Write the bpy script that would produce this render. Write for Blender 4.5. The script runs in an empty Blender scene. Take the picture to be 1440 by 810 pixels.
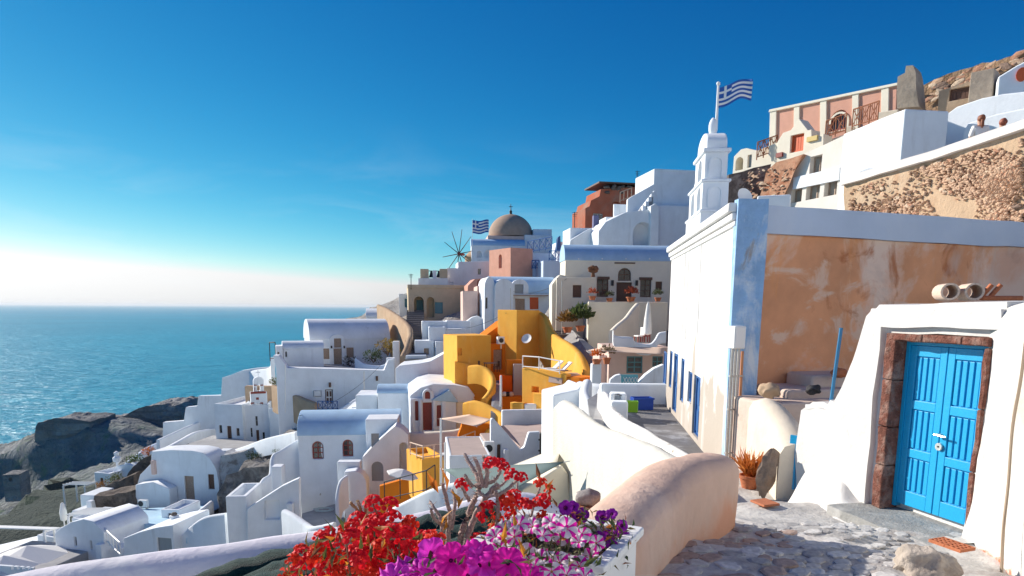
import bpy, bmesh, math, random
from mathutils import Vector, Matrix, noise
random.seed(11)
R = math.radians
sc = bpy.context.scene
col = sc.collection
# ---------------------------------------------------------------- camera
F = 960.0; PITCH = 9.0; ROLL = 0.35; HOR = 431.5
PY0 = HOR + F*math.tan(R(PITCH))
cam_d = bpy.data.cameras.new('camera'); cam = bpy.data.objects.new('camera', cam_d); col.objects.link(cam)
cam_d.sensor_width = 36.0; cam_d.lens = 36.0*F/1440.0
cam_d.shift_y = (PY0-405.0)/1440.0
cam_d.clip_start = 0.05; cam_d.clip_end = 200000.0
CM = Matrix.Rotation(R(90-PITCH), 3, 'X') @ Matrix.Rotation(R(ROLL), 3, 'Z')
cam.rotation_euler = CM.to_euler()
cam.location = (0, 0, 0)
sc.camera = cam
# ---------------------------------------------------------------- sky and sun
SUN_AZ, SUN_EL = -61.0, 25.0            # degrees from the viewing direction (left negative), height
w = bpy.data.worlds.new('World'); sc.world = w; w.use_nodes = True
nt = w.node_tree; nt.nodes.clear()
def N(t, typ, **kw):
    n = t.nodes.new(typ)
    for k, v in kw.items():
        if k.startswith('i_'):
            n.inputs[k[2:].replace('_', ' ')].default_value = v
        else:
            setattr(n, k, v)
    return n
sky = N(nt, 'ShaderNodeTexSky', sky_type='NISHITA', sun_disc=False, sun_elevation=R(SUN_EL), sun_rotation=R(SUN_AZ),
        altitude=150.0, air_density=0.7, dust_density=0.1, ozone_density=4.0)
se = N(nt, 'ShaderNodeSeparateColor'); co = N(nt, 'ShaderNodeCombineColor')     # film response of the whole sky, channel by channel
nt.links.new(sky.outputs[0], se.inputs[0])
lim = None
for ch, gain, gam in ((2, .40, .80), (1, .178, 1.31), (0, .018, 2.85)):
    pw = N(nt, 'ShaderNodeMath', operation='POWER'); pw.inputs[1].default_value = gam
    mu = N(nt, 'ShaderNodeMath', operation='MULTIPLY'); mu.inputs[1].default_value = gain
    nt.links.new(se.outputs[ch], pw.inputs[0]); nt.links.new(pw.outputs[0], mu.inputs[0]); last = mu.outputs[0]
    if lim is not None:                                   # the glow round the sun stays white
        mn = N(nt, 'ShaderNodeMath', operation='MINIMUM'); nt.links.new(last, mn.inputs[0]); nt.links.new(lim, mn.inputs[1]); last = mn.outputs[0]
    nt.links.new(last, co.inputs[ch]); lim = last
bg = N(nt, 'ShaderNodeBackground', i_Strength=0.12)
wo = N(nt, 'ShaderNodeOutputWorld')
# thin high cloud veil low over the sea, all round
tcw = N(nt, 'ShaderNodeTexCoord'); mpw = N(nt, 'ShaderNodeMapping'); mpw.inputs['Scale'].default_value = (2.0, 2.0, 9.0); nt.links.new(tcw.outputs['Generated'], mpw.inputs[0])
nw = N(nt, 'ShaderNodeTexNoise', i_Scale=1.6, i_Detail=7.0, i_Roughness=.62, i_Distortion=.6); nt.links.new(mpw.outputs[0], nw.inputs['Vector'])
rw = N(nt, 'ShaderNodeMapRange'); rw.inputs['From Min'].default_value = .50; rw.inputs['From Max'].default_value = .74; rw.inputs['To Max'].default_value = .22; nt.links.new(nw.outputs['Fac'], rw.inputs['Value'])
sxw = N(nt, 'ShaderNodeSeparateXYZ'); nt.links.new(tcw.outputs['Generated'], sxw.inputs[0])
mz = N(nt, 'ShaderNodeMapRange', interpolation_type='SMOOTHSTEP'); mz.inputs['From Min'].default_value = .26; mz.inputs['From Max'].default_value = .05; nt.links.new(sxw.outputs[2], mz.inputs['Value'])
fw_ = N(nt, 'ShaderNodeMath', operation='MULTIPLY'); nt.links.new(rw.outputs[0], fw_.inputs[0]); nt.links.new(mz.outputs[0], fw_.inputs[1])
cw = N(nt, 'ShaderNodeMix', data_type='RGBA'); cw.inputs['B'].default_value = (2.4, 2.6, 2.7, 1); nt.links.new(fw_.outputs[0], cw.inputs['Factor']); nt.links.new(co.outputs[0], cw.inputs['A'])
nt.links.new(cw.outputs['Result'], bg.inputs['Color']); nt.links.new(bg.outputs[0], wo.inputs['Surface'])
sl = bpy.data.lights.new('sun', 'SUN'); sl.energy = 2.1; sl.angle = R(0.55); sl.color = (1.0, 0.915, 0.80)
so = bpy.data.objects.new('sun', sl); col.objects.link(so)
sv = Vector((math.sin(R(SUN_AZ))*math.cos(R(SUN_EL)), math.cos(R(SUN_AZ))*math.cos(R(SUN_EL)), math.sin(R(SUN_EL))))
so.rotation_euler = sv.to_track_quat('Z', 'Y').to_euler(); so.location = (-40, 30, 60)
vs = sc.view_settings; vs.view_transform = 'Standard'; vs.look = 'None'; vs.exposure = 1.74; vs.gamma = 1.0; vs.use_curve_mapping = False
sc.cycles.use_denoising = True
sc.cycles.max_bounces = 9; sc.cycles.diffuse_bounces = 8; sc.cycles.glossy_bounces = 2; sc.cycles.transmission_bounces = 3
sc.cycles.volume_bounces = 0; sc.cycles.caustics_reflective = False; sc.cycles.caustics_refractive = False

# ---------------------------------------------------------------- a sight line to a point in the place
def ray(px, py):
    return CM @ Vector(((px-720.0)/F, -(py-PY0)/F, -1.0))
def U(px, py, d):
    v = ray(px, py); return v*(d/v.y)
def Z(px, py, z):
    v = ray(px, py); return v*(z/v.z)
def proj(p):
    q = CM.transposed() @ Vector(p)
    return (720+F*q.x/-q.z, PY0-F*q.y/-q.z)
# ---------------------------------------------------------------- materials
MAT = {}
def newmat(name):
    m = bpy.data.materials.new(name); m.use_nodes = True; MAT[name] = m
    t = m.node_tree; b = t.nodes['Principled BSDF']
    return m, t, b
def c4(c): return (c[0], c[1], c[2], 1.0)
def plain(name, c, rough=0.6, metal=0.0, spec=0.5, bump=0.0, bscale=40.0, var=0.0):
    m, t, b = newmat(name)
    b.inputs['Base Color'].default_value = c4(c); b.inputs['Roughness'].default_value = rough
    b.inputs['Metallic'].default_value = metal; b.inputs['Specular IOR Level'].default_value = spec
    if bump or var:
        g = N(t, 'ShaderNodeNewGeometry')
        n = N(t, 'ShaderNodeTexNoise', i_Scale=bscale, i_Detail=4.0)
        t.links.new(g.outputs['Position'], n.inputs['Vector'])
        if bump:
            bp = N(t, 'ShaderNodeBump', i_Strength=bump, i_Distance=0.02)
            t.links.new(n.outputs['Fac'], bp.inputs['Height']); t.links.new(bp.outputs[0], b.inputs['Normal'])
        if var:
            r = N(t, 'ShaderNodeValToRGB'); r.color_ramp.elements[0].position = .3; r.color_ramp.elements[1].position = .7
            r.color_ramp.elements[0].color = c4([x*(1-var) for x in c]); r.color_ramp.elements[1].color = c4([min(.95, x*(1+var)) for x in c])
            t.links.new(n.outputs['Fac'], r.inputs[0]); t.links.new(r.outputs[0], b.inputs['Base Color'])
    return m
def plaster(name, c, c2=None, amt=0.35, scale=0.6, bump=0.25, bscale=9.0, var=0.05, streak=0.0, rough=0.92, dist=0.03, sharp=(.48, .72)):
    """lime wash: base colour, uneven coats, blotches of a second colour, hand-trowelled relief"""
    m, t, b = newmat(name)
    b.inputs['Roughness'].default_value = rough; b.inputs['Specular IOR Level'].default_value = 0.15
    g = N(t, 'ShaderNodeNewGeometry')
    n1 = N(t, 'ShaderNodeTexNoise', i_Scale=2.2*scale, i_Detail=6.0, i_Roughness=0.6)
    t.links.new(g.outputs['Position'], n1.inputs['Vector'])
    r1 = N(t, 'ShaderNodeValToRGB'); r1.color_ramp.elements[0].position = .3; r1.color_ramp.elements[1].position = .7
    r1.color_ramp.elements[0].color = c4([x*(1-var*1.6) for x in c]); r1.color_ramp.elements[1].color = c4([min(.93, x*(1+var*.6)) for x in c])
    t.links.new(n1.outputs['Fac'], r1.inputs[0])
    last = r1.outputs[0]
    if c2 is not None:
        mp = N(t, 'ShaderNodeMapping'); mp.inputs['Scale'].default_value = (1, 1, 1-streak*.85)
        mp.inputs['Location'].default_value = (3.1, 7.7, 1.3)
        t.links.new(g.outputs['Position'], mp.inputs[0])
        n2 = N(t, 'ShaderNodeTexNoise', i_Scale=scale, i_Detail=9.0, i_Roughness=0.66, i_Distortion=0.35)
        t.links.new(mp.outputs[0], n2.inputs['Vector'])
        r2 = N(t, 'ShaderNodeValToRGB'); r2.color_ramp.elements[0].position = sharp[0]; r2.color_ramp.elements[1].position = sharp[1]
        r2.color_ramp.elements[0].color = (0, 0, 0, 1); r2.color_ramp.elements[1].color = (amt, amt, amt, 1)
        t.links.new(n2.outputs['Fac'], r2.inputs[0])
        mx = N(t, 'ShaderNodeMix', data_type='RGBA'); mx.inputs['B'].default_value = c4(c2)
        t.links.new(r2.outputs[0], mx.inputs['Factor']); t.links.new(last, mx.inputs['A']); last = mx.outputs['Result']
    t.links.new(last, b.inputs['Base Color'])
    n3 = N(t, 'ShaderNodeTexNoise', i_Scale=bscale, i_Detail=7.0, i_Roughness=0.6)
    t.links.new(g.outputs['Position'], n3.inputs['Vector'])
    bp = N(t, 'ShaderNodeBump', i_Strength=bump, i_Distance=dist)
    t.links.new(n3.outputs['Fac'], bp.inputs['Height']); t.links.new(bp.outputs[0], b.inputs['Normal'])
    return m
def addlayer(m, c, scale, lo, hi, amt=1.0, stretch=(1, 1, 1), off=(0, 0, 0), dist=0.3, axis=None):
    """one more blotchy coat on a plaster; axis=(i,a,b) keeps it where coordinate i lies between a and b"""
    t = m.node_tree; b = t.nodes['Principled BSDF']
    src = b.inputs['Base Color'].links[0].from_socket
    g = N(t, 'ShaderNodeNewGeometry'); mp = N(t, 'ShaderNodeMapping')
    mp.inputs['Scale'].default_value = stretch; mp.inputs['Location'].default_value = off
    t.links.new(g.outputs['Position'], mp.inputs[0])
    n = N(t, 'ShaderNodeTexNoise', i_Scale=scale, i_Detail=8.0, i_Roughness=0.62, i_Distortion=dist)
    t.links.new(mp.outputs[0], n.inputs['Vector'])
    val = n.outputs['Fac']
    if axis:
        sx = N(t, 'ShaderNodeSeparateXYZ'); t.links.new(g.outputs['Position'], sx.inputs[0])
        mr = N(t, 'ShaderNodeMapRange'); mr.inputs['From Min'].default_value = axis[1]; mr.inputs['From Max'].default_value = axis[2]
        mr.inputs['To Min'].default_value = -.28; mr.inputs['To Max'].default_value = .28
        t.links.new(sx.outputs[axis[0]], mr.inputs['Value'])
        ad = N(t, 'ShaderNodeMath', operation='ADD'); t.links.new(val, ad.inputs[0]); t.links.new(mr.outputs[0], ad.inputs[1]); val = ad.outputs[0]
    r = N(t, 'ShaderNodeValToRGB'); r.color_ramp.elements[0].position = lo; r.color_ramp.elements[1].position = hi
    r.color_ramp.elements[0].color = (0, 0, 0, 1); r.color_ramp.elements[1].color = (amt, amt, amt, 1)
    t.links.new(val, r.inputs[0])
    mx = N(t, 'ShaderNodeMix', data_type='RGBA'); mx.inputs['B'].default_value = c4(c)
    t.links.new(r.outputs[0], mx.inputs['Factor']); t.links.new(src, mx.inputs['A']); t.links.new(mx.outputs['Result'], b.inputs['Base Color'])
    return m

WHITE = plaster('limewash_white', (.785, .825, .86), (.60, .63, .65), .5, .45, .3, 6.0, .045, .75)
addlayer(WHITE, (.48, .48, .475), 1.1, .60, .74, .45, (1, 1, .13), (4, 1, 0), .25)
WHITEN = plaster('limewash_white_near', (.68, .67, .65), (.55, .51, .47), .4, .6, .5, 10.0, .035, .3, dist=.025)
BLUEW = plaster('limewash_blue_white', (.54, .64, .78), (.70, .75, .81), .5, .4, .2, 6.0, .04, .3)
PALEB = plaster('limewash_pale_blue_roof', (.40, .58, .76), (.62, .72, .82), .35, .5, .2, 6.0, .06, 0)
SKYR = plaster('blue_shaded_roof', (.42, .62, .76), (.60, .72, .80), .4, .6, .2, 6.0, .08, 0)  # white roofs in shade: the blue of the shade is put into the colour
CREAM = plaster('cream_plaster', (.82, .76, .63), (.70, .62, .48), .3, .5, .2, 7.0, .04, .4)
BEIGE = plaster('beige_plaster', (.60, .49, .34), (.48, .42, .29), .6, .5, .3, 7.0, .08, .4)
PINK = plaster('pink_plaster', (.66, .36, .27), (.58, .28, .20), .5, .6, .25, 7.0, .06, .4)
ROSE = plaster('pale_rose_plaster', (.70, .52, .45), (.60, .42, .34), .4, .6, .25, 7.0, .05, .4)
YEL = plaster('yellow_orange_plaster', (.92, .48, .085), (.86, .36, .04), .7, .6, .25, 7.0, .05, .5)
addlayer(YEL, (.90, .62, .26), 1.2, .58, .72, .45, (1, 1, .25), (3, 1, 0), .3)
ORA = plaster('deep_orange_plaster', (.74, .22, .02), (.62, .15, .01), .5, .45, .25, 7.0, .05, .5)
REDP = plaster('red_ruin_plaster', (.42, .13, .075), (.30, .22, .17), .8, .35, .5, 7.0, .12, .2)
FLOOR = plaster('grey_concrete_floor', (.37, .37, .375), (.46, .455, .45), .6, .7, .3, 9.0, .1)
PFLOOR = plaster('pinkish_roof_screed', (.50, .40, .36), (.42, .33, .30), .5, .5, .25, 7.0, .07)
ROCK = plaster('volcanic_rock', (.36, .34, .32), (.46, .44, .41), .8, .35, 1.0, 2.2, .25, dist=.5)
addlayer(ROCK, (.065, .085, .075), .06, .36, .55, 1.0, (1, 1, 1), (2, 2, 2), .4, axis=(0, -30, -58))
SCREE = plaster('dark_hillside', (.055, .050, .045), (.055, .075, .030), .8, .09, 1.0, .6, .3, dist=2.0)
TAN = plaster('weathered_tan_plaster', (.50, .36, .24), (.40, .24, .15), .6, .5, .4, 5.0, .1, .2)
DARKST = plain('dark_stone', (.13, .105, .09), .95, bump=.6, bscale=14, var=.3)
FRED = plain('oxblood_wood', (.24, .035, .025), .55, var=.15, bscale=9)
FBRN = plain('brown_wood', (.115, .055, .035), .6, var=.2, bscale=9)
FTAN = plain('worn_tan_wood', (.34, .25, .19), .7, var=.2, bscale=9)
FGRY = plain('grey_paint', (.30, .33, .35), .6, var=.1)
FBLU = plain('blue_paint', (.03, .12, .33), .45, var=.1)
FORG = plain('orange_red_paint', (.62, .10, .02), .5, var=.1)
FTEA = plain('teal_shutter_paint', (.08, .24, .28), .5, var=.1)
FWHT = plain('white_paint', (.80, .80, .78), .5)
DOORB = plain('bright_blue_door_paint', (.010, .35, .66), .38, bump=.08, bscale=60, var=.08)
GLASS = plain('dark_window_glass', (.025, .030, .036), .08, spec=.8)
DARK = plain('unlit_interior', (.03, .026, .024), .9)
IRON = plain('dark_iron', (.03, .03, .035), .5, metal=.3)
STEEL = plain('galvanised_pipe', (.52, .50, .47), .4, metal=.6, var=.1)
TERRA = plain('terracotta', (.46, .15, .065), .8, bump=.2, var=.15)
CLOTHW = plain('white_cloth', (.78, .77, .74), .9)
CLOTHP = plain('peach_cloth', (.70, .52, .40), .9)
CLOTHG = plain('grey_green_cloth', (.11, .16, .16), .9)
# ---------------------------------------------------------------- object helpers
def link(o, parent=None):
    col.objects.link(o)
    if parent is not None: o.parent = parent
    return o
def tag(o, label=None, cat=None, group=None, kind=None):
    if label: o['label'] = label
    if cat: o['category'] = cat
    if group: o['group'] = group
    if kind: o['kind'] = kind
    return o
def thing(name, label, cat, loc=(0, 0, 0), rz=0.0, group=None):
    o = bpy.data.objects.new(name, None); link(o); o.empty_display_size = .2
    o.location = loc; o.rotation_euler = (0, 0, rz)
    return tag(o, label, cat, group)
def mk(name, verts, faces, mat, parent=None, smooth=None):
    me = bpy.data.meshes.new(name); me.from_pydata([tuple(v) for v in verts], [], faces); me.update()
    return obj(name, me, mat, parent, smooth)
def obj(name, me, mat, parent=None, smooth=None):
    if isinstance(me, bmesh.types.BMesh):
        bm = me; me = bpy.data.meshes.new(name); bmesh.ops.recalc_face_normals(bm, faces=bm.faces); bm.to_mesh(me); bm.free()
    if mat is not None and len(me.materials) == 0: me.materials.append(mat)
    if smooth is not None:
        me.shade_smooth(); me.set_sharp_from_angle(angle=R(smooth))
    return link(bpy.data.objects.new(name, me), parent)
def box(bm, x0, x1, y0, y1, z0, z1, M=None):
    vs_ = [bm.verts.new(p) for p in ((x0, y0, z0), (x1, y0, z0), (x1, y1, z0), (x0, y1, z0), (x0, y0, z1), (x1, y0, z1), (x1, y1, z1), (x0, y1, z1))]
    if M is not None:
        for v in vs_: v.co = M @ v.co
    for f in ((0, 3, 2, 1), (4, 5, 6, 7), (0, 1, 5, 4), (1, 2, 6, 5), (2, 3, 7, 6), (3, 0, 4, 7)): bm.faces.new([vs_[i] for i in f])
    return vs_
def prism(bm, poly, y0, y1, axis='y'):
    """poly of (u, v) run from y0 to y1; axis y: (u, y, v); axis x: (y, u, v); axis z: (u, v, y)"""
    def P(p, q): return (p[0], q, p[1]) if axis == 'y' else ((q, p[0], p[1]) if axis == 'x' else (p[0], p[1], q))
    a = [bm.verts.new(P(p, y0)) for p in poly]; b = [bm.verts.new(P(p, y1)) for p in poly]
    n = len(poly); bm.faces.new(a[::-1]); bm.faces.new(b)
    for i in range(n): bm.faces.new((a[i], a[(i+1) % n], b[(i+1) % n], b[i]))
def bar(bm, p, q, r, n=6, r2=None, cap=True):
    p = Vector(p); q = Vector(q); d = (q-p)
    if d.length < 1e-6: return
    d.normalize(); a = d.orthogonal().normalized(); b = d.cross(a); r2 = r if r2 is None else r2
    A = [bm.verts.new(p+(a*math.cos(2*math.pi*k/n)+b*math.sin(2*math.pi*k/n))*r) for k in range(n)]
    B = [bm.verts.new(q+(a*math.cos(2*math.pi*k/n)+b*math.sin(2*math.pi*k/n))*r2) for k in range(n)]
    for k in range(n): bm.faces.new((A[k], A[(k+1) % n], B[(k+1) % n], B[k]))
    if cap: bm.faces.new(A[::-1]); bm.faces.new(B)
def tube(bm, pts, r, n=6):
    """one skin along a polyline; r a number or a list"""
    pts = [Vector(p) for p in pts]; m = len(pts); rings = []
    ref = Vector((0.31, 0.17, 0.93))
    for i, p in enumerate(pts):
        d = (pts[min(i+1, m-1)]-pts[max(i-1, 0)]).normalized()
        a = d.cross(ref)
        if a.length < .05: a = d.orthogonal()
        a.normalize(); b = d.cross(a); rr = r[i] if isinstance(r, (list, tuple)) else r
        rings.append([bm.verts.new(p+(a*math.cos(2*math.pi*k/n)+b*math.sin(2*math.pi*k/n))*rr) for k in range(n)])
    for i in range(m-1):
        for k in range(n): bm.faces.new((rings[i][k], rings[i][(k+1) % n], rings[i+1][(k+1) % n], rings[i+1][k]))
    bm.faces.new(rings[0][::-1]); bm.faces.new(rings[-1])
def lathe(bm, prof, n=24, M=None):
    rings = []
    for (r, z) in prof:
        if r < 1e-5: rings.append([bm.verts.new((0, 0, z))])
        else: rings.append([bm.verts.new((r*math.cos(2*math.pi*k/n), r*math.sin(2*math.pi*k/n), z)) for k in range(n)])
    if M is not None:
        for ring in rings:
            for v in ring: v.co = M @ v.co
    for a, b in zip(rings[:-1], rings[1:]):
        for k in range(n):
            f = [a[k % len(a)], a[(k+1) % n % len(a)], b[(k+1) % n % len(b)], b[k % len(b)]]
            f2 = []
            for v in f:
                if v not in f2: f2.append(v)
            if len(f2) > 2: bm.faces.new(f2)
def crom(pts, n=6):
    if n <= 1 or len(pts) < 3: return [Vector(p) for p in pts]
    P = [Vector(p) for p in pts]; out = []
    for i in range(len(P)-1):
        p0 = P[max(i-1, 0)]; p1 = P[i]; p2 = P[i+1]; p3 = P[min(i+2, len(P)-1)]
        for k in range(n):
            t = k/n
            out.append(.5*((2*p1)+(p2-p0)*t+(2*p0-5*p1+4*p2-p3)*t*t+(3*p1-p0-3*p2+p3)*t*t*t))
    out.append(P[-1]); return out
def finish(o, r=.06, seg=2, ang=33):
    if r > 0:
        m = o.modifiers.new('soft_edges', 'BEVEL'); m.width = r; m.segments = seg; m.limit_method = 'ANGLE'; m.angle_limit = R(ang); m.harden_normals = False
    o.data.shade_smooth()
    o.data.set_sharp_from_angle(angle=R(40)) if r == 0 else None
    w_ = o.modifiers.new('flat_faces', 'WEIGHTED_NORMAL'); w_.keep_sharp = True; w_.weight = 80
    return o
def boolean(o, cutters):
    """cut the openings out of a wall for good"""
    if not cutters: return
    for cb in cutters:
        bmesh.ops.recalc_face_normals(cb, faces=cb.faces)
        me = bpy.data.meshes.new('cut'); cb.to_mesh(me); cb.free()
        c = bpy.data.objects.new('cut', me); col.objects.link(c); c.matrix_world = Matrix.Identity(4)
        om = o.parent; o.parent = None
        m = o.modifiers.new('b', 'BOOLEAN'); m.operation = 'DIFFERENCE'; m.object = c; m.solver = 'EXACT'; m.use_self = True
        dg = bpy.context.evaluated_depsgraph_get(); dg.update()
        new = bpy.data.meshes.new_from_object(o.evaluated_get(dg))
        o.modifiers.clear(); old = o.data; o.data = new; bpy.data.meshes.remove(old)
        if len(new.materials) == 0: new.materials.append(None)
        o.parent = om
        bpy.data.objects.remove(c); bpy.data.meshes.remove(me)
def wobble(me, amp, s=.45, seed=0.0, M=None):
    for v in me.vertices:
        p = v.co*s+Vector((seed, seed*1.7, 0)); v.co += noise.noise_vector(p)*amp

GROUND = []          # places where the hillside has to pass below something
# ---------------------------------------------------------------- houses
HN = [0]
class House:
    """root at the foot of the front's left corner; local x along the front, y into the hill, z up"""
    def __init__(s, name, label, cat, px, pyb, d, yaw=0.0, group=None, mat=None, soft=.07, ground=True):
        s.o = thing(name, label, cat, U(px, pyb, d), R(yaw), group)
        s.A = s.o.location.copy(); s.yaw = R(yaw); s.M = Matrix.Translation(s.A) @ Matrix.Rotation(s.yaw, 4, 'Z')
        s.Mi = s.M.inverted(); s.mat = mat or WHITE; s.soft = soft; s.d = d; s.ground = ground
        s.body = None; s.cuts = None; HN[0] += 1; s.seed = HN[0]*3.7
    def uv(s, px, py, off=0.0):
        o = s.Mi @ Vector((0, 0, 0)); e = (s.Mi.to_3x3() @ ray(px, py)); t = (off-o.y)/e.y
        p = o+e*t; return p.x, p.z
    def yz(s, px, py, u=0.0):
        o = s.Mi @ Vector((0, 0, 0)); e = (s.Mi.to_3x3() @ ray(px, py)); t = (u-o.x)/e.x
        p = o+e*t; return p.y, p.z
    def end(s):
        if s.body is not None:
            boolean(s.body, s.cuts); wobble(s.body.data, min(.05, .018+s.d*.0005), .35, s.seed); finish(s.body, s.bs)
        s.body = None; s.cuts = None
    def _new(s, bm, mat, name, soft):
        s.end(); s.body = obj(name, bm, mat or s.mat, s.o); s.cuts = []; s.bs = s.soft if soft is None else soft
    def reg(s, u0, u1, y0, y1, v):
        if not s.ground: return
        for (a, b) in ((u0, y0), (u1, y0), (u0, y1), (u1, y1), ((u0+u1)/2, (y0+y1)/2)):
            GROUND.append(s.M @ Vector((a, b, v-.35)))
    def box(s, px0, py0, px1, py1, dep, off=0.0, sink=3.0, mat=None, name='wall', soft=None, parapet=0, pt=.22, g=True):
        """front rectangle by its sight lines; parapet sinks the roof"""
        u0, v1 = s.uv(px0, py0, off); u1, _ = s.uv(px1, (py0+py1)/2, off); _, v0 = s.uv(px0, py1, off)
        bm = bmesh.new(); box(bm, u0, u1, off, off+dep, v0-sink, v1); s._new(bm, mat, name, soft)
        if g: s.reg(u0, u1, off, off+dep, v0)
        if parapet:
            cb = bmesh.new(); box(cb, u0+pt, u1-pt, off+pt, off+dep-pt, v1-parapet, v1+1); s.cuts.append(cb)
        s.r = (u0, u1, v0, v1, off, dep); return s.r
    def poly(s, pts, dep, off=0.0, mat=None, name='wall', soft=None, sm=1, sink=0.0, g=False):
        q = [s.uv(p[0], p[1], off) for p in pts]
        if sink:
            mn = min(v for _, v in q); q = [(u, v-sink if v < mn+.4 else v) for u, v in q]
        bm = bmesh.new(); prism(bm, q, off, off+dep); s._new(bm, mat, name, soft)
        us = [u for u, _ in q]; vsx = [v for _, v in q]
        if g: s.reg(min(us), max(us), off, off+dep, min(vsx)+sink)
        s.r = (min(us), max(us), min(vsx), max(vsx), off, dep); return s.r
    def vault(s, px0, pyt, pye, px1, pyb, dep, off=0.0, sink=3.0, mat=None, roof=None, n=14, soft=None, over=0.06, g=True, rname='roof'):
        """barrel vault running along the front: eave and crown heights from their sight lines"""
        u0, v1 = s.uv(px0, pye, off); u1, _ = s.uv(px1, pye, off); _, v0 = s.uv(px0, pyb, off)
        _, vt = s.uv(px0, pyt, off+dep*.40); rise = max(.25, vt-v1)
        bm = bmesh.new(); box(bm, u0, u1, off, off+dep, v0-sink, v1); s._new(bm, mat, 'wall', soft)
        if g: s.reg(u0, u1, off, off+dep, v0)
        cut, body = s.cuts, s.body
        pr = [(off-over, v1+.002)]+[(off+dep/2-(dep/2+over)*math.cos(math.pi*k/n), v1+.04+rise*math.sin(math.pi*k/n)) for k in range(n+1)]+[(off+dep+over, v1+.002)]
        bm = bmesh.new(); prism(bm, pr, u0-over, u1+over, 'x')
        ro = obj(rname, bm, roof or mat or s.mat, s.o); finish(ro, .05, 2)
        s.roof = ro; s.r = (u0, u1, v0, v1, off, dep); s.rise = rise; return s.r
    def gable(s, px0, pyt, pye, px1, pyb, dep, off=0.0, sink=3.0, mat=None, n=14, soft=None, g=True, ex=1.0):
        """barrel vault seen from its end"""
        u0, v1 = s.uv(px0, pye, off); u1, _ = s.uv(px1, (pye+pyb)/2, off); _, v0 = s.uv(px0, pyb, off); _, vt = s.uv((px0+px1)/2, pyt, off)
        c = (u0+u1)/2; hw = (u1-u0)/2
        pr = [(u0, v0-sink), (u1, v0-sink)]+[(c+hw*math.cos(math.pi*k/n), v1+(vt-v1)*math.sin(math.pi*k/n)**ex) for k in range(n+1)]
        bm = bmesh.new(); prism(bm, pr, off, off+dep); s._new(bm, mat, 'wall', soft)
        if g: s.reg(u0, u1, off, off+dep, v0)
        s.r = (u0, u1, v0, v1, off, dep); return s.r
    def hole(s, u0, v0, u1, v1, arch=False, rec=.22, off=0.0):
        cb = bmesh.new(); prism(cb, archpoly(u0, v0, u1, v1, arch), off-.3, off+rec); s.cuts.append(cb)
    def open(s, px0, py0, px1, py1, kind='window', arch=False, mat=None, pane=None, rec=.2, off=0.0, bars=(1, 2), fw=None, label=None):
        """an opening cut into the current body, with its joinery set back in it"""
        u0, v1 = s.uv(px0, py0, off); u1, _ = s.uv(px1, (py0+py1)/2, off); _, v0 = s.uv(px0, py1, off)
        s.hole(u0, v0, u1, v1, arch, rec, off)
        s.fill(u0, v0, u1, v1, kind, arch, mat, pane, off+rec, bars, fw, label)
    def fill(s, u0, v0, u1, v1, kind='window', arch=False, mat=None, pane=None, y=.2, bars=(1, 2), fw=None, label=None):
        joinery(s.o, u0, v0, u1, v1, y, kind, arch, mat, pane, bars, fw, label)
    def add(s, bm, mat, name, smooth=None, soft=0):
        o = obj(name, bm, mat, s.o, smooth)
        if soft: finish(o, soft)
        return o
def archpoly(u0, v0, u1, v1, arch, n=10):
    if not arch: return [(u0, v0), (u1, v0), (u1, v1), (u0, v1)]
    c = (u0+u1)/2; hw = (u1-u0)/2; sp = max(v0+.05, v1-hw)
    return [(u0, v0), (u1, v0)]+[(c+hw*math.cos(math.pi*k/n), sp+(v1-sp)*math.sin(math.pi*k/n)) for k in range(n+1)]
def joinery(par, u0, v0, u1, v1, y, kind, arch, mat, pane, bars, fw, label):
    W = u1-u0; Hh = v1-v0; fw = fw or min(.09, W*.11); mat = mat or FBRN
    e = .004
    if kind == 'none': return
    P = archpoly(u0+e, v0+e, u1-e, v1-e, arch); Q = archpoly(u0+fw, v0+(0.02 if kind == 'door' else fw), u1-fw, v1-fw, arch)
    bm = bmesh.new()                    # frame: a ring between two outlines
    def ring(y0, y1):
        a = [bm.verts.new((p[0], y0, p[1])) for p in P]; b = [bm.verts.new((p[0], y0, p[1])) for p in Q]
        c = [bm.verts.new((p[0], y1, p[1])) for p in Q]
        n = len(P)
        for i in range(n):
            j = (i+1) % n; bm.faces.new((a[i], a[j], b[j], b[i])); bm.faces.new((b[i], b[j], c[j], c[i]))
    ring(y-.07, y-.005)
    root = obj('door' if kind in ('door', 'plank', 'gdoor') else 'window', bm, mat, par)
    if label: root['label'] = label
    pm = pane or (GLASS if kind in ('window', 'gdoor') else mat)
    bm = bmesh.new(); prism(bm, Q, y-.03, y-.004)
    obj('pane' if kind in ('window', 'gdoor') else 'leaf_panel', bm, pm, root)
    bm = bmesh.new(); nb, nh = bars; t = min(.035, W*.05)
    if kind in ('window', 'gdoor'):
        for k in range(1, nb+1): x = u0+fw+(W-2*fw)*k/(nb+1); box(bm, x-t, x+t, y-.062, y-.02, v0+fw*.5, v1-fw*.5 if not arch else v1-fw)
        for k in range(1, nh+1): z = v0+fw+(Hh-2*fw)*k/(nh+1); box(bm, u0+fw*.5, u1-fw*.5, y-.058, y-.018, z-t, z+t)
        if len(bm.verts): obj('glazing_bar', bm, mat, root)
        else: bm.free()
    else:
        n = max(2, int(W/.2)) if kind == 'plank' else 2
        for k in range(n):
            a = u0+fw+(W-2*fw)*k/n; b = u0+fw+(W-2*fw)*(k+1)/n
            top = v1-fw*1.2 if not arch else v1-W*.45
            if kind == 'plank': box(bm, a+.012, b-.012, y-.045, y-.02, v0+.04, top)
            else:
                for (z0, z1) in ((.06, .44), (.5, .94)): box(bm, a+.05, b-.05, y-.045, y-.02, v0+Hh*z0, v0+(top-v0)*z1)
        obj('panel', bm, mat, root)
    return root
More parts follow.
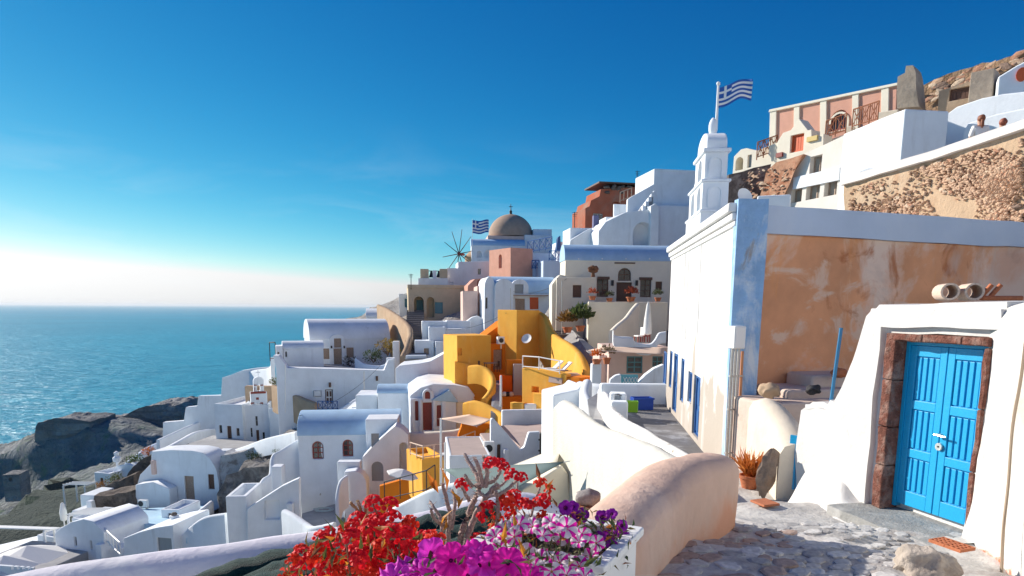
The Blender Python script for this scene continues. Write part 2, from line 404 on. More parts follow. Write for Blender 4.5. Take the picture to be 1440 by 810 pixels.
# ---------------------------------------------------------------- free-standing plaster walls
def wallrun(name, label, pts, t=.3, drop=1.0, mat=None, n=5, cat='wall', parent=None, group=None, arc=4, tilt=0.0, zb=None, ground=False, rough=0.0, drops=None, rows=1, square=False):
    """a wall whose top runs through pts (world points), rounded on top; drop = its height"""
    P = crom([Vector(p) for p in pts], n); m = len(P)
    if drops is not None:
        D = [x.x for x in crom([Vector((q, 0, 0)) for q in drops], n)]
    else: D = [drop]*m
    base = P[0].copy(); base.z = (P[0].z-D[0]) if zb is None else zb
    V = []; L = None
    for i, p in enumerate(P):
        d = P[min(i+1, m-1)]-P[max(i-1, 0)]; d.z = 0; d.normalize(); nn = Vector((-d.y, d.x, 0))
        bz = p.z-D[i] if zb is None else zb
        prof = []
        h = p.z-bz
        if square: prof = [(-t/2, bz), (-t/2, p.z-.02), (-t/2+.03, p.z), (t/2-.03, p.z), (t/2, p.z-.02), (t/2, bz)]
        else:
            rise = min(t*.45, .16)
            prof.append((-t/2-tilt*h, bz))
            for k in range(1, rows): q = k/rows; prof.append((-t/2-tilt*h*(1-q), bz+(h-rise)*q))
            for k in range(arc+1): a = math.pi*(1-k/arc); prof.append((t/2*math.cos(a), p.z-rise+rise*math.sin(a)))
            for k in range(1, rows): q = 1-k/rows; prof.append((t/2+tilt*h*(1-q), bz+(h-rise)*q))
            prof.append((t/2+tilt*h, bz))
        L = len(prof)
        for (a, z) in prof:
            q = p+nn*a; q.z = z
            if rough: q += noise.noise_vector(q*1.3)*rough+noise.noise_vector(q*4.0)*rough*.35
            V.append(q-base)
        if ground: GROUND.append(Vector((p.x, p.y, bz+.05)))
    Fc = []
    for i in range(m-1):
        for k in range(L-1): Fc.append((i*L+k, i*L+k+1, (i+1)*L+k+1, (i+1)*L+k))
        Fc.append((i*L+L-1, i*L, (i+1)*L, (i+1)*L+L-1))
    Fc.append(tuple(range(L))); Fc.append(tuple((m-1)*L+k for k in reversed(range(L))))
    o = mk(name, V, Fc, mat or WHITE, None)
    bm = bmesh.new(); bm.from_mesh(o.data); bmesh.ops.recalc_face_normals(bm, faces=bm.faces); bm.to_mesh(o.data); bm.free()
    o.data.shade_smooth(); o.data.set_sharp_from_angle(angle=R(48))
    o.location = base
    if parent is not None:
        o.parent = parent; o.matrix_parent_inverse = Matrix.Identity(4)
        o.matrix_local = pm(parent).inverted() @ Matrix.Translation(base)
    else: tag(o, label, cat, group)
    return o
def pm(o):
    m = Matrix.Translation(o.location) @ o.rotation_euler.to_matrix().to_4x4()
    return m if o.parent is None else pm(o.parent) @ m
def put(o, parent):
    """make a world-placed object a part of a thing"""
    M = Matrix.Translation(o.location) @ o.rotation_euler.to_matrix().to_4x4()
    o.parent = parent; o.matrix_local = pm(parent).inverted() @ M
    return o
def stairs(name, label, a, b, width, n, mat=None, parent=None, drop=.6, side=None):
    """a flight from the foot a to the head b, every step a piece"""
    a = Vector(a); b = Vector(b); d = b-a; run = Vector((d.x, d.y, 0)); L = run.length; run.normalize(); nn = Vector((-run.y, run.x, 0))
    root = parent or thing(name, label, 'stairs', a)
    Mi = pm(root).inverted()
    for k in range(n):
        bm = bmesh.new(); z1 = d.z*(k+1)/n; z0 = d.z*k/n-drop
        M = Mi @ Matrix.Translation(a) @ Matrix((run.to_4d(), nn.to_4d(), (0, 0, 1, 0), (0, 0, 0, 1))).transposed()
        for r_ in range(3): M[3][r_] = 0
        box(bm, L*k/n, L*(k+1)/n+.01, -width/2, width/2, z0, z1-.002, M)
        finish(obj('step', bm, mat or WHITE, root), .025, 2)
    GROUND.append(a-Vector((0, 0, .6))); GROUND.append(b-Vector((0, 0, .9)))
    return root
def railing(name, label, pts, h=.9, mat=None, every=.9, r=.022, cross=False, parent=None, cat='railing', nbar=0):
    mat = mat or IRON; pts = [Vector(p) for p in pts]
    root = parent or thing(name, label, cat, pts[0]); Mi = pm(root).inverted(); up = Vector((0, 0, h))
    def part(bm, nm): return obj(nm, bm, mat, root)
    bm = bmesh.new(); b2 = bmesh.new(); b3 = bmesh.new()
    for a, b in zip(pts[:-1], pts[1:]):
        bar(bm, Mi @ (a+up), Mi @ (b+up), r*1.2); bar(b2, Mi @ (a+up*.12), Mi @ (b+up*.12), r)
        n = max(1, round((b-a).length/every))
        for k in range(n+1):
            if k == n and b != pts[-1]: continue
            q = a.lerp(b, k/n); pb = bmesh.new(); bar(pb, Mi @ (q-Vector((0, 0, .05))), Mi @ (q+up), r*1.1); part(pb, 'post')
            if k < n:
                q2 = a.lerp(b, (k+1)/n)
                if cross:
                    bar(b3, Mi @ (q+up*.12), Mi @ (q2+up), r*.8); bar(b3, Mi @ (q2+up*.12), Mi @ (q+up), r*.8)
                for j in range(1, nbar+1):
                    e = q.lerp(q2, j/(nbar+1)); bar(b3, Mi @ (e+up*.12), Mi @ (e+up), r*.6, 5)
    part(bm, 'top_rail'); part(b2, 'bottom_rail')
    if len(b3.verts): part(b3, 'lattice')
    else: b3.free()
    return root
# ================================================================ THE SETTING: sea
SEA = -130.0
def sea():
    m, t, b = newmat('sea_water')
    g = N(t, 'ShaderNodeNewGeometry')
    b.inputs['Roughness'].default_value = .38; b.inputs['Specular IOR Level'].default_value = .08
    n0 = N(t, 'ShaderNodeTexNoise', i_Scale=.0012, i_Detail=3.0)
    t.links.new(g.outputs['Position'], n0.inputs['Vector'])
    r = N(t, 'ShaderNodeValToRGB'); r.color_ramp.elements[0].position = .35; r.color_ramp.elements[1].position = .65
    r.color_ramp.elements[0].color = (.0, .27, .40, 1); r.color_ramp.elements[1].color = (.0, .33, .47, 1)
    t.links.new(n0.outputs['Fac'], r.inputs[0]); t.links.new(r.outputs[0], b.inputs['Base Color'])
    def wave(scale, sx, sy, w):
        mp = N(t, 'ShaderNodeMapping'); mp.inputs['Scale'].default_value = (sx, sy, 1); mp.inputs['Rotation'].default_value = (0, 0, R(12))
        t.links.new(g.outputs['Position'], mp.inputs[0])
        n = N(t, 'ShaderNodeTexNoise', i_Scale=scale, i_Detail=6.0, i_Roughness=.62); t.links.new(mp.outputs[0], n.inputs['Vector'])
        mu = N(t, 'ShaderNodeMath', operation='MULTIPLY'); mu.inputs[1].default_value = w; t.links.new(n.outputs['Fac'], mu.inputs[0]); return mu.outputs[0]
    a = wave(.055, .45, 1.0, 1.0); c = wave(.012, .4, 1.0, 2.2)
    ad = N(t, 'ShaderNodeMath', operation='ADD'); t.links.new(a, ad.inputs[0]); t.links.new(c, ad.inputs[1])
    bp = N(t, 'ShaderNodeBump', i_Strength=1.0, i_Distance=9.0); t.links.new(ad.outputs[0], bp.inputs['Height']); t.links.new(bp.outputs[0], b.inputs['Normal'])
    S = 90000.0
    o = mk('sea', [(-S, -3000, 0), (S, -3000, 0), (S, S, 0), (-S, S, 0)], [(0, 1, 2, 3)], m); o.location = (0, 0, SEA); tag(o, kind='structure')
sea()
# headland and the slope under the village: a loft through surveyed rows, roughened
def loft(name, rows, mat, nu=10, nv=10, amp=1.0, ns=.06, kind='structure', skirt=None):
    G = [crom([U(*p) for p in r], nu) for r in rows]
    cols = list(zip(*G)); fine = [crom(list(c), nv) for c in cols]; m = len(fine); L = len(fine[0]); V = []
    for i, c in enumerate(fine):
        for j, p in enumerate(c):
            q = Vector(p); nz = noise.fractal(q*ns, .9, 2.1, 5, noise_basis='PERLIN_ORIGINAL')
            nz2 = noise.noise_vector(q*ns*.7); rg = abs(noise.noise(q*ns*1.6))
            q.z += amp*(nz*1.3-rg*1.4); q += Vector((nz2.x, nz2.y, 0))*amp*.8; V.append(q)
    Fc = [(i*L+j, (i+1)*L+j, (i+1)*L+j+1, i*L+j+1) for i in range(m-1) for j in range(L-1)]
    o = mk(name, V, Fc, mat, None, 60); tag(o, kind=kind); return o
HEAD = plaster('far_cliff', (.27, .29, .30), (.21, .25, .19), .8, .03, 1.0, .25, .35, dist=5.0)  # rock tones lightened and cooled to imitate distance haze
addlayer(HEAD, (.33, .33, .33), .035, .55, .68, .7)
addlayer(HEAD, (.15, .19, .21), .08, .5, .66, .8)
addlayer(HEAD, (.13, .16, .18), .05, .52, .6, .7, (.35, .35, 3.2), (3, 1, 2), .5)
addlayer(HEAD, (.16, .25, .14), .11, .58, .68, .7, (1, 1, 1), (9, 4, 2), .4)
loft('headland', [
    [(-160, 690, 640), (-60, 648, 620), (-4, 640, 600), (40, 640, 600), (120, 640, 600), (200, 640, 600), (300, 640, 600), (420, 640, 600)],
    [(-160, 655, 430), (-60, 640, 420), (-2, 630, 410), (44, 634, 405), (120, 614, 400), (200, 606, 400), (300, 620, 400), (420, 620, 400)],
    [(-160, 660, 370), (-60, 642, 365), (0, 628, 360), (46, 610, 355), (100, 594, 350), (186, 588, 350), (290, 605, 350), (420, 625, 360)],
    [(-160, 672, 330), (-60, 655, 330), (0, 636, 325), (48, 616, 320), (100, 600, 318), (180, 596, 318), (290, 612, 320), (420, 640, 330)],
    [(-160, 735, 315), (-60, 725, 312), (0, 705, 308), (50, 690, 300), (120, 660, 300), (190, 640, 300), (290, 640, 300), (420, 650, 310)],
    [(-160, 775, 250), (-60, 762, 240), (0, 750, 232), (70, 720, 225), (140, 690, 225), (200, 668, 225), (290, 660, 225), (420, 670, 230)],
    [(-160, 830, 185), (-60, 790, 180), (0, 765, 172), (70, 735, 168), (140, 700, 170), (200, 676, 170), (290, 672, 172), (420, 690, 180)],
    [(-160, 930, 150), (-60, 870, 146), (0, 815, 142), (70, 780, 138), (140, 745, 136), (200, 720, 134), (290, 710, 134), (420, 720, 140)],
    [(-160, 1040, 110), (-60, 950, 108), (0, 890, 106), (70, 850, 104), (140, 810, 104), (200, 780, 102), (290, 760, 100), (420, 760, 100)]],
    HEAD, 8, 8, 3.2, .035)
# castle rock on the headland and its low ruined keep, weathered into the cliff
def crag(name, label, pts, dep, d, mat, seed, amp=2.0, cat='rock', sub=5):
    H_ = House(name, label, cat, pts[0][0], max(p[1] for p in pts), d, 0, ground=False)
    q = [H_.uv(*p) for p in pts]; bm = bmesh.new(); prism(bm, q, 0, dep)
    bmesh.ops.triangulate(bm, faces=bm.faces); 
    for _ in range(sub): bmesh.ops.subdivide_edges(bm, edges=[e for e in bm.edges if e.calc_length() > dep*.09], cuts=1, use_grid_fill=True); bmesh.ops.triangulate(bm, faces=bm.faces)
    for v in bm.verts:
        p = v.co*.12+Vector((seed, 0, 0)); v.co += (noise.noise_vector(p)+noise.noise_vector(p*3)*.45+noise.noise_vector(p*8)*.2)*amp
    o = H_.add(bm, mat, 'rock_face', 50); return H_
def blob(bm, c, rx, ry, rz, seed, amp=.25, sub=3, fr=1.0):
    """an uneven boulder"""
    r = bmesh.ops.create_icosphere(bm, subdivisions=sub, radius=1.0)
    for v in r['verts']:
        n = v.co.normalized(); f = 1+amp*noise.noise(n*1.7*fr+Vector((seed, seed, seed)))+amp*.45*noise.noise(n*4.3*fr+Vector((0, seed, 1)))
        v.co = Vector((n.x*rx*f, n.y*ry*f, n.z*rz*f))+Vector(c)
CRG = plaster('castle_rock', (.36, .36, .36), (.27, .28, .29), .8, .06, 1.0, .4, .3, dist=4.0)
addlayer(CRG, (.17, .18, .19), .07, .5, .58, .8, (.3, .3, 3.0), (1, 1, 1), .5)
crag('castle_rock', 'flat-topped dark castle rock standing on the headland above the sea', [(44, 660), (47, 612), (52, 595), (75, 590), (100, 589), (128, 592), (131, 616), (140, 660)], 20, 316, CRG, 3.0, 1.3)
crag('cliff_outcrop', 'long dark rounded outcrop at the end of the headland by the sea', [(120, 625), (130, 596), (178, 590), (186, 578), (205, 571), (228, 568), (246, 570), (256, 582), (268, 625)], 30, 345, CRG, 9.0, 1.8)
k = House('ruined_keep', 'tiny square stone hut ruin on the dark slope of the headland', 'ruin', 3, 685, 222, 12, mat=CRG, soft=.1, ground=False)
k.box(3, 668, 28, 690, 7, sink=4, g=False); k.open(12, 672, 17, 677, 'none', rec=1.0); k.end()

# ================================================================ NEAR: the lane, the chapel, the blue door
ZT = -3.1                                           # the chapel's terrace
K = Vector((3.97, 12.5, 0)); Fp = Vector((4.93, 21.7, 0)); E = Vector((11.55, 15.3, 0)); B4 = Vector((13.2, 23.0, 0))
FACADE = plaster('sunlit_chapel_limewash', (.80, .79, .77), (.70, .68, .65), .3, .6, .3, 8.0, .03, .6)
addlayer(FACADE, (.40, .34, .28), .8, .53, .60, .85, (1, 1, .5), (2.0, .6, 4.0), .9, axis=(2, .6, -3.4))
addlayer(FACADE, (.66, .65, .64), 2.2, .55, .66, .6, (1, 1, .12), (5.0, 1.6, 2.0), .3)
PIER = plaster('peeling_blue_limewash', (.30, .49, .75), (.74, .79, .83), .85, 1.6, .9, 9.0, .1, .7, dist=.05, sharp=(.5, .62))
addlayer(PIER, (.33, .28, .24), .8, .62, .68, .9, (1, 1, .6), (5.0, 1.0, 2.2), .9)
addlayer(PIER, (.74, .76, .78), 1.4, .63, .70, .8, (1, 1, .7), (1.0, 4.0, .2), .9)
OWALL = plaster('ochre_stained_plaster', (.80, .385, .205), (.84, .65, .53), .95, .42, .35, 6.0, .14, .15, dist=.03, sharp=(.46, .57))
addlayer(OWALL, (.78, .58, .45), .9, .55, .63, .8, (1, 1, 1.5), (8, 2, 3), .8)
addlayer(OWALL, (.46, .155, .06), 1.3, .57, .67, .8, (1, 1, .8), (1, 9, 5), .7)
addlayer(OWALL, (.82, .36, .11), 1.7, .57, .68, .5, (1.4, 1.4, .22), (4, 1, 9), .2)
addlayer(OWALL, (.62, .47, .40), .6, .54, .64, .6, (1, 1, 1), (3, 3, 7), .5, axis=(0, 2.0, 13.0))
def wallbox(bm, a, b, t, z0, z1, nx=1, nz=1):
    """an upright slab from a to b (its outer face), t thick to the left of the run"""
    a = Vector((a.x, a.y, 0)); b = Vector((b.x, b.y, 0)); d = (b-a).normalized(); n = Vector((-d.y, d.x, 0))*t
    pts = [a, b, b+n, a+n]
    lo = [bm.verts.new((p.x, p.y, z0)) for p in pts]; hi = [bm.verts.new((p.x, p.y, z1)) for p in pts]
    bm.faces.new(lo[::-1]); bm.faces.new(hi)
    for i in range(4): bm.faces.new((lo[i], lo[(i+1) % 4], hi[(i+1) % 4], hi[i]))
def local(bm, o):
    M = pm(o).inverted()
    for v in bm.verts: v.co = M @ v.co
    return bm
def chapel():
    dirf = (Fp-K).normalized(); yaw = math.atan2(-dirf.y, -dirf.x)     # local x from far end to near end: the front as seen from outside
    H_ = House('chapel', 'sunlit white chapel with tall blue shutters, blue peeling corner and big orange stained end wall', 'chapel', 938, 560, 21.7, math.degrees(yaw), mat=FACADE, soft=.05, ground=False)
    H_.o.location = (Fp.x, Fp.y, ZT); H_.A = H_.o.location.copy(); H_.M = Matrix.Translation(H_.A) @ Matrix.Rotation(H_.yaw, 4, 'Z'); H_.Mi = H_.M.inverted()
    L = (Fp-K).length; top = 4.95
    bm = bmesh.new(); box(bm, 0, L-.22, 0, .42, -2.5, top-.16); H_._new(bm, FACADE, 'facade_wall', .03)
    for (px, py0, py1, kind) in ((934.5, 494, 543, 'w'), (944, 494, 547, 'w'), (951, 498, 583, 'd'), (961, 505, 568, 'w'), (972, 523, 568, 'w'), (982, 529, 618, 'd')):
        u, v1 = H_.uv(px, py0); _, v0 = H_.uv(px, py1); v0 = max(v0, .03)
        wd = .33 if kind == 'w' else .46
        if u+wd > L-.3: wd = L-.35-u
        H_.hole(u-wd, v0, u+wd, v1, False, .10)
        joinery(H_.o, u-wd, v0, u+wd, v1, .10, 'plank' if kind == 'w' else 'door', False, FBLU, None, (1, 1), .07, None)
    H_.end()
    for z0, z1, pr in ((top-.16, top, .16), (top-.30, top-.162, .09), (top-.40, top-.302, .04)):
        bm = bmesh.new(); box(bm, -.1, L-.03, -pr, .42+.02, z0, z1); finish(H_.add(bm, FACADE, 'cornice'), .03, 2)
    # thin vertical conduits down the facade
    for u in (3.1, 3.7, 5.6): bm = bmesh.new(); bar(bm, (u, -.015, 1.9+u*.1), (u, -.015, top-.4), .014); H_.add(bm, FWHT, 'conduit')
    # blue corner pier: the wall's end, seen against the light
    d2 = (E-K).normalized()
    bm = bmesh.new(); box(bm, L-.21, L+.10, -.012, .50, -2.5, top+.05)
    bmesh.ops.subdivide_edges(bm, edges=bm.edges[:], cuts=7, use_grid_fill=True)
    for v in bm.verts: v.co += noise.noise_vector(v.co*1.6)*.03+noise.noise_vector(v.co*5)*.008
    H_.add(bm, PIER, 'corner_pier', 50)
    bm = bmesh.new(); wallbox(bm, K+d2*.42+dirf*.02, E, .5, ZT-2.5, ZT+top-.5); local(bm, H_.o); 
    bmesh.ops.subdivide_edges(bm, edges=bm.edges[:], cuts=13, use_grid_fill=True)
    for v in bm.verts: v.co += noise.noise_vector(v.co*.7)*.05
    H_.add(bm, OWALL, 'end_wall', 50)
    bm = bmesh.new(); wallbox(bm, K+d2*.56-dirf*.05, E+d2*.2-dirf*.07, .62, ZT+top-.52, ZT+top-.02); local(bm, H_.o)
    bmesh.ops.subdivide_edges(bm, edges=bm.edges[:], cuts=11, use_grid_fill=True)
    for v in bm.verts: v.co += noise.noise_vector(v.co*.8)*.035
    H_.add(bm, BLUEW, 'coping', 50)
    bm = bmesh.new(); vv = [bm.verts.new(H_.Mi @ Vector((p.x, p.y, ZT+top-.35))) for p in (K+Vector((.3, .3, 0)), E+Vector((0, .3, 0)), B4, Fp+Vector((.3, 0, 0)))]; bm.faces.new(vv)
    ex = bmesh.ops.extrude_face_region(bm, geom=bm.faces[:]); bmesh.ops.translate(bm, verts=[v for v in ex['geom'] if isinstance(v, bmesh.types.BMVert)], vec=(0, 0, -.3))
    H_.add(bm, WHITE, 'roof')
    bm = bmesh.new(); wallbox(bm, E+Vector((-.2, .3, 0)), B4, .4, ZT-2, ZT+top-.4); wallbox(bm, B4, Fp+Vector((.2, 0, 0)), .4, ZT-2, ZT+top-.4); local(bm, H_.o); H_.add(bm, WHITE, 'rear_wall')
    return H_
CH = chapel()
GROUND += [Vector((6, 17, -3.6)), Vector((9, 18, -3.6)), Vector((11, 21, -3.4))]
# bell gable on the chapel roof, edge-on: tiers with scrolls and arches, cross and flagstaff
def bell_gable():
    dirf = (Fp-K).normalized(); yaw = math.atan2(-dirf.y, -dirf.x)
    base = U(994, 330, 17.6); base.z = ZT+4.55
    o = thing('bell_gable', 'white scrolled bell gable on the chapel roof carrying a flagstaff', 'bell tower', base, yaw)
    o.scale = (.80, .80, .745)
    NE = {2.0: 1.30, 1.7: 1.22, 1.45: 1.12, .75: 1.02, 2.05: 1.36, 1.78: 1.28, 1.55: 1.2, .86: 1.14}
    def tier(w0, z0, z1, t, arch=None, soft=.03):
        bm = bmesh.new(); box(bm, -w0, NE[w0], -t/2, t/2, z0, z1); q = obj('tier', bm, WHITE, o)
        if arch:
            cb = bmesh.new()
            for c in arch: prism(cb, archpoly(c[0]-c[1], c[2], c[0]+c[1], c[3], True), -2, 2)
            boolean(q, [cb])
        finish(q, soft, 2)
    def mould(w0, z, t, h=.09): bm = bmesh.new(); box(bm, -w0, NE[w0], -t/2, t/2, z, z+h); finish(obj('moulding', bm, WHITE, o), .03, 2)
    tier(2.0, -.3, .62, .86); mould(2.05, .60, .92, .07)
    tier(1.7, .66, 1.06, .84); mould(1.78, 1.05, .90)
    tier(1.45, 1.13, 2.0, .76, [(-.72, .34, 1.2, 1.92), (.45, .34, 1.2, 1.92)]); mould(1.55, 1.99, .86)
    tier(.75, 2.07, 2.92, .66, [(.13, .36, 2.16, 2.84)]); mould(.86, 2.90, .80, .12)
    bm = bmesh.new(); n = 10
    prism(bm, [(-.66, 3.0), (1.0, 3.0)]+[(.17+.83*math.cos(math.pi*k/n), 3.22+.42*math.sin(math.pi*k/n)) for k in range(n+1)], -.30, .30); finish(obj('crown', bm, WHITE, o), .05, 2)
    bm = bmesh.new(); blob(bm, (.17, 0, 3.85), .13, .13, .32, 2.0, .06); obj('finial', bm, WHITE, o, 60)
    # volutes on both shoulders of the two lower tiers: bulging scroll outlines
    for sx in (-1,):
        for (x0, z0, hh, ww) in ((1.45, 1.12, .95, .65), (.75, 2.07, .8, .55), (1.7, .62, .45, .4)):
            out = [(x0-.02, z0), (x0+ww, z0)]
            for k in range(13):
                q = k/12; out.append((x0+ww*(1-q)**1.3+.11*math.sin(q*math.pi*3), z0+hh*q))
            bm = bmesh.new(); prism(bm, [(sx*a, b) for a, b in out], -.29, .29); finish(obj('scroll', bm, WHITE, o), .04, 2)
    # blind arch on the narrow side, proud of it
    for (z0, z1, w_) in ((1.22, 1.9, 1.12), (2.15, 2.8, 1.02)):
        for sx in (1,):
            bm = bmesh.new(); P = archpoly(-.22, z0, .22, z1, True); Q = archpoly(-.15, z0, .15, z1-.07, True)
            for a, b, c, e in zip(P, P[1:]+P[:1], Q[1:]+Q[:1], Q):
                if a[1] == b[1] == z0: continue
                x1 = sx*(w_+.035); x2 = sx*(w_-.02)
                f = [bm.verts.new((x1, p[0], p[1])) for p in (a, b, c, e)]; bm.faces.new(f)
                g_ = [bm.verts.new((x2, p[0], p[1])) for p in (a, b)]; bm.faces.new((f[0], f[1], g_[1], g_[0]))
                g_ = [bm.verts.new((x2, p[0], p[1])) for p in (c, e)]; bm.faces.new((f[2], f[3], g_[1], g_[0]))
            obj('blind_arch', bm, WHITE, o)
    return o
BG = bell_gable()
def flag(name, label, foot, height, fw, fh, yaw, seed, poleto=None):
    o = thing(name, label, 'flag', foot, yaw)
    bm = bmesh.new(); bar(bm, (0, 0, -.1), (0, 0, height), .035, 8, .025); obj('flagpole', bm, FWHT, o)
    bm = bmesh.new(); blob(bm, (0, 0, height+.04), .05, .05, .05, 1, 0, 2); obj('finial', bm, FWHT, o)
    nx, nz = 27, 18; V = []; Fc = []; mi = []
    for i in range(nx+1):
        for j in range(nz+1):
            u = i/nx; v = j/nz; a = u*u
            V.append((.03+u*fw*.93, fw*.12*math.sin(u*7+v*1.2+seed)*(.25+u), height-.05-fh*(1-v)-fw*.10*math.sin(u*5.5+seed)*u+fw*(.22)*u*(1 if seed < 5 else -.15)))
    for i in range(nx):
        for j in range(nz):
            Fc.append((i*(nz+1)+j, (i+1)*(nz+1)+j, (i+1)*(nz+1)+j+1, i*(nz+1)+j+1))
            st = (nz-1-j)//2; blue = st % 2 == 0
            if i < 10 and st < 5: blue = not (i in (4, 5) or st == 2)
            mi.append(0 if blue else 1)
    me = bpy.data.meshes.new('banner'); me.from_pydata(V, [], Fc); me.materials.append(MAT['flag_blue']); me.materials.append(CLOTHW)
    for p, k in zip(me.polygons, mi): p.material_index = k
    me.shade_smooth(); q = link(bpy.data.objects.new('banner', me), o)
    s_ = q.modifiers.new('t', 'SOLIDIFY'); s_.thickness = .006
    return o
plain('flag_blue', (.02, .10, .38), .8)
fp = BG.location+Vector((.1, 0, 2.95)); tp = U(1010, 120, fp.y)
flag('flag', 'waving blue and white striped flag on the bell gable top', fp, max(.9, tp.z-fp.z), .82, .46, R(-12), 1.2)

# --- chapel terrace with its curved parapets
def sheet(name, pts, th, mat, parent=None, kind=None):
    """a flat slab through world points (its top), th thick"""
    bm = bmesh.new(); c = Vector(pts[0]); vv = [bm.verts.new(Vector(p)-c) for p in pts]; f = bm.faces.new(vv)
    if f.normal.z < 0: f.normal_flip()
    bm.normal_update()
    ex = bmesh.ops.extrude_face_region(bm, geom=[f]); bmesh.ops.translate(bm, verts=[v for v in ex['geom'] if isinstance(v, bmesh.types.BMVert)], vec=(0, 0, -th))
    o = obj(name, bm, mat); o.location = c
    if kind:
        o['kind'] = kind; P_ = [Vector(p) for p in pts]; m_ = sum(P_, Vector())/len(P_)
        if m_.y > 24: GROUND.extend([p.lerp(m_, k)-Vector((0, 0, th+.1)) for p in P_ for k in (0, .35, .7)]+[a.lerp(b, .5)-Vector((0, 0, th+.1)) for a, b in zip(P_, P_[1:]+P_[:1])])
    if parent: put(o, parent)
    return o
TFLOOR = plaster('worn_terrace_floor', (.20, .195, .20), (.50, .51, .53), .75, .8, .4, 9.0, .15, 0, sharp=(.52, .66))
t1 = [Z(846, 548, ZT), Z(858, 580, ZT), Z(893, 615, ZT), Z(1000, 676, ZT), Vector((4.2, 12.6, ZT)), Vector((5.0, 21.8, ZT))]
sheet('terrace', t1, 1.2, TFLOOR, kind='structure')
GROUND += [Vector((p.x, p.y, ZT-1.4)) for p in t1]
zp = ZT+.42
wallrun('parapet', 'low curved white parapet with worn top along the chapel terrace', [Z(846, 545, zp), Z(856, 560, zp), Z(862, 576, zp), Z(885, 592, zp), Z(930, 618, zp), Z(985, 650, zp), Z(1010, 664, zp)], .26, 2.2, plaster('worn_parapet', (.78, .77, .74), (.30, .24, .19), .9, 1.6, .5, 9, .05, sharp=(.60, .66)), 6, ground=True, rough=.03)
q = House('terrace_end_wall', 'low white wall closing the far end of the chapel terrace', 'wall', 846, 556, 21.9, 3)
q.box(846, 540, 940, 556, .35, sink=2); q.end()
q = House('stepped_gate_pier', 'small white stepped pier with a niche on the chapel terrace parapet', 'pier', 858, 580, 19.0, -6, soft=.06)
q.box(858, 554, 881, 576, .5, sink=1.5); q.open(864, 556, 873, 564, 'none', True, rec=.3); q.box(859, 565, 883, 590, .35, off=-.4, sink=1); q.end()
for (nm, lb, px, py, w_, h_, d_, m_) in (('crate', 'royal blue plastic crate on the chapel terrace by the end wall', 892, 556, .62, .38, 20.6, plain('blue_plastic', (.01, .06, .36), .35)),
                                     ('crate', 'lime green plastic crate leaning beside the blue crate', 880, 558, .36, .34, 20.2, plain('green_plastic', (.25, .50, .02), .35))):
    o = thing(nm, lb, 'crate', Vector((U(px, py, d_).x, d_, ZT)), R(8 if w_ > .5 else -14), 'plastic crates on the terrace')
    bm = bmesh.new(); box(bm, 0, w_, 0, w_*.65, .004, h_); c_ = obj('body', bm, m_, o); cb = bmesh.new(); box(cb, .03, w_-.03, .03, w_*.65-.03, .04, h_+.2); boolean(c_, [cb]); finish(c_, .012)
    bm = bmesh.new(); box(bm, -.02, w_+.02, -.02, .015, h_-.06, h_-.003); obj('rim', bm, m_, o)
# lane below the terrace, big sunlit wall beside it
wallrun('lane_wall', 'short white wall bending beside the grey lane beyond the terrace', [U(826, 533, 28), U(822, 548, 26.5), U(826, 562, 24.6), U(829, 585, 22.6)], .4, 3.0, WHITE, 6, ground=True)
wallrun('lane_wall', 'long low white wall behind the lane below the awning house', [U(815, 536, 31), U(835, 539, 30), U(860, 541, 29.5), U(900, 543, 29)], .4, 2.5, WHITE, 6, ground=True)
sheet('lane', [U(826, 562, 24.5), U(842, 552, 27), U(862, 562, 25), U(858, 592, 20), U(850, 610, 18), U(832, 600, 19.5)], 1.0, FLOOR, kind='structure')
NW = plaster('rough_sunlit_render', (.64, .625, .565), (.54, .53, .46), .6, .8, .9, 16.0, .04, .3, dist=.03)
wallrun('garden_wall', 'tall sunlit cream-white rendered wall sweeping down beside the chapel terrace', [U(784, 571, 21.5), U(794, 563, 21), U(808, 570, 19.8), U(838, 594, 16.4), U(870, 607, 14.2), U(905, 620, 12.4), U(945, 641, 10.4), U(975, 664, 9.2)], .30, 6.0, NW, 7, ground=False, rough=.03, rows=4)
# --- ground of the lane in front: one sheet, falling towards the pots
PATH_PTS = [(1.0, 3.0, -1.75), (2.4, 3.4, -1.72), (3.6, 3.6, -1.85), (1.6, 4.6, -1.80), (2.6, 5.0, -1.93), (3.8, 4.9, -2.10), (2.2, 6.2, -2.05), (3.0, 6.6, -2.2), (4.0, 6.4, -2.33),
            (4.6, 6.0, -2.33), (3.2, 8.0, -2.42), (4.0, 8.0, -2.45), (3.3, 9.5, -2.66), (4.0, 9.6, -2.68), (3.5, 11, -2.78), (4.2, 12, -2.85), (3.4, 13, -2.9), (5.5, 4.5, -2.2), (2.2, 8.5, -2.6), (5.6, 8, -2.4), (5.5, 11, -2.7), (7, 12, -2.7), (.5, 1.5, -1.75), (4.5, 2, -1.85)]
def path_z(x, y):
    sw = sz = 0
    for (a, b, c) in PATH_PTS:
        w_ = 1/((x-a)**2+(y-b)**2+.12)**2; sw += w_; sz += w_*c
    return sz/sw
PATHM = plaster('grey_lane_concrete', (.52, .50, .475), (.64, .62, .585), .7, 1.3, .6, 10.0, .14, 0, dist=.05, sharp=(.5, .62))
addlayer(PATHM, (.20, .14, .115), .9, .55, .66, .6, (1, 1, 1), (2, 0, 0))
def lane_edge(y):
    P_ = ((1.4, .6), (3.9, .35), (5.4, 1.25), (6.4, 2.0), (7.2, 2.35), (9.2, 2.6), (11, 2.75), (13.2, 3.3))
    for (a, b), (c, d) in zip(P_[:-1], P_[1:]):
        if a <= y <= c: return b+(d-b)*(y-a)/(c-a)
    return .6
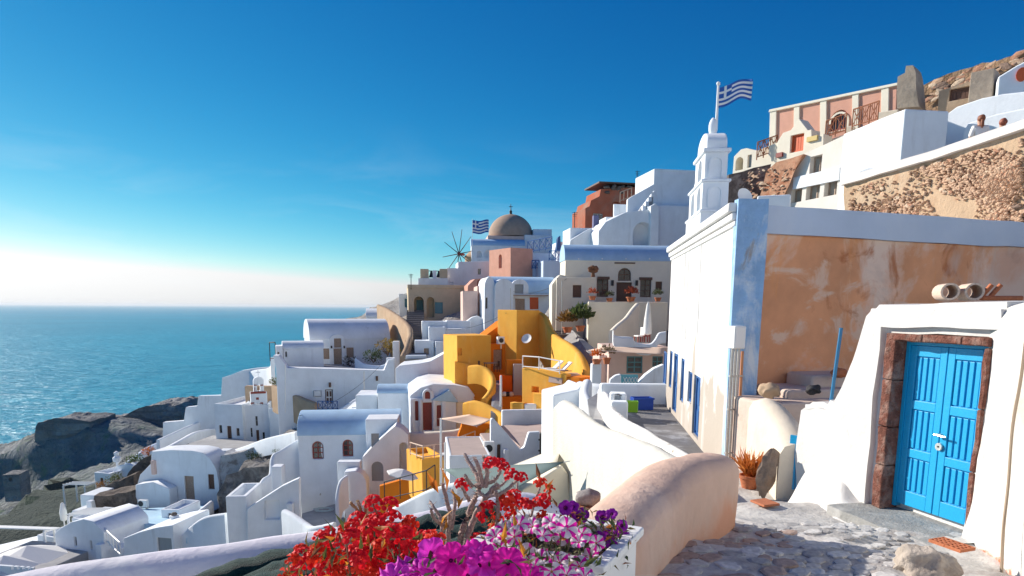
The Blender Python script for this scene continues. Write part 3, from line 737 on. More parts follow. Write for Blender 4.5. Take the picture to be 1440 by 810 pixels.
def lane_sheet():
    nx, ny = 76, 118; V = []; Fc = []; x0, x1, y0, y1 = .6, 7.2, 1.4, 13.2
    for i in range(nx+1):
        for j in range(ny+1):
            x = x0+(x1-x0)*i/nx; y = y0+(y1-y0)*j/ny
            z = path_z(x, y)+.022*noise.noise(Vector((x*3.1, y*3.1, 0)))+.012*noise.noise(Vector((x*8, y*8, 3)))
            V.append((x, y, z))
    def keep(x, y): return x > (lane_edge(y))
    for i in range(nx):
        for j in range(ny):
            if keep(x0+(x1-x0)*(i+1)/nx, y0+(y1-y0)*(j+.5)/ny): Fc.append((i*(ny+1)+j, (i+1)*(ny+1)+j, (i+1)*(ny+1)+j+1, i*(ny+1)+j+1))
    o = mk('cobbled_lane', V, Fc, PATHM, None, 60); tag(o, kind='structure'); return o
LANE = lane_sheet()
def cobbles():
    mats = [plain('cobble_'+n, c, .9, bump=.35, bscale=25, var=.2) for n, c in (('grey', (.46, .45, .44)), ('pale', (.58, .565, .545)), ('brown', (.38, .28, .235)), ('dark', (.34, .33, .325)))]
    proto = []
    for k in range(12):
        bm = bmesh.new(); n = 7; pr = []
        for i in range(n): a = 2*math.pi*i/n+random.uniform(-.25, .25); r_ = random.uniform(.8, 1.12); pr.append((r_*math.cos(a), r_*math.sin(a)))
        lo = [bm.verts.new((x, y, -.5)) for x, y in pr]; mid = [bm.verts.new((x*1.0, y*1.0, .25)) for x, y in pr]; hi = [bm.verts.new((x*.72, y*.72, .5+random.uniform(-.1, .1))) for x, y in pr]
        for A_, B_ in ((lo, mid), (mid, hi)):
            for i in range(n): bm.faces.new((A_[i], A_[(i+1) % n], B_[(i+1) % n], B_[i]))
        bm.faces.new(hi)
        me = bpy.data.meshes.new('cobblestone'); bm.to_mesh(me); bm.free(); me.materials.append(mats[(0, 0, 1, 3, 0, 1, 2, 2, 0, 1, 3, 2)[k]]); proto.append(me)
    cnt = 0; used = []
    tries = 0
    while cnt < 285 and tries < 9000:
        tries += 1
        px = random.uniform(935, 1330); py = random.uniform(738, 818)
        p = ray(px, py); best = None
        d = 3.0
        while d < 10:
            q = p*(d/p.y)
            if q.z < path_z(q.x, q.y): best = q; break
            d += .05
        if best is None or best.x < lane_edge(best.y)+.3: continue
        # keep out from under the door front and the wall
        if best.x > 3.95-.15*(best.y-7.7) and best.y > 5.9: continue
        if any((best.x-a)**2+((best.y-b))**2 < c**2 for a, b, c in used): continue
        brown = px < 1110 and py > 745
        s_ = random.uniform(.055, .10); me = random.choice([proto[6], proto[7], proto[11], proto[3]] if brown and random.random() < .8 else [proto[i] for i in (0, 1, 2, 3, 4, 5, 8, 9, 10)])
        o = bpy.data.objects.new('cobblestone', me); link(o, LANE); o.location = (best.x, best.y, path_z(best.x, best.y)+.003)
        o.scale = (s_*1.25, s_*.9, .022); o.rotation_euler = (random.uniform(-.07, .07), random.uniform(-.07, .07), random.uniform(-.5, .5)+.4)
        used.append((best.x, best.y, s_*1.9)); cnt += 1
cobbles()
# whitewashed kerb line crossing the lane
kp = [Vector((x, y, path_z(x, y)+.035)) for x, y in ((1.75, 6.75), (2.2, 6.5), (2.7, 6.15), (3.1, 5.75), (3.4, 5.3), (3.65, 4.8))]
wallrun('kerb', 'whitewashed low kerb edge crossing the cobbled lane', kp, .16, .22, plaster('worn_whitewash', (.66, .64, .62), (.35, .33, .32), .8, 3, .5, 12, .06), 5, rough=.02)

# --- house with the bright blue door
def door_house():
    yaw = math.degrees(math.atan2(-.962, .273))
    H_ = House('blue_door_house', 'rounded white house with a weathered brown stone surround round its blue double door', 'house', 1243, 712, 7.74, yaw, mat=WHITEN, soft=.10, ground=False)
    face = [(1128, 800), (1116, 700), (1112, 640), (1121, 572), (1130, 565), (1150, 566), (1163, 572), (1178, 545), (1192, 505), (1203, 465), (1211, 440), (1222, 428), (1300, 426), (1418, 424), (1418, 860)]
    q = [H_.uv(*p) for p in face]
    q = [(u, min(v, 2.42)) for u, v in q]; q[0] = (q[0][0], -.8); q[-1] = (q[-1][0], -.8)
    bm = bmesh.new(); prism(bm, q, 0, 1.5); H_._new(bm, WHITEN, 'wall', .11)
    u0 = 0-.22; u1, _ = H_.uv(1362, 610); v1 = 1.93
    H_.hole(u0, -.06, u1+.10, v1+.085, False, .34)
    boolean(H_.body, H_.cuts); H_.cuts = []
    # hand-rounded plaster
    bm = bmesh.new(); bm.from_mesh(H_.body.data); bmesh.ops.bevel(bm, geom=[e for e in bm.edges if len(e.link_faces) == 2 and e.calc_face_angle(0) > R(20)], offset=.075, segments=4, affect='EDGES', clamp_overlap=True)
    bmesh.ops.triangulate(bm, faces=[f for f in bm.faces if len(f.verts) > 4])
    for _ in range(4): bmesh.ops.subdivide_edges(bm, edges=[e for e in bm.edges if e.calc_length() > .32], cuts=1); bmesh.ops.triangulate(bm, faces=[f for f in bm.faces if len(f.verts) > 4])
    for v in bm.verts: v.co += noise.noise_vector(v.co*1.4)*.028+noise.noise_vector(v.co*4)*.007
    bm.to_mesh(H_.body.data); bm.free(); H_.body.data.shade_smooth(); H_.body.data.set_sharp_from_angle(angle=R(60)); H_.body = None
    # brown stone surround: separate dressed blocks
    SUR = plaster('brown_porous_stone', (.23, .095, .07), (.42, .31, .26), .8, 5.0, 1.0, 26.0, .3, dist=.04)
    def block(x0, x1, y0, y1, z0, z1):
        bm = bmesh.new(); box(bm, x0, x1, y0, y1, z0, z1); bmesh.ops.subdivide_edges(bm, edges=bm.edges[:], cuts=3, use_grid_fill=True)
        for v in bm.verts: v.co += noise.noise_vector(v.co*5)*.014
        o = H_.add(bm, SUR, 'surround_stone'); finish(o, .012, 1)
    z = -.05
    for hgt in (.52, .46, .55, .50): block(u0+.004, -.075, .015, .32, z, z+hgt-.008); z += hgt
    x = u0+.004
    for wd in (.5, .47, .45):
        x2 = min(x+wd, u1+.096); block(x, x2-.006, .012, .32, v1, v1+.08); x = x2
    z = -.05
    for hgt in (.7, .65, .62): block(u1+.03, u1+.097, .03, .32, z, z+hgt-.008); z += hgt
    # the door itself: two leaves with panels of upright boards
    W0, W1 = -.07, u1+.03; mid = (W0+W1)/2; y = .20
    dr = H_.add(frame_ring(W0, W1, -.01, v1, .045, y-.02, y+.1), DOORB, 'door_frame')
    for k, (a, b) in enumerate(((W0+.047, mid-.006), (mid+.006, W1-.047))):
        bm = bmesh.new(); box(bm, a, b, y+.022, y+.055, .03, v1-.05); lf = H_.add(bm, DOORB, 'door_leaf')
        st = .085
        def piece(nm, x0, x1, z0, z1, yy): bm = bmesh.new(); box(bm, x0, x1, yy, y+.03, z0, z1); finish(obj(nm, bm, DOORB, lf), .006, 2)
        piece('stile', a, a+st, .03, v1-.05, y-.005); piece('stile', b-st, b, .03, v1-.05, y-.005)
        rails = [.03, .62, 1.16, v1-.05]
        piece('rail', a+st, b-st, .03, .20, y-.003); piece('rail', a+st, b-st, .60, .70, y-.003); piece('rail', a+st, b-st, 1.16, 1.26, y-.003); piece('rail', a+st, b-st, v1-.17, v1-.05, y-.003)
        for z0, z1 in ((.20, .60), (.70, 1.16), (1.26, v1-.17)):
            n = 4; ww = (b-a-2*st)/n
            for i in range(n): piece('board', a+st+ww*i+.012, a+st+ww*(i+1)-.012, z0+.012, z1-.012, y+.006)
    bm = bmesh.new(); prism(bm, [(mid+.02+.042*math.cos(2*math.pi*i/16), .80+.042*math.sin(2*math.pi*i/16)) for i in range(16)], y-.03, y-.002); lk = H_.add(bm, plain('brushed_steel', (.62, .61, .58), .3, .8), 'door_lock', 30)
    bm = bmesh.new(); prism(bm, [(mid+.02+.012*math.cos(2*math.pi*i/8), .80+.012*math.sin(2*math.pi*i/8)) for i in range(8)], y-.033, y-.025); obj('keyhole', bm, IRON, lk)
    bm = bmesh.new(); bar(bm, (mid+.02, y-.06, .93), (mid+.02, y+.0, .93), .018, 8); bar(bm, (mid-.015, y-.065, .93), (mid+.13, y-.065, .925), .011, 8); H_.add(bm, MAT['brushed_steel'], 'door_handle', 40)
    # doorstep and splayed whitewashed foot
    bm = bmesh.new(); box(bm, -.34, u1+.15, -.50, .33, -.35, -.045); bmesh.ops.subdivide_edges(bm, edges=bm.edges[:], cuts=5, use_grid_fill=True)
    for v in bm.verts: v.co += noise.noise_vector(v.co*2.5)*.02
    H_.add(bm, plaster('doorstep_grey', (.33, .33, .32), (.55, .54, .52), .6, 3, .6, 20, .12), 'doorstep', 45)
    bm = bmesh.new(); nu, ny_ = 40, 14; G_ = []
    for i in range(nu+1):
        row = []
        for j in range(ny_+1):
            u = -1.35+(u1+1.6)*i/nu; dd = .34+.30*max(0, min(1, (u+.7)/.5))*max(0, min(1, (u1+.55-u)/.4)); yy = .06-(dd+.06)*j/ny_
            wp = H_.M @ Vector((u, yy, 0)); pz = path_z(wp.x, wp.y)-H_.A.z
            tq = max(0, min(1, (-.30-u)/.45))+max(0, min(1, (u-u1-.12)/.4)); top = -.062+.20*tq*tq*(3-2*tq); q_ = (1-j/ny_); q_ = min(1, q_*(1.9-.9*min(1, tq))); sm = q_*q_*(3-2*q_)
            row.append(bm.verts.new((u, yy, pz-.03+(max(top, pz)-pz+.03)*sm)))
        G_.append(row)
    for i in range(nu):
        for j in range(ny_): bm.faces.new((G_[i][j], G_[i+1][j], G_[i+1][j+1], G_[i][j+1]))
    for v in bm.verts: v.co.z += noise.noise(v.co*5)*.014
    H_.add(bm, WHITEN, 'splayed_foot', 70)
    return H_
def frame_ring(x0, x1, z0, z1, f, y0, y1):
    bm = bmesh.new(); box(bm, x0, x0+f, y0, y1, z0, z1); box(bm, x1-f, x1, y0, y1, z0, z1); box(bm, x0+f+.001, x1-f-.001, y0, y1, z1-f, z1); return bm
DH = door_house()
# wall continuing towards us on the right, with cable
RW = plaster('whitewash_over_stone', (.66, .65, .62), (.52, .45, .37), .7, 1.2, .6, 10, .04, .3, sharp=(.55, .68))
addlayer(RW, (.62, .12, .035), 1.3, .60, .66, .9, (1, 1, 1), (0, 2, 0), .6, axis=(2, -1.5, -2.9))
wallrun('side_wall', 'thick whitewashed wall with peeling patches where the house turns towards the lane', [Vector((4.98, 6.75, .02)), Vector((4.90, 6.3, .12)), Vector((4.72, 5.7, .24)), Vector((4.40, 5.0, .3)), Vector((4.20, 4.3, .32)), Vector((4.15, 3.2, .32)), Vector((4.3, 1.4, .34))], .5, 2.9, RW, 6, rough=.05, rows=6, tilt=.02)
bm = bmesh.new(); cp = [U(1445, 455, 5.55), U(1436, 530, 5.6), U(1424, 600, 5.62), U(1418, 680, 5.6), U(1411, 745, 5.55), U(1408, 815, 5.45)]
c0 = cp[0].copy(); tube(bm, [p-c0 for p in crom(cp, 5)], .013, 6); o = obj('cable', bm, plain('weathered_cable', (.36, .27, .19), .7), None, 50); o.location = c0; tag(o, 'thin brownish cable running down the whitewashed side wall', 'cable')
# boulder, clay grid tiles
bm = bmesh.new(); blob(bm, (0, 0, 0), .215, .17, .15, 4.0, .35, 4); o = obj('boulder', bm, plaster('pale_boulder', (.50, .44, .38), (.33, .23, .18), .7, 3, .8, 12, .15, dist=.05), None, 60)
b0 = U(1300, 790, 4.9); o.location = (b0.x, b0.y, path_z(b0.x, b0.y)+.07); tag(o, 'pale grey-brown boulder lying at the foot of the white house', 'boulder')
o = thing('clay_vent_tile', 'flat terracotta vent tiles set in the whitewashed ground by the door', 'tile', U(1338, 768, 5.75), R(-70))
o.location.z = max(o.location.z, path_z(o.location.x, o.location.y)+.012)
for i in range(2):
    for j in range(1):
        bm = bmesh.new(); o.scale = (.62, .62, .8); box(bm, -.24+.245*i, -.005+.245*i, -.15, .15, 0, .035); cb = bmesh.new()
        for a in range(3):
            for c in range(4): box(cb, -.225+.245*i+.075*a, -.17+.245*i+.075*a, -.135+.07*c, -.085+.07*c, .015, .06)
        q = obj('tile', bm, TERRA, o); boolean(q, [cb])
# --- clay-pink sculpted wall in front of us
CLAY = plaster('sun_warmed_clay_plaster', (.68, .48, .38), (.80, .66, .55), .8, .9, .7, 8.0, .07, .6, dist=.03)
addlayer(CLAY, (.66, .29, .16), .8, .50, .66, .7, (1, 1, .5), (1, 5, 0), .4, axis=(2, -1.2, -2.2))
addlayer(CLAY, (.60, .33, .19), .9, .52, .66, .5, (1.6, 1.6, .3), (7, 1, 1), .3)
wallrun('clay_wall', 'sculpted clay-pink plaster wall rising in a swan-neck beside the planter', [U(800, 775, 3.95), U(838, 738, 4.2), U(872, 707, 4.55), U(905, 682, 4.95), U(932, 659, 5.4), U(956, 646, 5.75), U(980, 638, 6.1), U(994, 636, 6.3), U(1002, 638, 6.42)], .52, 2.0, CLAY, 8, rough=.035, rows=8, tilt=.03, arc=8)
# --- whitewashed parapet on the left with red undercoat
PARA = plaster('lavender_shaded_limewash', (.70, .68, .74), (.56, .50, .60), .5, 1.2, .5, 12.0, .06, .3, dist=.02)  # white wall; the lavender is its shade put into the colour
addlayer(PARA, (.33, .12, .085), .9, .52, .60, .95, (1, 1, 1.3), (3, 2, 4), .8, axis=(2, -1.12, -1.62))
addlayer(PARA, (.78, .77, .78), 3.0, .56, .64, .7, (1, 1, 2), (9, 2, 4), .6)
pp = [U(-40, 823, 3.05), U(60, 803, 3.1), U(200, 779, 3.2), U(330, 764, 3.3), U(420, 752, 3.4), U(500, 735, 3.5), U(580, 722, 3.62), U(650, 708, 3.75), U(710, 697, 3.9), U(748, 695, 4.05), U(778, 708, 4.15), U(792, 730, 4.2), U(800, 760, 4.2)]
wallrun('parapet', 'lavender-shaded white foreground parapet with flaking red undercoat beside the flowers', pp, .30, .95, PARA, 7, rough=.025, rows=7, arc=6)
bm = bmesh.new(); blob(bm, (0, 0, 0), .42, .3, .2, 7.0, .2, 4); o = obj('earth_mound', bm, plaster('red_earth', (.36, .14, .085), (.25, .10, .07), .6, 3, .8, 14, .15), None, 60); o.location = U(826, 722, 6.2)-Vector((0, 0, .09)); tag(o, 'rounded red-earth wall cap behind the parapet', 'wall cap')
m0 = o.location.copy()
wallrun('earth_wall', 'low red-brown wall carrying the rounded cap behind the parapet', [m0+Vector((-.5, -.1, -.02)), m0+Vector((0, 0, -.02)), m0+Vector((.5, .15, -.05))], .5, 2.2, MAT['red_earth'], 3, ground=False)
bm = bmesh.new(); blob(bm, (0, 0, 0), .115, .10, .085, 5.0, .25, 3); o = obj('stone', bm, plain('grey_stone', (.27, .24, .23), .9, bump=.5, var=.2), None, 60); o.location = m0+Vector((.0, -.02, .245)); tag(o, 'small round grey stone on the red-earth wall cap', 'stone')
# --- corner by the pipes: steps, low curved wall, blue gate, pole
q = House('stepped_platform', 'low pink and white stepped platform against the orange chapel wall', 'steps', 1078, 622, 11.2, 12, mat=ROSE, soft=.06, ground=False)
SW = plaster('worn_white_pink', (.68, .55, .47), (.55, .36, .27), .6, 1.2, .5, 9, .08)
q.box(1078, 566, 1200, 640, 1.1, off=0, sink=.6, mat=SW, name='step'); q.box(1110, 548, 1215, 570, 1.1, off=.4, sink=.1, mat=SW, name='step'); q.box(1142, 527, 1230, 550, .8, off=.7, sink=.1, mat=SW, name='step'); q.end()
wallrun('curved_wall', 'narrow cream buttress wall curving down behind the clay pot', [U(1072, 560, 10.9), U(1083, 562, 10.5), U(1100, 580, 10.0), U(1112, 602, 9.6), U(1119, 625, 9.3)], .42, 2.2, plaster('cream_render_near', (.74, .66, .54), (.60, .48, .36), .4, 1, .4, 9, .05), 6, rough=.03, rows=5)
o = thing('garden_gate', 'narrow bright blue boarded gate between cream wall and white house', 'gate', U(1106, 690, 9.35), R(-40))
for i in range(3): bm = bmesh.new(); box(bm, .11*i, .11*i+.10, 0, .03, .03, .80); obj('board', bm, DOORB, o)
for z in (.15, .62): bm = bmesh.new(); box(bm, -.02, .34, .03, .06, z, z+.07); obj('batten', bm, DOORB, o)
bm = bmesh.new(); box(bm, -.10, .04, -.02, 0, .5, .53); obj('latch', bm, IRON, o)
bm = bmesh.new(); a = U(1167, 566, 9.6); b = U(1183, 461, 9.6); bar(bm, (0, 0, -.25), b-a, .026, 8); o = obj('pole', bm, plain('blue_metal_pole', (.02, .16, .33), .4), None, 50); o.location = a; tag(o, 'leaning dark blue metal pole beside the stepped platform', 'pole')
for (lb, px, py, d_, s_, m_, sd) in (('dark rounded stone resting on the stepped platform', 1144, 548, 11.4, .11, plain('black_stone', (.03, .03, .035), .8), 1), ('tan wedge-shaped stone at the corner of the platform', 1082, 549, 11.5, .17, TAN, 2), ('reddish flat stone on the highest platform step', 1180, 524, 12.0, .13, TERRA, 3)):
    bm = bmesh.new(); blob(bm, (0, 0, 0), s_*1.1, s_*.8, s_*.75, sd, .35, 3); o = obj('stone', bm, m_, None, 60); o.location = U(px, py, d_); tag(o, lb, 'stone')
# leaning slab of stone and terracotta tile
bm = bmesh.new(); blob(bm, (0, 0, 0), .14, .06, .36, 6, .45, 3, 1.3); o = obj('stone_slab', bm, plaster('grey_brown_slab', (.27, .21, .17), (.36, .22, .14), .7, 4, 1, 14, .2), None, 50); o.location = U(1079, 664, 9.35); o.rotation_euler = (.1, .12, .2); tag(o, 'tall grey-brown stone slab leaning on the cream wall behind the pot', 'stone')
o = thing('roof_tile', 'loose square terracotta tile lying on the lane below the pot', 'tile', U(1075, 716, 8.2), R(20)); o.location.z = path_z(o.location.x, o.location.y)+.03
bm = bmesh.new(); box(bm, -.12, .12, -.13, .13, 0, .03); finish(obj('slab', bm, TERRA, o), .008)
# meter box, pipes down the blue corner
o = thing('meter_box', 'white electrical meter box with metal pipes on the blue chapel corner', 'meter box', U(1032, 490, 12.2), math.atan2((E-K).y, (E-K).x))
bm = bmesh.new(); box(bm, -.12, .12, -.16, .05, 0, .40); finish(obj('box', bm, FWHT, o), .02); bm = bmesh.new(); box(bm, -.105, .105, -.168, -.155, .02, .38); finish(obj('lid', bm, FWHT, o), .004)
for i, x in enumerate((-.07, 0, .07)): bm = bmesh.new(); bar(bm, (x, -.05, -2.45), (x, -.05, .03), .024, 8); obj('pipe', bm, STEEL, o, 50)
bm = bmesh.new(); tube(bm, [(.15, -.05, -.05), (.16, -.05, -1.4), (.13, -.05, -1.5), (.13, -.05, -1.8)], .028, 8); obj('pipe', bm, plain('orange_pipe', (.56, .24, .11), .6), o, 50)
bm = bmesh.new(); box(bm, .08, .25, -.12, .0, -1.72, -1.55); finish(obj('junction_box', bm, FWHT, o), .012)
for z in (-.5, -1.1, -1.9): bm = bmesh.new(); box(bm, -.11, .19, -.08, -.03, z, z+.025); obj('clip', bm, STEEL, o)
# terracotta pipes on the flat roof of the blue door house
for lb, px, mm in (('pair of whitewashed clay pipes lying on the roof of the white house', 1335, 0), ('terracotta ridge pieces stacked on the roof of the white house', 1392, 1)):
    o = thing('clay_pipe', lb, 'pipe', U(px, 424, 8.9), R(-20)); o.location.z = DH.A.z+2.40
    if mm == 0:
        for x in (0, .27):
            bm = bmesh.new(); lathe(bm, [(.085, 0), (.11, 0), (.11, .5), (.085, .5), (.085, 0)], 16, Matrix.Translation((x, 0, .11)) @ Matrix.Rotation(R(-90), 4, 'X')); obj('pipe', bm, plain('chalky_clay%d' % int(x*100), (.62, .48, .38), .9, var=.2), o, 40)
    else:
        for i, x in enumerate((-.1, .0)):
            bm = bmesh.new(); bar(bm, (x, 0, .05), (x+.10, 0, .20), .03, 8); obj('ridge_tile', bm, TERRA, o, 50)
        bm = bmesh.new(); box(bm, -.1, .35, -.05, .1, .0, .06); finish(obj('ridge_tile', bm, TERRA, o), .02)
# ================================================================ THE VILLAGE
# ---- white house with the two oxblood arched windows
h = House('arched_window_house', 'tall white house with two oxblood arched windows and a pale blue barrel roof', 'house', 419, 716, 50, 8)
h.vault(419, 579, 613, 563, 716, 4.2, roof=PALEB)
h.open(438.5, 621, 455, 646, arch=True, mat=FRED, bars=(1, 2)); h.open(481.5, 618.5, 496.5, 642, arch=True, mat=FRED, bars=(1, 2)); h.end()
bm = bmesh.new(); bar(bm, (1.7, -.12, 1.1), (1.7, .1, 1.15), .06, 8); h.add(bm, STEEL, 'drain_spout', 50)
h = House('stair_house', 'white block with a slanting stair wall over a small arched cellar door', 'house', 511, 690, 47.5, 6)
h.poly([(511, 690), (510, 643), (530, 622), (545, 608), (556, 599), (566, 604), (574, 612), (576, 690)], 1.8, sink=2, g=True)
h.open(522, 649, 539, 677, 'plank', True, mat=FGRY); h.open(561, 622, 573, 672, 'none', True, rec=1.2); h.end()
h.box(514, 590, 560, 650, 3.5, off=1.9); h.open(521.5, 610, 533, 631, 'door', mat=FGRY); h.end()
h = House('curved_buttress', 'small white buttress with a rounded shoulder below the stair house', 'wall', 483, 712, 45, 4)
h.poly([(483, 712), (484, 664), (500, 662), (510, 667), (516, 677), (517, 712)], 1.2, sink=1.5, g=True); h.box(474, 650, 507, 670, .8, off=1.3); h.end()
wallrun('stair_parapet', 'thin white curving parapet of the steps by the arched window house', [U(488, 668, 44.6), U(479, 675, 44.2), U(475, 690, 43.8), U(474, 706, 43.5)], .25, 2.2, WHITE, 5)
sheet('courtyard', [Z(425, 722, -14.95), Z(480, 706, -14.95), Z(560, 690, -14.95), Z(620, 700, -14.95), Z(560, 760, -14.95), Z(420, 770, -14.95)], .5, FLOOR, kind='structure')
GROUND += [Z(425, 722, -15.6), Z(480, 706, -15.6), Z(600, 700, -15.6), Z(500, 750, -15.6)]
for i in range(3):
    bm = bmesh.new(); c_ = Z(455, 718, -14.9); pts = [(math.cos(a*.55+i)*(.5+.12*i+.07*math.sin(a*2)), math.sin(a*.55+i)*.45, .03+.03*(a % 5)) for a in range(22)]
    tube(bm, pts, .02, 5)
    if i == 0: hose = thing('garden_hose', 'pale loosely coiled hose on the courtyard floor', 'hose', c_)
    obj('coil', bm, plain('pale_hose%d' % i, (.5, .6, .62), .5), hose, 60)
# ---- notched white block and stair ramp in front of it
h = House('notched_block', 'stepped white block with a slanting stair parapet and open roof pit', 'house', 317, 775, 43.5, 5)
h.box(317, 698, 349, 770, 3.6, parapet=1.0, pt=.3); h.end()
h.poly([(345, 775), (347, 716), (352, 712), (372, 699), (397, 683), (412, 676), (421, 672), (421, 775)], .5, off=-.4, sink=2, g=True); h.open(371, 704, 393, 731, 'none', rec=.35, off=-.4); h.end()
h.box(381, 657, 397, 700, 1.0, off=2.2); h.box(402, 708, 412, 730, .4, off=-.9, sink=1); h.end()
wallrun('stair_parapet', 'wavy white parapet climbing behind the notched block', [U(352, 691, 47), U(362, 685, 47.4), U(371, 672, 48), U(381, 664, 48.4), U(384, 640, 49.5), U(396, 632, 50), U(419, 618, 51)], .35, 3.5, WHITE, 6)
wallrun('yard_wall', 'low white wall with a flat end below the courtyard', [U(400, 716, 40.5), U(415, 724, 39.6), U(432, 736, 38.6), U(442, 740, 38), U(470, 734, 37.6)], .45, 3.0, WHITE, 3, ground=True)
# ---- vault end house, lower left
h = House('vault_end_house', 'worn white cave house with a rounded end wall, wooden door and square hatch', 'house', 186, 714, 62, -8)
h.poly([(186, 714), (190, 690), (197, 668), (212, 652), (213, 635), (240, 633), (270, 634), (285, 637), (296, 646), (304, 660), (308, 680), (309, 714)], 2.6, sink=5, g=True)
h.open(259, 669, 273, 702, 'door', mat=FTAN); h.open(292, 667, 301, 688, 'plank', mat=FBRN); h.end()
h.poly([(188, 714), (190, 682), (215, 678), (238, 688), (240, 714)], 1.2, off=-1.3, sink=2); h.box(211, 648, 217, 668, .6, off=-.3, sink=0, mat=ROSE, g=False); h.end()
o = thing('air_conditioner', 'grey outdoor air conditioner unit on the blue-shaded roof below the vault end house', 'air conditioner', U(194, 714, 58), R(-10))
bm = bmesh.new(); box(bm, 0, .85, 0, .35, .08, .68); finish(obj('casing', bm, FWHT, o), .02); bm = bmesh.new(); lathe(bm, [(.25, 0), (.25, .02), (0, .025)], 16, Matrix.Translation((.3, -.001, .38)) @ Matrix.Rotation(R(90), 4, 'X')); obj('fan_grille', bm, IRON, o)
for x in (.08, .72): bm = bmesh.new(); box(bm, x, x+.06, .02, .33, -.3, .085); obj('bracket', bm, STEEL, o)
sheet('roof_terrace', [U(180, 716, 58.5), U(262, 712, 59), U(300, 710, 58), U(262, 742, 50), U(205, 738, 51), U(170, 722, 56)], .5, SKYR, kind='structure')
wallrun('roof_parapet', 'white roof parapet with a small arched hatch above the blue-shaded roof', [U(248, 736, 50), U(266, 727, 52), U(282, 716, 54), U(297, 704, 57)], .35, 2.5, WHITE, 4, ground=True)
wallrun('roof_parapet', 'curved white wall sweeping up beside the small blue-shaded roof', [U(247, 762, 47), U(257, 752, 46.5), U(272, 737, 46), U(290, 726, 45.6), U(318, 721, 45)], .35, 4.0, WHITE, 6, ground=True)
sheet('roof_terrace', [U(246, 742, 49.5), U(285, 728, 52), U(312, 722, 50), U(290, 742, 47), U(262, 757, 46)], .4, SKYR, kind='structure')
o = thing('chimney', 'stubby white chimney with a dark cap beside the blue-shaded roof', 'chimney', U(246, 738, 48.5))
bm = bmesh.new(); lathe(bm, [(.30, -1.2), (.28, .55), (.33, .6), (.33, .72), (.2, .74), (0, .74)], 14); obj('stack', bm, WHITE, o, 40); bm = bmesh.new(); lathe(bm, [(.2, .742), (.22, .86), (.12, .95), (0, .95)], 10); obj('cap', bm, DARKST, o, 40)
h = House('slit_window_house', 'white house with two slit windows under a sunlit shallow barrel roof', 'house', 77, 800, 49, -16)
h.poly([(77, 805), (77, 750), (87, 742), (100, 734), (117, 729), (131, 733), (142, 744), (146, 750), (148, 805)], 4.2, sink=3, g=True)
h.open(103.5, 755, 107, 768, 'window', mat=FGRY, bars=(0, 0)); h.open(125.5, 760, 129, 773, 'window', mat=FGRY, bars=(0, 0)); h.end()
h.box(133, 765, 143, 800, .4, off=-.5); h.box(58, 770, 78, 800, 4, off=.3); h.open(72, 793, 75, 800, 'none'); h.end()
h = House('flat_house', 'white house with a sunlit sloping roof and a grey side door', 'house', 173, 800, 46.5, -12)
h.poly([(173, 805), (173, 757), (195, 748), (220, 742), (243, 739), (245, 805)], 4, sink=3, g=True); h.open(220, 756, 241, 777, 'door', mat=FGRY); h.end()
h.box(150, 770, 172, 805, 5, off=1.2); h.open(158, 748, 167, 768, 'none', rec=.6, off=1.2); h.end()
railing('roof_railing', 'white wooden railing on the steps between slit window house and flat house', [U(146, 757, 48.5), U(155, 768, 47.2), U(170, 782, 45.5)], 1.0, FWHT, .8, .04, nbar=0)
def pergola(label, px0, py0, d0, px1, py1, d1, dep, h_, n, name='pergola'):
    a = U(px0, py0, d0); b = U(px1, py1, d1); o = thing(name, label, 'pergola', a-Vector((0, 0, h_)))
    M = pm(o).inverted(); dd = (b-a); nn = Vector((-dd.y, dd.x, 0)).normalized()*dep
    for p in (a, b, a+nn, b+nn): bm = bmesh.new(); q = M @ p; box(bm, q.x-.07, q.x+.07, q.y-.07, q.y+.07, q.z-h_-1.5, q.z); obj('post', bm, FWHT, o)
    for p, e in ((a, b), (a+nn, b+nn)): bm = bmesh.new(); bar(bm, M @ p, M @ e, .08, 4); obj('beam', bm, FWHT, o)
    for k in range(n): bm = bmesh.new(); p = a.lerp(b, (k+.5)/n)+Vector((0, 0, .12)); bar(bm, M @ (p-nn*.1), M @ (p+nn*1.1), .06, 4); obj('slat', bm, FWHT, o)
    return o
pergola('white slatted pergola on the terrace beside the slit window house', 62, 747, 50, 76, 744, 51, 5.0, 2.4, 7)
pergola('white slatted pergola shading the steps behind the flat house', 143, 726, 52, 172, 716, 55, 2.6, 2.3, 8)
pergola('tiny white pergola with thick posts below the dark rock terraces', 119, 684, 72, 136, 679, 74, 2.4, 2.3, 4)
for (lb, px, py, d_, r_, hh) in (('big open white parasol over the restaurant terrace', 38, 768, 47, 2.6, 2.3), ('flat white parasol beside the big open one', 5, 782, 45, 2.2, 2.2)):
    p = U(px, py, d_); o = thing('parasol', lb, 'parasol', p-Vector((0, 0, hh+.8)), .3, 'open parasols on the restaurant terrace')
    bm = bmesh.new(); bar(bm, (0, 0, -2.0), (0, 0, hh+.7), .04, 8); obj('pole', bm, FWHT, o)
    bm = bmesh.new(); top = bm.verts.new((0, 0, hh+.85)); n = 8; rim = [bm.verts.new((r_*math.cos(2*math.pi*k/n), r_*math.sin(2*math.pi*k/n), hh)) for k in range(n)]; low = [bm.verts.new((v.co.x, v.co.y, hh-.2)) for v in rim]
    for k in range(n): bm.faces.new((top, rim[k], rim[(k+1) % n])); bm.faces.new((rim[k], low[k], low[(k+1) % n], rim[(k+1) % n]))
    obj('canopy', bm, CLOTHW, o)
h = House('restaurant_terrace', 'white restaurant terrace with a pierced balustrade at the foot of the village', 'terrace', 0, 806, 44, -10)
h.box(-60, 800, 48, 815, 6, sink=6, mat=FLOOR); h.box(-30, 793, 46, 806, .2, off=-.25, sink=.2, g=False)
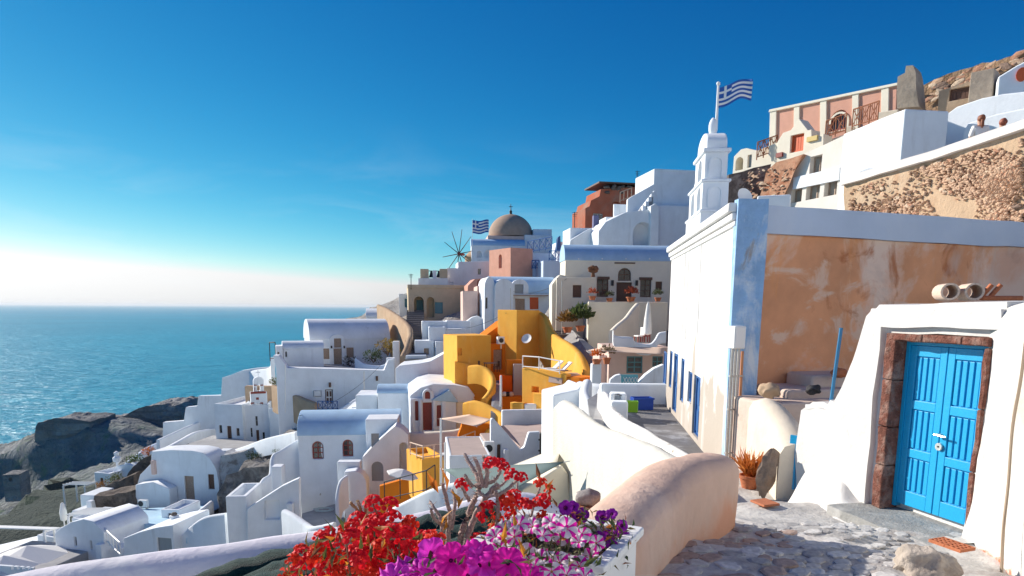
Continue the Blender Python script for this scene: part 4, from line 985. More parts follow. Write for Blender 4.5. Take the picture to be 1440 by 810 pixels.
for k in range(4): h.open(15+8*k, 796.5, 19.5+8*k, 801.5, 'none', True, rec=.6, off=-.25)
h.end()
sheet('roof_terrace', [U(-60, 800, 47), U(30, 776, 50), U(75, 762, 56), U(60, 752, 64), U(-60, 780, 58)], .6, WHITE, kind='structure')
GROUND += [U(-60, 830, 47), U(0, 815, 46), U(75, 775, 56)]
h = House('white_cabin', 'small white cabin with a turquoise plunge pool below the rock terraces', 'house', 100, 735, 62, -5)
h.box(112, 696, 135, 735, 3, sink=3); h.box(121, 705, 130, 740, .6, off=-1.5); h.box(101, 718, 123, 735, 2.4, off=-2.2, sink=3); h.end()
bm = bmesh.new(); u0, v0 = h.uv(108, 718, -1.2); u1, v1 = h.uv(122, 718, -1.2); box(bm, u0, u1, -1.9, -.4, v0-.1, v0+.05); h.add(bm, plain('pool_turquoise', (.02, .42, .48), .1), 'pool_water')
bm = bmesh.new(); a = U(91, 742, 60); lathe(bm, [(.05, 0), (.06, .6), (.26, .75), (.30, 1.5), (.14, 2.3), (0, 2.4)], 10); o = obj('folded_parasol', bm, CLOTHW, None, 50); o.location = a; tag(o, 'folded white parasol standing by the plunge pool', 'parasol')
bm = bmesh.new(); a = U(165, 654, 78); lathe(bm, [(.12, -1.0), (.12, .3), (.4, .45), (.45, .9), (.2, 1.1), (.28, 1.5), (0, 1.7)], 10); o = obj('garden_urn', bm, WHITE, None, 50); o.location = a; tag(o, 'white urn-shaped finial on the terrace edge above the dark slope', 'urn')
h = House('edge_terrace', 'white curved terrace edge overhanging the dark slope', 'terrace', 150, 680, 78, -20)
h.poly([(152, 690), (155, 664), (165, 655), (178, 652), (186, 655), (186, 690)], 3, sink=3, g=True); h.end()
wallrun('edge_wall', 'narrow blue-white parapet running uphill along the slope edge', [U(178, 650, 80), U(192, 640, 83), U(205, 630, 86), U(222, 622, 90)], .5, 2.0, BLUEW, 4, ground=True)
# dark rock terraces
RT = plaster('dark_rubble_terrace', (.15, .125, .11), (.25, .20, .16), .8, .8, 1.0, 3.0, .3, dist=.3)
def rubble(name, label, pts, d, dep, yaw=0, seed=1, mat=None, amp=.35, cat='rock'):
    H_ = House(name, label, cat, pts[0][0], max(p[1] for p in pts), d, yaw)
    q = [H_.uv(*p) for p in pts]; bm = bmesh.new(); prism(bm, q, 0, dep); bmesh.ops.triangulate(bm, faces=bm.faces)
    for _ in range(4): bmesh.ops.subdivide_edges(bm, edges=[e for e in bm.edges if e.calc_length() > .9], cuts=1); bmesh.ops.triangulate(bm, faces=[f for f in bm.faces if len(f.verts) > 3])
    for v in bm.verts:
        p = v.co*.35+Vector((seed, seed, 0)); v.co += (noise.noise_vector(p)+noise.noise_vector(p*2.7)*.5+noise.noise_vector(p*7)*.22)*amp
    H_.add(bm, mat or RT, 'rock_face', 45)
    us = [u for u, _ in q]; H_.reg(min(us), max(us), 0, dep, min(v for _, v in q)+.5); return H_
rubble('rubble_terrace', 'dark rubble terrace wall below the vault end house', [(131, 760), (133, 698), (160, 694), (186, 690), (190, 715), (172, 745)], 61, 5, -10, 1)
rubble('rubble_terrace', 'upper dark rubble terrace with dry scrub beside the vault end house', [(140, 705), (150, 680), (176, 672), (189, 668), (192, 705)], 65, 5, -10, 4)
rubble('rubble_terrace', 'dark earth bank rising under the white edge parapet', [(172, 690), (178, 664), (195, 648), (212, 640), (214, 690)], 70, 6, -10, 8)
PALER = plaster('grey_lava_rock', (.20, .19, .185), (.34, .34, .34), .8, .9, 1.0, 2.6, .3, dist=.35)
addlayer(PALER, (.10, .10, .10), .7, .52, .62, .8)
rubble('rock_outcrop', 'dark lava outcrop between vault end house and notched block', [(300, 725), (303, 690), (318, 670), (345, 662), (372, 656), (386, 655), (388, 680), (360, 700), (330, 728)], 56, 6, 0, 12, PALER, .55)
rubble('rock_outcrop', 'pale whitewashed rock face under the ramp wall above the lava outcrop', [(308, 690), (309, 642), (330, 640), (370, 628), (410, 620), (418, 640), (400, 662), (340, 672)], 61, 4, 8, 15, plaster('whitewashed_rock', (.50, .52, .54), (.22, .20, .19), .9, .7, 1.0, 2.6, .15, dist=.3, sharp=(.5, .6)), .4)
wallrun('ramp_wall', 'long white ramp wall above the pale rock face', [U(306, 634, 66), U(325, 633, 65), U(345, 627, 63), U(372, 617, 60.5), U(400, 610, 58.5), U(418, 606, 57)], .5, 1.6, WHITE, 5, ground=True)
h = House('rock_steps', 'short white gable stub at the foot of the ramp wall', 'wall', 305, 672, 63.5, 5)
h.poly([(306, 660), (307, 634), (322, 634), (332, 640), (330, 660)], 1.2, sink=2); h.end()
sheet('forecourt', [U(236, 640, 71), U(262, 625, 75), U(300, 612, 82), U(345, 624, 78), U(380, 624, 74), U(330, 640, 68), U(300, 645, 66)], .8, FLOOR, kind='structure')
GROUND += [U(236, 650, 71), U(262, 634, 75), U(345, 632, 78)]
wallrun('forecourt_wall', 'pale grey double parapet along the forecourt on the sea side', [U(214, 634, 72), U(235, 628, 75), U(256, 617, 79), U(275, 607, 83), U(300, 602, 87)], .6, 2.2, WHITE, 5, ground=True)
wallrun('forecourt_wall', 'outer whitewashed parapet dropping towards the dark headland', [U(222, 618, 82), U(240, 610, 84), U(262, 600, 86), U(282, 592, 89)], .5, 2.4, WHITE, 5, ground=True)
for i, (lb, px, py, s_) in enumerate((('dry green shrub beside the white urn terrace', 186, 648, 1.1), ('orange flowering shrub at the parapet corner above the dark slope', 208, 634, .9), ('wispy green shrub on the upper rubble terrace', 158, 674, .9), ('ochre shrub on the lower rubble terrace', 143, 684, .7), ('dark green bush on the whitewashed rock face', 357, 644, .8), ('tiny green tuft at the top of the ramp wall', 392, 634, .5))):
    MAT['shrub%d' % i] = (px, py, s_, lb, (78, 80, 66, 66, 60.5, 59)[i], ((.05, .085, .02), (.42, .13, .03), (.10, .12, .04), (.28, .14, .04), (.03, .05, .02), (.05, .09, .02))[i])
# ---- house with little doors and bell gable with red trim
h = House('small_door_house', 'blue-white flat roofed house with a row of small dark doors and windows', 'house', 301, 627, 79, -6)
h.box(301, 568, 342, 627, 8, parapet=.4); h.open(308, 598, 312, 609, mat=FBRN, bars=(0, 1)); h.open(319, 599, 325.5, 624, 'door', mat=FBRN); h.open(332, 602, 336.5, 613, mat=FBRN, bars=(0, 1)); h.end()
h = House('corner_house', 'white corner house with narrow dark windows below the red-trimmed bell gable', 'house', 342, 629, 79, 14)
h.box(343, 570, 379, 629, 8, parapet=.35); h.open(359, 585, 362.5, 599, mat=FGRY, bars=(0, 1)); h.open(352, 602, 355, 615, mat=FGRY, bars=(0, 1)); h.open(360, 605, 364.5, 624, 'door', mat=FBRN); h.open(369, 608, 372.5, 621, mat=FGRY, bars=(0, 1)); h.end()
h = House('rounded_house', 'broad plain white house bulging beside the corner house', 'house', 379, 620, 78, -18)
h.box(378, 574, 420, 620, 7); h.end()
h = House('bell_gable', 'small white bell gable with dark red trim on the corner house roof', 'bell tower', 352, 579, 79.5, 26, ground=False, soft=.04)
h.box(352, 552, 376, 578, .8, sink=.4, g=False); h.open(358, 568, 366, 576, 'none', True, rec=2, off=0); h.end()
h.box(356, 536, 371, 552, .7, off=.05, sink=0, g=False); h.open(361, 540, 366, 550, 'none', True, rec=2, off=.05); h.end()
h.gable(356, 530, 536, 371, 537, .7, off=.05, sink=0, g=False); h.end()
for (a, b, c, e) in ((352, 551, 374, 553), (352.5, 566, 357.5, 567.5), (353, 575, 368, 577), (366, 566, 370, 567.5), (357, 541, 361, 542.2), (366, 541, 370, 542.2), (353, 567, 354.2, 576), (369, 566, 370.2, 577), (358, 545, 359, 552), (363, 545, 364, 552), (360, 559, 364, 562)):
    u0, v1 = h.uv(a, b); u1, v0 = h.uv(c, e); bm = bmesh.new(); box(bm, u0, u1, -.05, .02, v0, v1); h.add(bm, FRED, 'trim')
bm = bmesh.new(); u, v = h.uv(363.5, 530); bar(bm, (u, .3, v), (u, .3, v+.8), .05, 6); bar(bm, (u-.25, .3, v+.5), (u+.25, .3, v+.5), .05, 6); h.add(bm, WHITE, 'cross')
h = House('stepped_wall', 'tall stepped blue-white wall descending towards the sea', 'wall', 228, 640, 88, 4)
h.poly([(226, 640), (229, 594), (258, 592), (261, 573), (277, 571), (279, 557), (311, 556), (312, 531), (322, 528), (340, 521), (358, 518), (384, 516), (384, 560), (384, 612), (300, 640)], .9, sink=2, g=True); h.end()
wallrun('sunlit_wall', 'tan rubble wall curving below the long white retaining wall', [U(385, 541, 76), U(400, 548, 74), U(420, 557, 72), U(446, 566, 70)], .6, 3.0, TAN, 5, ground=True, rough=.08)
h = House('tan_recess', 'tan weathered wall behind the bell gable roof', 'wall', 345, 580, 83, 3)
h.box(344, 543, 386, 585, .8, mat=TAN); h.end()
# ---- long retaining wall and the vaulted sea house above
h = House('retaining_wall', 'long plain blue-white retaining wall with a framed doorway and spouts', 'wall', 398, 580, 72, 12)
h.poly([(392, 590), (388, 520), (384, 500), (392, 500), (404, 517), (470, 519), (540, 521), (546, 506), (554, 505), (556, 590)], 1.6, sink=3, g=True)
h.open(457, 548, 468, 568, 'door', mat=FBRN, pane=FWHT); h.open(441, 549, 452, 558, 'none', rec=.3); h.end()
bm = bmesh.new(); u0, v0 = h.uv(442, 557); u1, v1 = h.uv(451, 549.5); box(bm, u0, u1, -.25, .2, v0, v1); finish(h.add(bm, FWHT, 'air_unit'), .02)
for px, py in ((464, 541), (530, 532)): bm = bmesh.new(); u, v = h.uv(px, py); box(bm, u-.12, u+.12, -.2, .1, v-.25, v+.25); h.add(bm, FBRN, 'wall_lamp')
railing('gate_railing', 'dark blue criss-cross railing before the doorway of the retaining wall', [U(447, 577, 69.5), U(475, 577, 70.5)], .95, FBLU, .5, .035, cross=True)
sheet('forecourt', [U(440, 582, 70), U(480, 582, 72), U(482, 572, 74), U(442, 574, 73)], 1.0, FLOOR, kind='structure')
wallrun('ramp_wall', 'sunlit white ramp wall climbing right of the blue railing', [U(470, 580, 68), U(490, 567, 69), U(508, 556, 70), U(522, 553, 70.5)], .4, 2.5, WHITE, 4, ground=True)
h = House('vaulted_house', 'long white barrel-vaulted house with sunlit end and old wooden door above the sea', 'house', 428, 520, 82, 24)
h.vault(436, 449, 478, 548, 522, 5.6, sink=4, n=18); h.open(454.5, 490, 463.5, 505, 'plank', mat=FTAN); h.open(469, 489, 481, 513, 'plank', mat=FTAN); h.open(487, 489, 497.5, 503, 'plank', mat=FTAN); h.end()
h.gable(463, 470, 479, 485, 516, .35, off=-.3, sink=.3, g=False); h.open(469.5, 476, 480, 489, 'plank', mat=FTAN, off=-.3, rec=.25); h.open(469, 490, 481, 513.5, 'plank', mat=FTAN, off=-.3, rec=.28); h.end()
for px in (466, 484): bm = bmesh.new(); u, v = h.uv(px, 488, -.3); box(bm, u-.09, u+.09, -.42, -.28, v-.15, v+.15); h.add(bm, IRON, 'lantern')
h = House('annex_house', 'low white barrel-roofed annex with a slit window in front of the vaulted house', 'house', 398, 516, 77, 20)
h.vault(398, 480, 491, 455, 522, 2.6, sink=4); h.open(401, 494, 403.5, 502, 'window', mat=IRON, bars=(0, 0)); h.end()
h.box(388, 487, 399, 560, 3.0, off=-.6, sink=3); h.open(390, 495, 393, 504, 'window', mat=FTAN, bars=(0, 0), off=-.6); h.end()
railing('lookout_railing', 'thin dark railing frame at the seaward corner of the annex', [U(380, 507, 80), U(388, 507, 79)], 2.1, IRON, 1.2, .05)
wallrun('edge_wall', 'white parapet stepping down from the annex to the stepped wall', [U(383, 502, 84), U(381, 516, 85), U(360, 520, 88), U(345, 524, 90)], .5, 3.0, WHITE, 3, ground=True)
sheet('roof_terrace', [U(402, 518, 74.5), U(470, 519, 76), U(545, 520, 80), U(545, 512, 88), U(455, 510, 84), U(402, 512, 80)], .6, FLOOR, kind='structure')
wallrun('terrace_parapet', 'scooped blue-white parapet in front of the garden corner', [U(500, 503, 78), U(512, 511, 77.6), U(530, 514, 77.4), U(541, 512, 77.2), U(546, 505, 77)], .35, 2.4, BLUEW, 5)
h = House('gate_post', 'plain white gate post at the end of the long retaining wall', 'pier', 546, 520, 75, 8)
h.box(543, 504, 556, 540, 1.2); h.box(552, 480, 562, 520, 1.4, off=4); h.end()
for i, (lb, x, y, s_, cc) in enumerate((('orange and green flowering shrub at the garden corner', 545, 488, 1.5, (.25, .17, .03)), ('low green shrub in the scooped parapet garden', 525, 500, 1.2, (.05, .08, .02)), ('dark rounded potted bush beside the wooden door', 492, 508, .9, (.06, .05, .03)), ('small bush at the sunny corner of the tan rubble wall', 389, 537, .9, (.09, .10, .03)))):
    MAT['shrub%d' % (10+i)] = (x, y, s_, lb, (81, 80, 81, 77)[i], cc)
h = House('small_vault', 'far small blue-grey barrel roof peeping over the vaulted house', 'house', 515, 455, 100, 10)
h.vault(515, 434, 446, 545, 460, 6); h.end()
# ---- tan ramp and grey stairs beside it
wallrun('ramp_wall', 'curving tan and pink weathered wall beside the grey stairs', [U(533, 428, 95), U(545, 434, 92), U(558, 442, 88), U(570, 452, 84), U(577, 463, 81), U(574, 480, 78), U(566, 500, 76)], .6, 6.0, TAN, 6, ground=True, rough=.06, drops=[4, 5, 6, 6.5, 6.5, 5, 4])
stairs('lane_stairs', 'long grey stone stairs climbing beside the curving tan wall', U(585, 508, 75), U(584, 436, 99), 2.4, 22, plain('grey_step_stone', (.20, .195, .19), .9, var=.2), drop=1.2)
h = House('cube_cluster', 'cluster of small white cubes and parapets below the beige arched house', 'house', 585, 520, 78, 8)
h.box(593, 452, 628, 490, 4, off=3, parapet=.5); h.box(628, 451, 662, 490, 4, off=3, parapet=.5); h.end()
h.box(603, 460, 627, 500, 2.6, parapet=.3); h.open(596, 492, 602, 498, 'none'); h.end()
h.box(583, 479, 610, 508, 2.5, off=-.5); h.open(596, 490, 603, 499, 'plank', mat=FTAN, off=-.5); h.end()
h.box(612, 480, 628, 500, 1.2, off=-1.4); h.box(627, 462, 655, 510, 3, off=.6); h.end()
h.box(571, 500, 600, 520, 2.5, off=-2.5); h.end()
h = House('smooth_roof', 'swelling white plaster roof sloping down from the yellow house', 'roof', 556, 545, 66, 4)
h.poly([(556, 560), (556, 518), (562, 514), (590, 511), (605, 508), (622, 499), (634, 490), (642, 485), (643, 560)], 5, sink=2, g=True); h.end()
h.poly([(575, 560), (584, 534), (600, 530), (630, 532), (655, 540), (665, 560)], 3, off=-3.5, sink=2, mat=BLUEW); h.end()
# ---- red-doored church
h = House('red_door_church', 'small white church with oxblood double door and two tall red side windows', 'church', 577, 612, 53.5, 10)
h.box(577, 560, 642, 612, 8, mat=WHITE); h.open(583.5, 564, 588.5, 592, 'plank', mat=FRED); h.open(594.5, 566, 607.5, 606, 'door', mat=FRED); h.open(614, 570, 620.5, 600, 'plank', mat=FRED); h.end()
h.gable(594, 547, 556, 610, 566, 1.5, off=-.12, sink=0, g=False); h.open(597.5, 550.5, 605, 561, 'plank', True, mat=FRED, off=-.12, rec=.15); h.end()
for (a, b) in ((577, 582), (589.5, 593.5), (608.5, 613), (621.5, 627)): h.box(a, 562, b, 612, .3, off=-.2, sink=.2, g=False, soft=.03)
h.end()
h.poly([(576, 561), (577, 556), (592, 545), (610, 540), (640, 541), (660, 545), (668, 556), (664, 566), (640, 566)], 8, off=.35, sink=0); h.end()
# hollow of the roof, its shade painted blue
bm = bmesh.new(); a = h.uv(606, 563, -.25); b = h.uv(632, 548, -.25); c = h.uv(645, 566, -.25); prism(bm, [a, c, b], -.25, .34); finish(h.add(bm, SKYR, 'roof_valley'), .04)
h.box(642, 560, 668, 650, 7, off=.6, mat=CREAM); h.end()
h = House('blue_roof_cube', 'plain blue-white cube with a rounded bright blue roof edge beside the red-doored church', 'house', 531, 605, 60, 6)
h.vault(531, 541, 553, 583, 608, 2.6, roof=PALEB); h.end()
h.box(500, 556, 531, 600, 4, off=1.5); h.end()
h = House('rooftop_boxes', 'jumble of low white roof boxes and steps left of the blue-roofed cube', 'roof', 490, 590, 63, 4)
h.box(486, 575, 535, 592, 5, sink=3); h.box(505, 563, 520, 578, 2, off=2); h.box(519, 560, 532, 580, 2, off=.8); h.box(494, 572, 507, 578, 1, off=.6); h.end()
# ---- yellow house
Y = House('yellow_house', 'bright orange and yellow house of stacked terraces with a curling wall', 'house', 643, 560, 56, 24, mat=YEL, soft=.05)
Y.box(643, 472, 690, 545, 3.6, mat=YEL); Y.open(644, 490, 650, 500, 'none', rec=.25); Y.end()
Y.box(686, 484, 716, 545, 3.0, off=1.3, mat=ORA); Y.open(694, 492, 706, 520, 'plank', mat=FTAN, off=1.3); Y.end()
Y.poly([(680, 474), (709, 452), (716, 452), (716, 500), (680, 500)], 1.8, off=2.6, mat=ORA); Y.end()
Y.end()
Y.box(716, 491, 752, 530, 1.2, off=1.0, mat=YEL); Y.end()
Y.poly([(639, 560), (640, 508), (662, 512), (676, 518), (690, 530), (690, 560)], .8, off=-.3, mat=YEL, sink=2); Y.end()
wallrun('curling_wall', None, [U(757, 437, 60.5), U(762, 440, 60), U(768, 446, 59), U(775, 462, 57.5), U(785, 473, 56), U(800, 482, 54), U(812, 492, 52.5), U(820, 503, 51.4), U(825, 516, 50.6), U(826, 528, 50)], .55, 4.0, YEL, 6, parent=Y.o)
wallrun('terrace_wall', None, [U(660, 514, 55), U(672, 513, 54.4), U(684, 517, 53.8), U(692, 526, 53), U(693, 538, 52), U(688, 550, 51), U(680, 560, 50)], .45, 1.5, YEL, 6, parent=Y.o)
wallrun('lower_wall', None, [U(653, 566, 50), U(668, 563, 49.4), U(684, 568, 48.6), U(698, 576, 47.8), U(708, 582, 47)], .45, 1.4, YEL, 6, parent=Y.o)
put(sheet('sun_deck', [U(741, 523, 53), U(812, 524, 51.4), U(826, 534, 49.6), U(790, 532, 47.4), U(737, 524, 50.2)], .4, PFLOOR), Y.o)
YT = House('yellow_tower', 'square yellow tower of the yellow house with a satellite dish', 'tower', 727, 512, 58.2, 44, mat=YEL, soft=.05)
YT.box(727, 436, 758, 512, 2.4, mat=YEL); YT.end()
Y2 = House('yellow_terrace', 'yellow sun terrace front with white rail and lower orange walls', 'terrace', 734, 590, 50, -42, mat=YEL, soft=.05)
Y2.poly([(734, 592), (734, 517), (760, 519), (784, 523), (796, 527), (795, 592)], .6, sink=2, g=True); Y2.open(748, 543, 758, 551, 'none', rec=.5); Y2.end()
Y2.box(795, 530, 815, 570, 2, off=.1, mat=ORA); Y2.box(750, 552, 816, 572, .4, off=-.7, mat=YEL); Y2.end()
Y2.poly([(717, 595), (717, 565), (722, 566), (735, 566), (736, 595)], .5, off=-1.4, mat=YEL); Y2.end()
railing('terrace_rail', 'white two-post railing along the yellow sun terrace', [U(735, 517, 49.9), U(758, 519, 48.4), U(787, 525, 47.0)], .85, FWHT, 1.4, .035)
Yc = House('orange_court', 'sunken orange court with a bench and cushions inside the yellow house', 'courtyard', 700, 575, 53, 6, mat=ORA, soft=.04)
Yc.box(712, 506, 735, 575, .5, off=1.2, mat=ORA); Yc.box(703, 528, 720, 560, .4, off=.7, mat=plaster('flame_orange', (.80, .115, .006), None), soft=.03); Yc.box(722, 512, 737, 532, .4, off=.6, mat=PFLOOR); Yc.end()
Yc.box(705, 558, 735, 566, 1.0, off=-.3, sink=1, mat=ORA, name='bench'); Yc.end()
for i in range(3): bm = bmesh.new(); u, v = Yc.uv(709+5*i, 556, -.1); blob(bm, (u, -.1, v+.1), .22, .12, .2, i, .1, 2); Yc.add(bm, (CLOTHW, IRON, CLOTHP)[i], 'cushion', 60)
sheet('court_steps', [U(690, 580, 47.5), U(704, 583, 47.5), U(706, 535, 55), U(694, 535, 55)], .5, FLOOR, kind='structure')
h = House('gate_jamb', 'slim white gate jamb beside the grey court steps', 'post', 704, 575, 49, 5, ground=False)
h.box(703.5, 528, 706.5, 575, .2); h.end()
def sunbed(label, a, b, group='sun loungers on the yellow terrace'):
    """a white lounger with foot at a and head at b"""
    a = Vector(a); b = Vector(b); d = b-a; L = 2.0; o = thing('sun_lounger', label, 'sun lounger', a, math.atan2(d.y, d.x), group)
    bm = bmesh.new(); box(bm, 0, L*.62, -.32, .32, .30, .38); finish(obj('mattress', bm, CLOTHW, o), .03)
    bm = bmesh.new(); M = Matrix.Translation((L*.62, 0, .34)) @ Matrix.Rotation(R(-42), 4, 'Y'); box(bm, 0, L*.42, -.32, .32, -.04, .05, M); finish(obj('backrest', bm, CLOTHW, o), .03)
    for x in (.1, L*.6):
        for y in (-.28, .28): bm = bmesh.new(); box(bm, x, x+.05, y-.025, y+.025, 0, .31); obj('leg', bm, FTAN, o)
    bm = bmesh.new(); box(bm, 0, L*.9, -.34, -.3, .24, .3); box(bm, 0, L*.9, .3, .34, .24, .3); obj('side_rail', bm, FTAN, o)
    return o
s1 = U(758, 525, 50.8); s2 = U(770, 527, 50.3)
sunbed('white sun lounger with a blue towel on the yellow terrace', s1, s1+Vector((2, .7, 0))); sunbed('white sun lounger with slatted sides on the yellow terrace', s2, s2+Vector((2, .7, 0)))
bm = bmesh.new(); lathe(bm, [(0, 0), (.2, .02), (.42, .12), (.44, .13), (.2, .05), (0, .03)], 18, Matrix.Rotation(R(60), 4, 'X')); o = obj('dish', bm, FWHT, None, 50); dish = thing('satellite_dish', 'white satellite dish on the orange tower wall', 'satellite dish', U(741, 477, 57.6), R(-25)); o.parent = dish
bm = bmesh.new(); bar(bm, (0, 0, 0), (0, .5, -.1), .03); obj('arm', bm, STEEL, dish)
o = thing('air_conditioner', 'grey air conditioner on the orange wall under the slope', 'air conditioner', U(704, 482, 57), R(24)); bm = bmesh.new(); box(bm, -.3, .3, -.15, .2, -.1, .5); finish(obj('casing', bm, FWHT, o), .02); bm = bmesh.new(); lathe(bm, [(.2, 0), (.2, .02), (0, .025)], 14, Matrix.Translation((0, -.15, .2)) @ Matrix.Rotation(R(90), 4, 'X')); obj('fan_grille', bm, IRON, o); bm = bmesh.new(); box(bm, -.05, .05, -.1, 0, -.5, -.1); obj('bracket', bm, STEEL, o)
t_ = thing('dining_table', 'small dark dining table on the orange court terrace', 'table', U(690, 523, 55.5), R(20))
bm = bmesh.new(); box(bm, -.5, .5, -.35, .35, .70, .75); obj('table_top', bm, FTAN, t_)
for x in (-.45, .42):
    for y in (-.3, .27): bm = bmesh.new(); box(bm, x, x+.04, y, y+.04, 0, .7); obj('leg', bm, FBRN, t_)
for i, (px, lb) in enumerate(((677, 'dark wooden chair by the orange wall end of the dining table'), (698, 'dark wooden chair beside the grey shuttered door'))):
    c_ = thing('dining_chair', lb, 'chair', U(px, 523, 55.3+.3*i), R(20+180*i), 'chairs at the orange court table')
    bm = bmesh.new(); box(bm, -.22, .22, -.22, .22, .42, .46); obj('seat', bm, FBRN, c_); bm = bmesh.new(); box(bm, -.22, -.18, -.22, .22, .46, .9); obj('backrest', bm, FBRN, c_)
    for x in (-.22, .18):
        for y in (-.22, .18): bm = bmesh.new(); box(bm, x, x+.04, y, y+.04, 0, .42); obj('leg', bm, FBRN, c_)
# ---- yellow box terrace lower down
h = House('yellow_box', 'yellow box-shaped lower terrace with pale railing', 'terrace', 575, 690, 42, 26, mat=YEL, soft=.05)
h.box(594, 645, 627, 692, 3.4, mat=YEL, parapet=.3); h.end()
railing('terrace_rail', 'peach painted railing round the yellow box terrace', [U(577, 639, 43.6), U(595, 645, 42.0), U(626, 640, 43.4), U(668, 622, 47)], .8, CLOTHP, 1.2, .035)
h = House('orange_low_wall', 'short slanting orange wall beside the yellow box terrace', 'wall', 534, 700, 41, 10, mat=ORA, soft=.03)
h.poly([(534, 700), (534, 684), (575, 672), (576, 700)], .4, sink=1, g=True); h.end()
h = House('orange_stair_wall', 'orange wall with a slanting stair parapet behind the yellow box terrace', 'wall', 640, 640, 47, 12, mat=ORA, soft=.04)
h.poly([(640, 645), (645, 612), (651, 595), (690, 597), (690, 645)], .5, sink=2, g=True); h.poly([(650, 648), (686, 605), (691, 602), (691, 648)], .4, off=-.9, mat=YEL); h.end()
wallrun('cream_wall', 'long cream wall under the red-doored church terrace', [U(573, 608, 51), U(600, 607, 50.4), U(640, 604, 50), U(662, 596, 50)], .5, 4.0, CREAM, 4, ground=True)
def sail(name, label, pts, mat, sag=.25, cat='sun sail', n=8):
    """a tensioned cloth between three or four world points"""
    P = [Vector(p) for p in pts]; c = sum(P, Vector())/len(P); o = thing(name, label, cat, c)
    V = []; Fc = []
    q = P if len(P) == 4 else [P[0], P[1], P[2], P[2]]
    for i in range(n+1):
        for j in range(n+1):
            u = i/n; v = j/n; p = q[0].lerp(q[1], u).lerp(q[3].lerp(q[2], u), v)
            p = p.lerp(c, .10*math.sin(math.pi*u)*0+.0); p.z -= sag*math.sin(math.pi*u)*math.sin(math.pi*v); V.append(p-c)
    for i in range(n):
        for j in range(n): Fc.append((i*(n+1)+j, (i+1)*(n+1)+j, (i+1)*(n+1)+j+1, i*(n+1)+j+1))
    k = mk('cloth', V, Fc, mat, o, 60); s_ = k.modifiers.new('t', 'SOLIDIFY'); s_.thickness = .02
    bm = bmesh.new()
    for p in P: bar(bm, p-c, (p-c)*1.07, .015, 5)
    obj('tether', bm, STEEL, o); return o
sail('sun_sail', 'pale pink sun sail over the yellow box terrace', [U(618, 589, 47), U(660, 583, 49), U(692, 590, 47), U(670, 600, 44.5)], CLOTHP)
sail('sun_sail', 'grey-green triangular sun sail stretched to the cream-white garden wall', [U(624, 660, 24), U(793, 650, 17.0), U(690, 706, 18.5)], CLOTHG, .15)
sail('sun_sail', 'pale canvas sun sail behind the grey-green one', [U(715, 657, 27), U(790, 628, 22), U(782, 655, 19.5), U(690, 664, 23)], CREAM, .2)
bm = bmesh.new(); a = U(562, 690, 41.5); o = thing('parasol', 'white tilted parasol beside the yellow box terrace', 'parasol', a); bar(bm, (0, 0, -.5), (.2, 0, 1.2), .03); obj('pole', bm, FWHT, o)
bm = bmesh.new(); lathe(bm, [(0, .35), (.5, .2), (1.0, .0), (1.0, -.06), (.5, .12), (0, .28)], 8, Matrix.Translation((.2, 0, 1.05)) @ Matrix.Rotation(R(14), 4, 'Y')); obj('canopy', bm, CLOTHW, o)
a = U(620, 646, 43); sunbed('white sun lounger on the yellow box terrace', a, a+Vector((2, .5, 0)), 'sun loungers on lower terraces')
# ---- white flat house with pinkish roofs
h = House('pink_roof_house', 'white house with slanting parapets round a pinkish flat roof', 'house', 690, 655, 37, 10)
h.poly([(690, 665), (690, 589), (694, 588), (712, 608), (733, 633), (738, 628), (744, 608), (760, 607), (760, 665)], .4, sink=3, g=True); h.open(699, 625, 704, 650, 'door', mat=FBRN); h.end()
h.box(692, 634, 760, 660, 5.5, off=.42, mat=PFLOOR); h.end()
h.box(706, 577, 782, 600, .4, off=9.0, sink=3); h.box(738, 568, 784, 590, .4, off=10.5); h.end()
put(sheet('roof_terrace', [U(700, 600, 42), U(740, 635, 37.8), U(775, 632, 38), U(779, 596, 45.5), U(708, 598, 46)], .35, PFLOOR), h.o)
h.box(709, 632, 716, 660, .35, off=-.6, sink=1); h.end()
o = thing('picket_gate', 'black pointed picket gate on the pinkish flat roof', 'gate', U(759, 640, 36.5), R(30))
for i in range(4): bm = bmesh.new(); prism(bm, [(.2*i, -.1), (.2*i+.12, -.1), (.2*i+.12, 1.15), (.2*i+.06, 1.3), (.2*i, 1.15)], 0, .04); obj('picket', bm, IRON, o)
for z in (.2, .8): bm = bmesh.new(); box(bm, -.05, .8, .04, .08, z, z+.09); obj('rail', bm, IRON, o)
h = House('low_flat_house', 'low white house with a pale screed roof below the yellow box terrace', 'house', 625, 700, 33, 8)
h.box(632, 641, 690, 705, 5, parapet=.06, pt=.12); h.end()
bm = bmesh.new(); u0, v0 = h.uv(634, 640, .3); u1, _ = h.uv(688, 640, .3); box(bm, u0, u1, .2, 4.8, v0-.05, v0+.015); h.add(bm, PFLOOR, 'roof')
o = thing('air_conditioner', 'white air conditioner at the corner of the pinkish-roofed house', 'air conditioner', U(687, 640, 35.5), R(8)); bm = bmesh.new(); box(bm, -.25, .3, -.2, .15, -.06, .75); finish(obj('casing', bm, FWHT, o), .02); bm = bmesh.new(); lathe(bm, [(.2, 0), (.2, .02), (0, .025)], 16, Matrix.Translation((0, -.2, .4)) @ Matrix.Rotation(R(90), 4, 'X')); obj('fan_grille', bm, IRON, o)
for px, py0, py1, d_, lb in ((620, 588, 665, 33, 'tall thin white post rising from the low flat house'), (626, 622, 690, 31.5, 'shorter thin white post beside the low flat house')):
    a = U(px, py1, d_); b = U(px, py0, d_); bm = bmesh.new(); bar(bm, (0, 0, -.6), b-a, .06, 8, .05); o = obj('post', bm, FWHT, None, 50); o.location = a; tag(o, lb, 'post')
h = House('cream_recess', 'cream garden court walls at the foot of the sunlit garden wall', 'wall', 690, 730, 19, 14, mat=CREAM)
